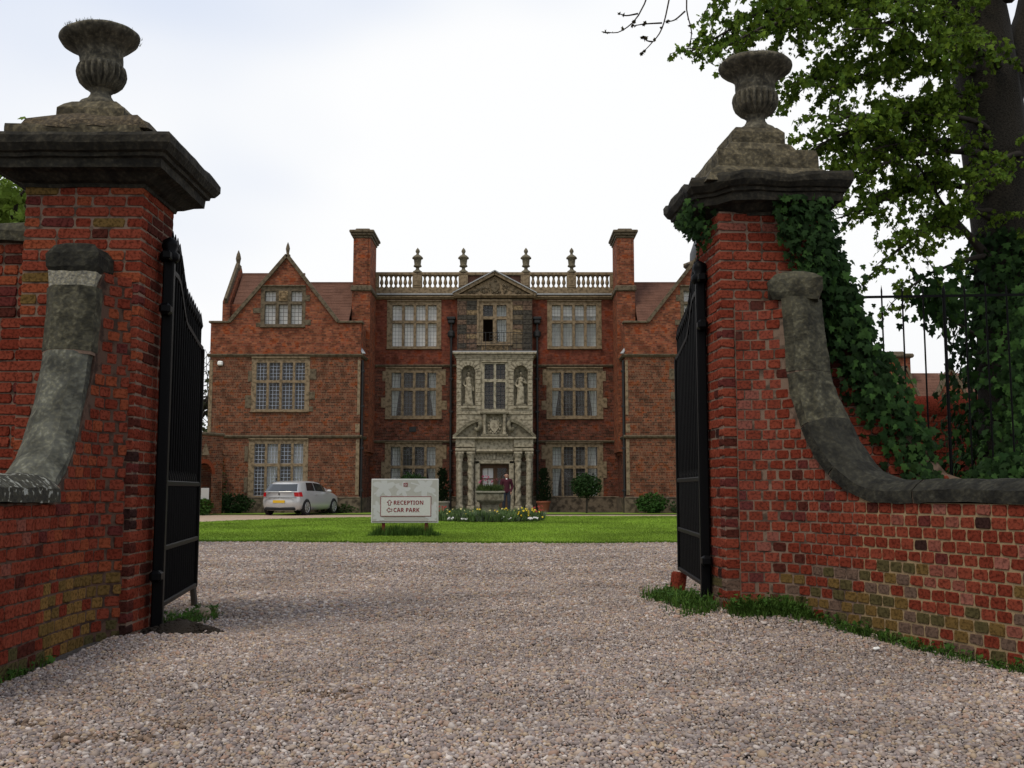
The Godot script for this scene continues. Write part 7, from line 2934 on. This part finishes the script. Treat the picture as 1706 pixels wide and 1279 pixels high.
# ---------------------------------------------------------------- people and the like
func statue(h_label: String, at: Vector3, flip: float, pose: int) -> void:
	# a draped stone figure on a small plinth, weight on one leg
	var o := thing("niche_statue", h_label, "statue", at, 0, "statues in the porch niches")
	var f := flip
	var B := [
		[Vector3(0, 1.44, 0), Vector3(0.0, 1.50, 0.01), 0.085, 0.08],
		[Vector3(0, 1.30, 0), Vector3(0, 1.40, 0), 0.05, 0.045],
		[Vector3(-0.12 * f, 1.24, 0), Vector3(0.12 * f, 1.25, 0), 0.065, 0.065],
		[Vector3(0, 1.22, 0.02), Vector3(0.02 * f, 0.92, 0.02), 0.13, 0.125],
		[Vector3(0.02 * f, 0.9, 0.02), Vector3(0.05 * f, 0.1, 0.02), 0.15, 0.13],
		[Vector3(-0.05 * f, 0.8, 0.05), Vector3(-0.07 * f, 0.12, 0.05), 0.11, 0.10],
		[Vector3(0.1 * f, 0.8, 0.04), Vector3(0.09 * f, 0.1, 0.02), 0.10, 0.11]]
	if pose == 0:
		B.append([Vector3(-0.17 * f, 1.22, 0), Vector3(-0.22 * f, 0.98, 0.02), 0.055, 0.05])
		B.append([Vector3(-0.22 * f, 0.98, 0.02), Vector3(-0.12 * f, 0.86, 0.14), 0.045, 0.04])
		B.append([Vector3(0.17 * f, 1.22, 0), Vector3(0.23 * f, 0.95, 0.0), 0.055, 0.05])
		B.append([Vector3(0.23 * f, 0.95, 0.0), Vector3(0.24 * f, 0.68, 0.06), 0.045, 0.04])
	else:
		B.append([Vector3(-0.17 * f, 1.22, 0), Vector3(-0.25 * f, 1.02, 0.05), 0.055, 0.05])
		B.append([Vector3(-0.25 * f, 1.02, 0.05), Vector3(-0.02 * f, 1.12, 0.16), 0.045, 0.045])
		B.append([Vector3(0.17 * f, 1.22, 0), Vector3(0.26 * f, 0.98, 0.02), 0.06, 0.055])
		B.append([Vector3(0.26 * f, 0.98, 0.02), Vector3(0.16 * f, 0.85, 0.15), 0.05, 0.045])
	# folds of the drapery
	for k in 6:
		var a := -1.0 + k * 0.4
		B.append([Vector3(0.11 * a * f, 0.78, 0.14), Vector3((0.15 * a + 0.04) * f, 0.06, 0.13 - 0.03 * absf(a)), 0.022, 0.035])
	var mb := MB.new()
	nets(mb, B, 0.035, 0.025)
	part(o, "figure", mb, M.porch)
	mb = MB.new()
	mb.cbox(Vector3(0, 0.0, 0.0), Vector3(0.5, 0.1, 0.4), 0.02)
	part(o, "plinth", mb, M.porch_green)


func man() -> void:
	var o := thing("person", "person in a maroon jumper and dark jeans standing by the door with hands lowered", "person", Vector3(-0.25, 0.0, -46.4), 4)
	var skin := mat(lin(0.36, 0.20, 0.14), 0.6)
	var wool := mat(lin(0.055, 0.012, 0.02), 0.95)
	var denim := mat(lin(0.028, 0.034, 0.045), 0.9)
	var hairm := mat(lin(0.02, 0.014, 0.01), 0.8)
	var shoe := mat(lin(0.015, 0.013, 0.012), 0.7)
	# joints
	var hipL := Vector3(-0.10, 0.90, 0)
	var hipR := Vector3(0.10, 0.90, 0)
	var knL := Vector3(-0.12, 0.49, 0.03)
	var knR := Vector3(0.11, 0.49, 0.04)
	var anL := Vector3(-0.13, 0.09, -0.01)
	var anR := Vector3(0.12, 0.09, 0.02)
	var shL := Vector3(-0.19, 1.41, -0.01)
	var shR := Vector3(0.19, 1.41, -0.01)
	var elL := Vector3(-0.25, 1.14, -0.03)
	var elR := Vector3(0.27, 1.14, -0.05)
	var wrL := Vector3(-0.24, 0.90, 0.05)
	var wrR := Vector3(0.20, 0.93, 0.10)
	var head := Vector3(0.0, 1.62, 0.02)
	var B := [
		[head + Vector3(0, 0.03, -0.01), head + Vector3(0, 0.02, 0.0), 0.095, 0.095], [head + Vector3(0, -0.06, 0.03), head + Vector3(0, -0.03, 0.02), 0.062, 0.075],
		[Vector3(0, 1.44, -0.01), head + Vector3(0, -0.06, -0.01), 0.058, 0.055],
		[Vector3(-0.1, 1.38, 0), Vector3(0.1, 1.38, 0), 0.10, 0.10], [Vector3(0, 1.33, 0), Vector3(0, 1.02, 0), 0.135, 0.12], [hipL, hipR, 0.11, 0.11],
		[shL, elL, 0.055, 0.045], [elL, wrL, 0.043, 0.03], [shR, elR, 0.055, 0.045], [elR, wrR, 0.043, 0.03],
		[hipL, knL, 0.085, 0.058], [knL, anL, 0.055, 0.04], [hipR, knR, 0.085, 0.058], [knR, anR, 0.055, 0.04],
		[anL + Vector3(0, -0.04, -0.02), anL + Vector3(-0.02, -0.05, 0.16), 0.04, 0.035], [anR + Vector3(0, -0.04, -0.02), anR + Vector3(0.02, -0.05, 0.16), 0.04, 0.035]]
	var mb := MB.new()
	nets(mb, B, 0.03, 0.014)
	# hands: palm, four fingers and a thumb each
	for s in [[wrL, -1.0], [wrR, 1.0]]:
		var w: Vector3 = s[0]
		var sg: float = s[1]
		var d := Vector3(-0.05 * sg, -1.0, 0.25).normalized()
		var ac := Vector3(0.25 * sg, 0.15, 0.95).normalized()
		var H := [[w, w + d * 0.085, 0.024, 0.026], [w + d * 0.05 - ac * 0.02, w + d * 0.085 + ac * 0.025, 0.018, 0.018]]
		for k in 4:
			var b := w + d * 0.085 + ac * (0.032 - 0.021 * k)
			var l: float = [0.07, 0.08, 0.075, 0.058][k]
			var mid := b + d * l * 0.5 + Vector3(-0.006 * sg, 0, 0.0)
			H.append([b, mid, 0.0095, 0.009])
			H.append([mid, mid + (d + Vector3(-0.4 * sg, 0, 0)).normalized() * l * 0.5, 0.009, 0.008])
		H.append([w + d * 0.03 + ac * 0.02, w + d * 0.07 + ac * 0.05, 0.011, 0.0095])
		H.append([w + d * 0.07 + ac * 0.05, w + d * 0.10 + ac * 0.055, 0.0095, 0.008])
		nets(mb, H, 0.008, 0.006)
	# face: brow, nose, lips, ears
	nets(mb, [[head + Vector3(0, 0.0, 0.105), head + Vector3(0, -0.025, 0.122), 0.010, 0.014], [head + Vector3(-0.045, 0.03, 0.09), head + Vector3(0.045, 0.03, 0.09), 0.011, 0.011], [head + Vector3(-0.022, -0.055, 0.092), head + Vector3(0.022, -0.055, 0.092), 0.009, 0.009], [head + Vector3(-0.098, 0.01, 0), head + Vector3(-0.1, -0.02, 0.0), 0.016, 0.012], [head + Vector3(0.098, 0.01, 0), head + Vector3(0.1, -0.02, 0.0), 0.016, 0.012]], 0.008, 0.005)
	part(o, "body", mb, skin)
	mb = MB.new()
	nets(mb, [[Vector3(-0.1, 1.38, 0), Vector3(0.1, 1.38, 0), 0.115, 0.115], [Vector3(0, 1.33, 0), Vector3(0, 0.95, 0), 0.155, 0.15], [Vector3(-0.07, 0.92, 0), Vector3(0.07, 0.92, 0), 0.13, 0.13], [shL, elL, 0.075, 0.064], [elL, wrL, 0.062, 0.05], [shR, elR, 0.075, 0.064], [elR, wrR, 0.062, 0.05], [Vector3(0, 1.44, -0.01), Vector3(0, 1.48, -0.01), 0.078, 0.074]], 0.03, 0.016)
	part(o, "jumper", mb, wool)
	mb = MB.new()
	nets(mb, [[Vector3(-0.02, 1.44, 0.085), Vector3(0.0, 1.49, 0.065), 0.02, 0.028], [Vector3(0.03, 1.45, 0.08), Vector3(0.0, 1.49, 0.065), 0.02, 0.028]], 0.01, 0.008)
	part(o, "collar", mb, M.blind_and_reflection)
	mb = MB.new()
	nets(mb, [[hipL, hipR, 0.125, 0.125], [hipL, knL, 0.105, 0.078], [knL, anL, 0.076, 0.065], [hipR, knR, 0.105, 0.078], [knR, anR, 0.076, 0.065]], 0.025, 0.016)
	part(o, "jeans", mb, denim)
	mb = MB.new()
	nets(mb, [[head + Vector3(0, 0.06, -0.025), head + Vector3(0, 0.05, -0.045), 0.10, 0.10], [head + Vector3(-0.05, 0.10, 0.035), head + Vector3(0.05, 0.105, 0.035), 0.04, 0.04]], 0.02, 0.01)
	part(o, "hair", mb, hairm)
	mb = MB.new()
	for a in [[anL, -0.02], [anR, 0.02]]:
		nets(mb, [[a[0] + Vector3(0, -0.045, -0.03), a[0] + Vector3(a[1], -0.055, 0.17), 0.048, 0.042]], 0.01, 0.012)
	part(o, "shoe", mb, shoe)
	mb = MB.new()
	for s in [-1.0, 1.0]:
		mb.lathe(head + Vector3(0.033 * s, 0.008, 0.088), [[0.0, -0.01], [0.01, 0.0], [0.0, 0.01]], 8)
	part(o, "eyes", mb, shoe)


func dog() -> void:
	var o := thing("dog", "black dog with pale chest sitting beside the person's legs", "dog", Vector3(-0.72, 0.03, -46.2), 15)
	var B := [
		[Vector3(0, 0.36, -0.02), Vector3(0, 0.16, -0.16), 0.10, 0.13], [Vector3(0, 0.42, 0.02), Vector3(0, 0.54, 0.06), 0.075, 0.06],
		[Vector3(0, 0.58, 0.06), Vector3(0, 0.57, 0.09), 0.065, 0.06], [Vector3(0, 0.56, 0.12), Vector3(0, 0.545, 0.2), 0.038, 0.026],
		[Vector3(-0.05, 0.62, 0.03), Vector3(-0.08, 0.60, 0.02), 0.025, 0.015], [Vector3(0.05, 0.62, 0.03), Vector3(0.08, 0.60, 0.02), 0.025, 0.015],
		[Vector3(-0.06, 0.34, 0.06), Vector3(-0.06, 0.16, 0.08), 0.045, 0.03], [Vector3(-0.06, 0.16, 0.08), Vector3(-0.06, 0.03, 0.08), 0.028, 0.024], [Vector3(-0.06, 0.02, 0.09), Vector3(-0.06, 0.02, 0.12), 0.026, 0.022],
		[Vector3(0.06, 0.34, 0.06), Vector3(0.06, 0.16, 0.08), 0.045, 0.03], [Vector3(0.06, 0.16, 0.08), Vector3(0.06, 0.03, 0.08), 0.028, 0.024], [Vector3(0.06, 0.02, 0.09), Vector3(0.06, 0.02, 0.12), 0.026, 0.022],
		[Vector3(-0.10, 0.16, -0.16), Vector3(-0.12, 0.12, 0.0), 0.075, 0.05], [Vector3(-0.12, 0.1, 0.0), Vector3(-0.12, 0.03, -0.12), 0.04, 0.03], [Vector3(-0.12, 0.025, -0.1), Vector3(-0.12, 0.025, 0.04), 0.026, 0.024],
		[Vector3(0.10, 0.16, -0.16), Vector3(0.12, 0.12, 0.0), 0.075, 0.05], [Vector3(0.12, 0.1, 0.0), Vector3(0.12, 0.03, -0.12), 0.04, 0.03], [Vector3(0.12, 0.025, -0.1), Vector3(0.12, 0.025, 0.04), 0.026, 0.024],
		[Vector3(0, 0.08, -0.26), Vector3(0.1, 0.04, -0.42), 0.035, 0.02]]
	var mb := MB.new()
	nets(mb, B, 0.03, 0.014)
	part(o, "body", mb, mat(lin(0.012, 0.012, 0.012), 0.8))
	mb = MB.new()
	nets(mb, [[Vector3(0, 0.42, 0.085), Vector3(0, 0.28, 0.075), 0.05, 0.04]], 0.02, 0.012)
	part(o, "chest", mb, mat(lin(0.35, 0.33, 0.3), 0.9))


func living() -> void:
	statue("draped stone figure with lowered arms in the niche on the sign's side of the porch", Vector3(-0.87 + 0.05 - 1.24, 4.97, -48.12), 1.0, 0)
	statue("draped stone figure holding something across its chest in the niche on the man's side", Vector3(-0.87 + 0.05 + 1.24, 4.97, -48.12), -1.0, 1)
	man()
	dog()
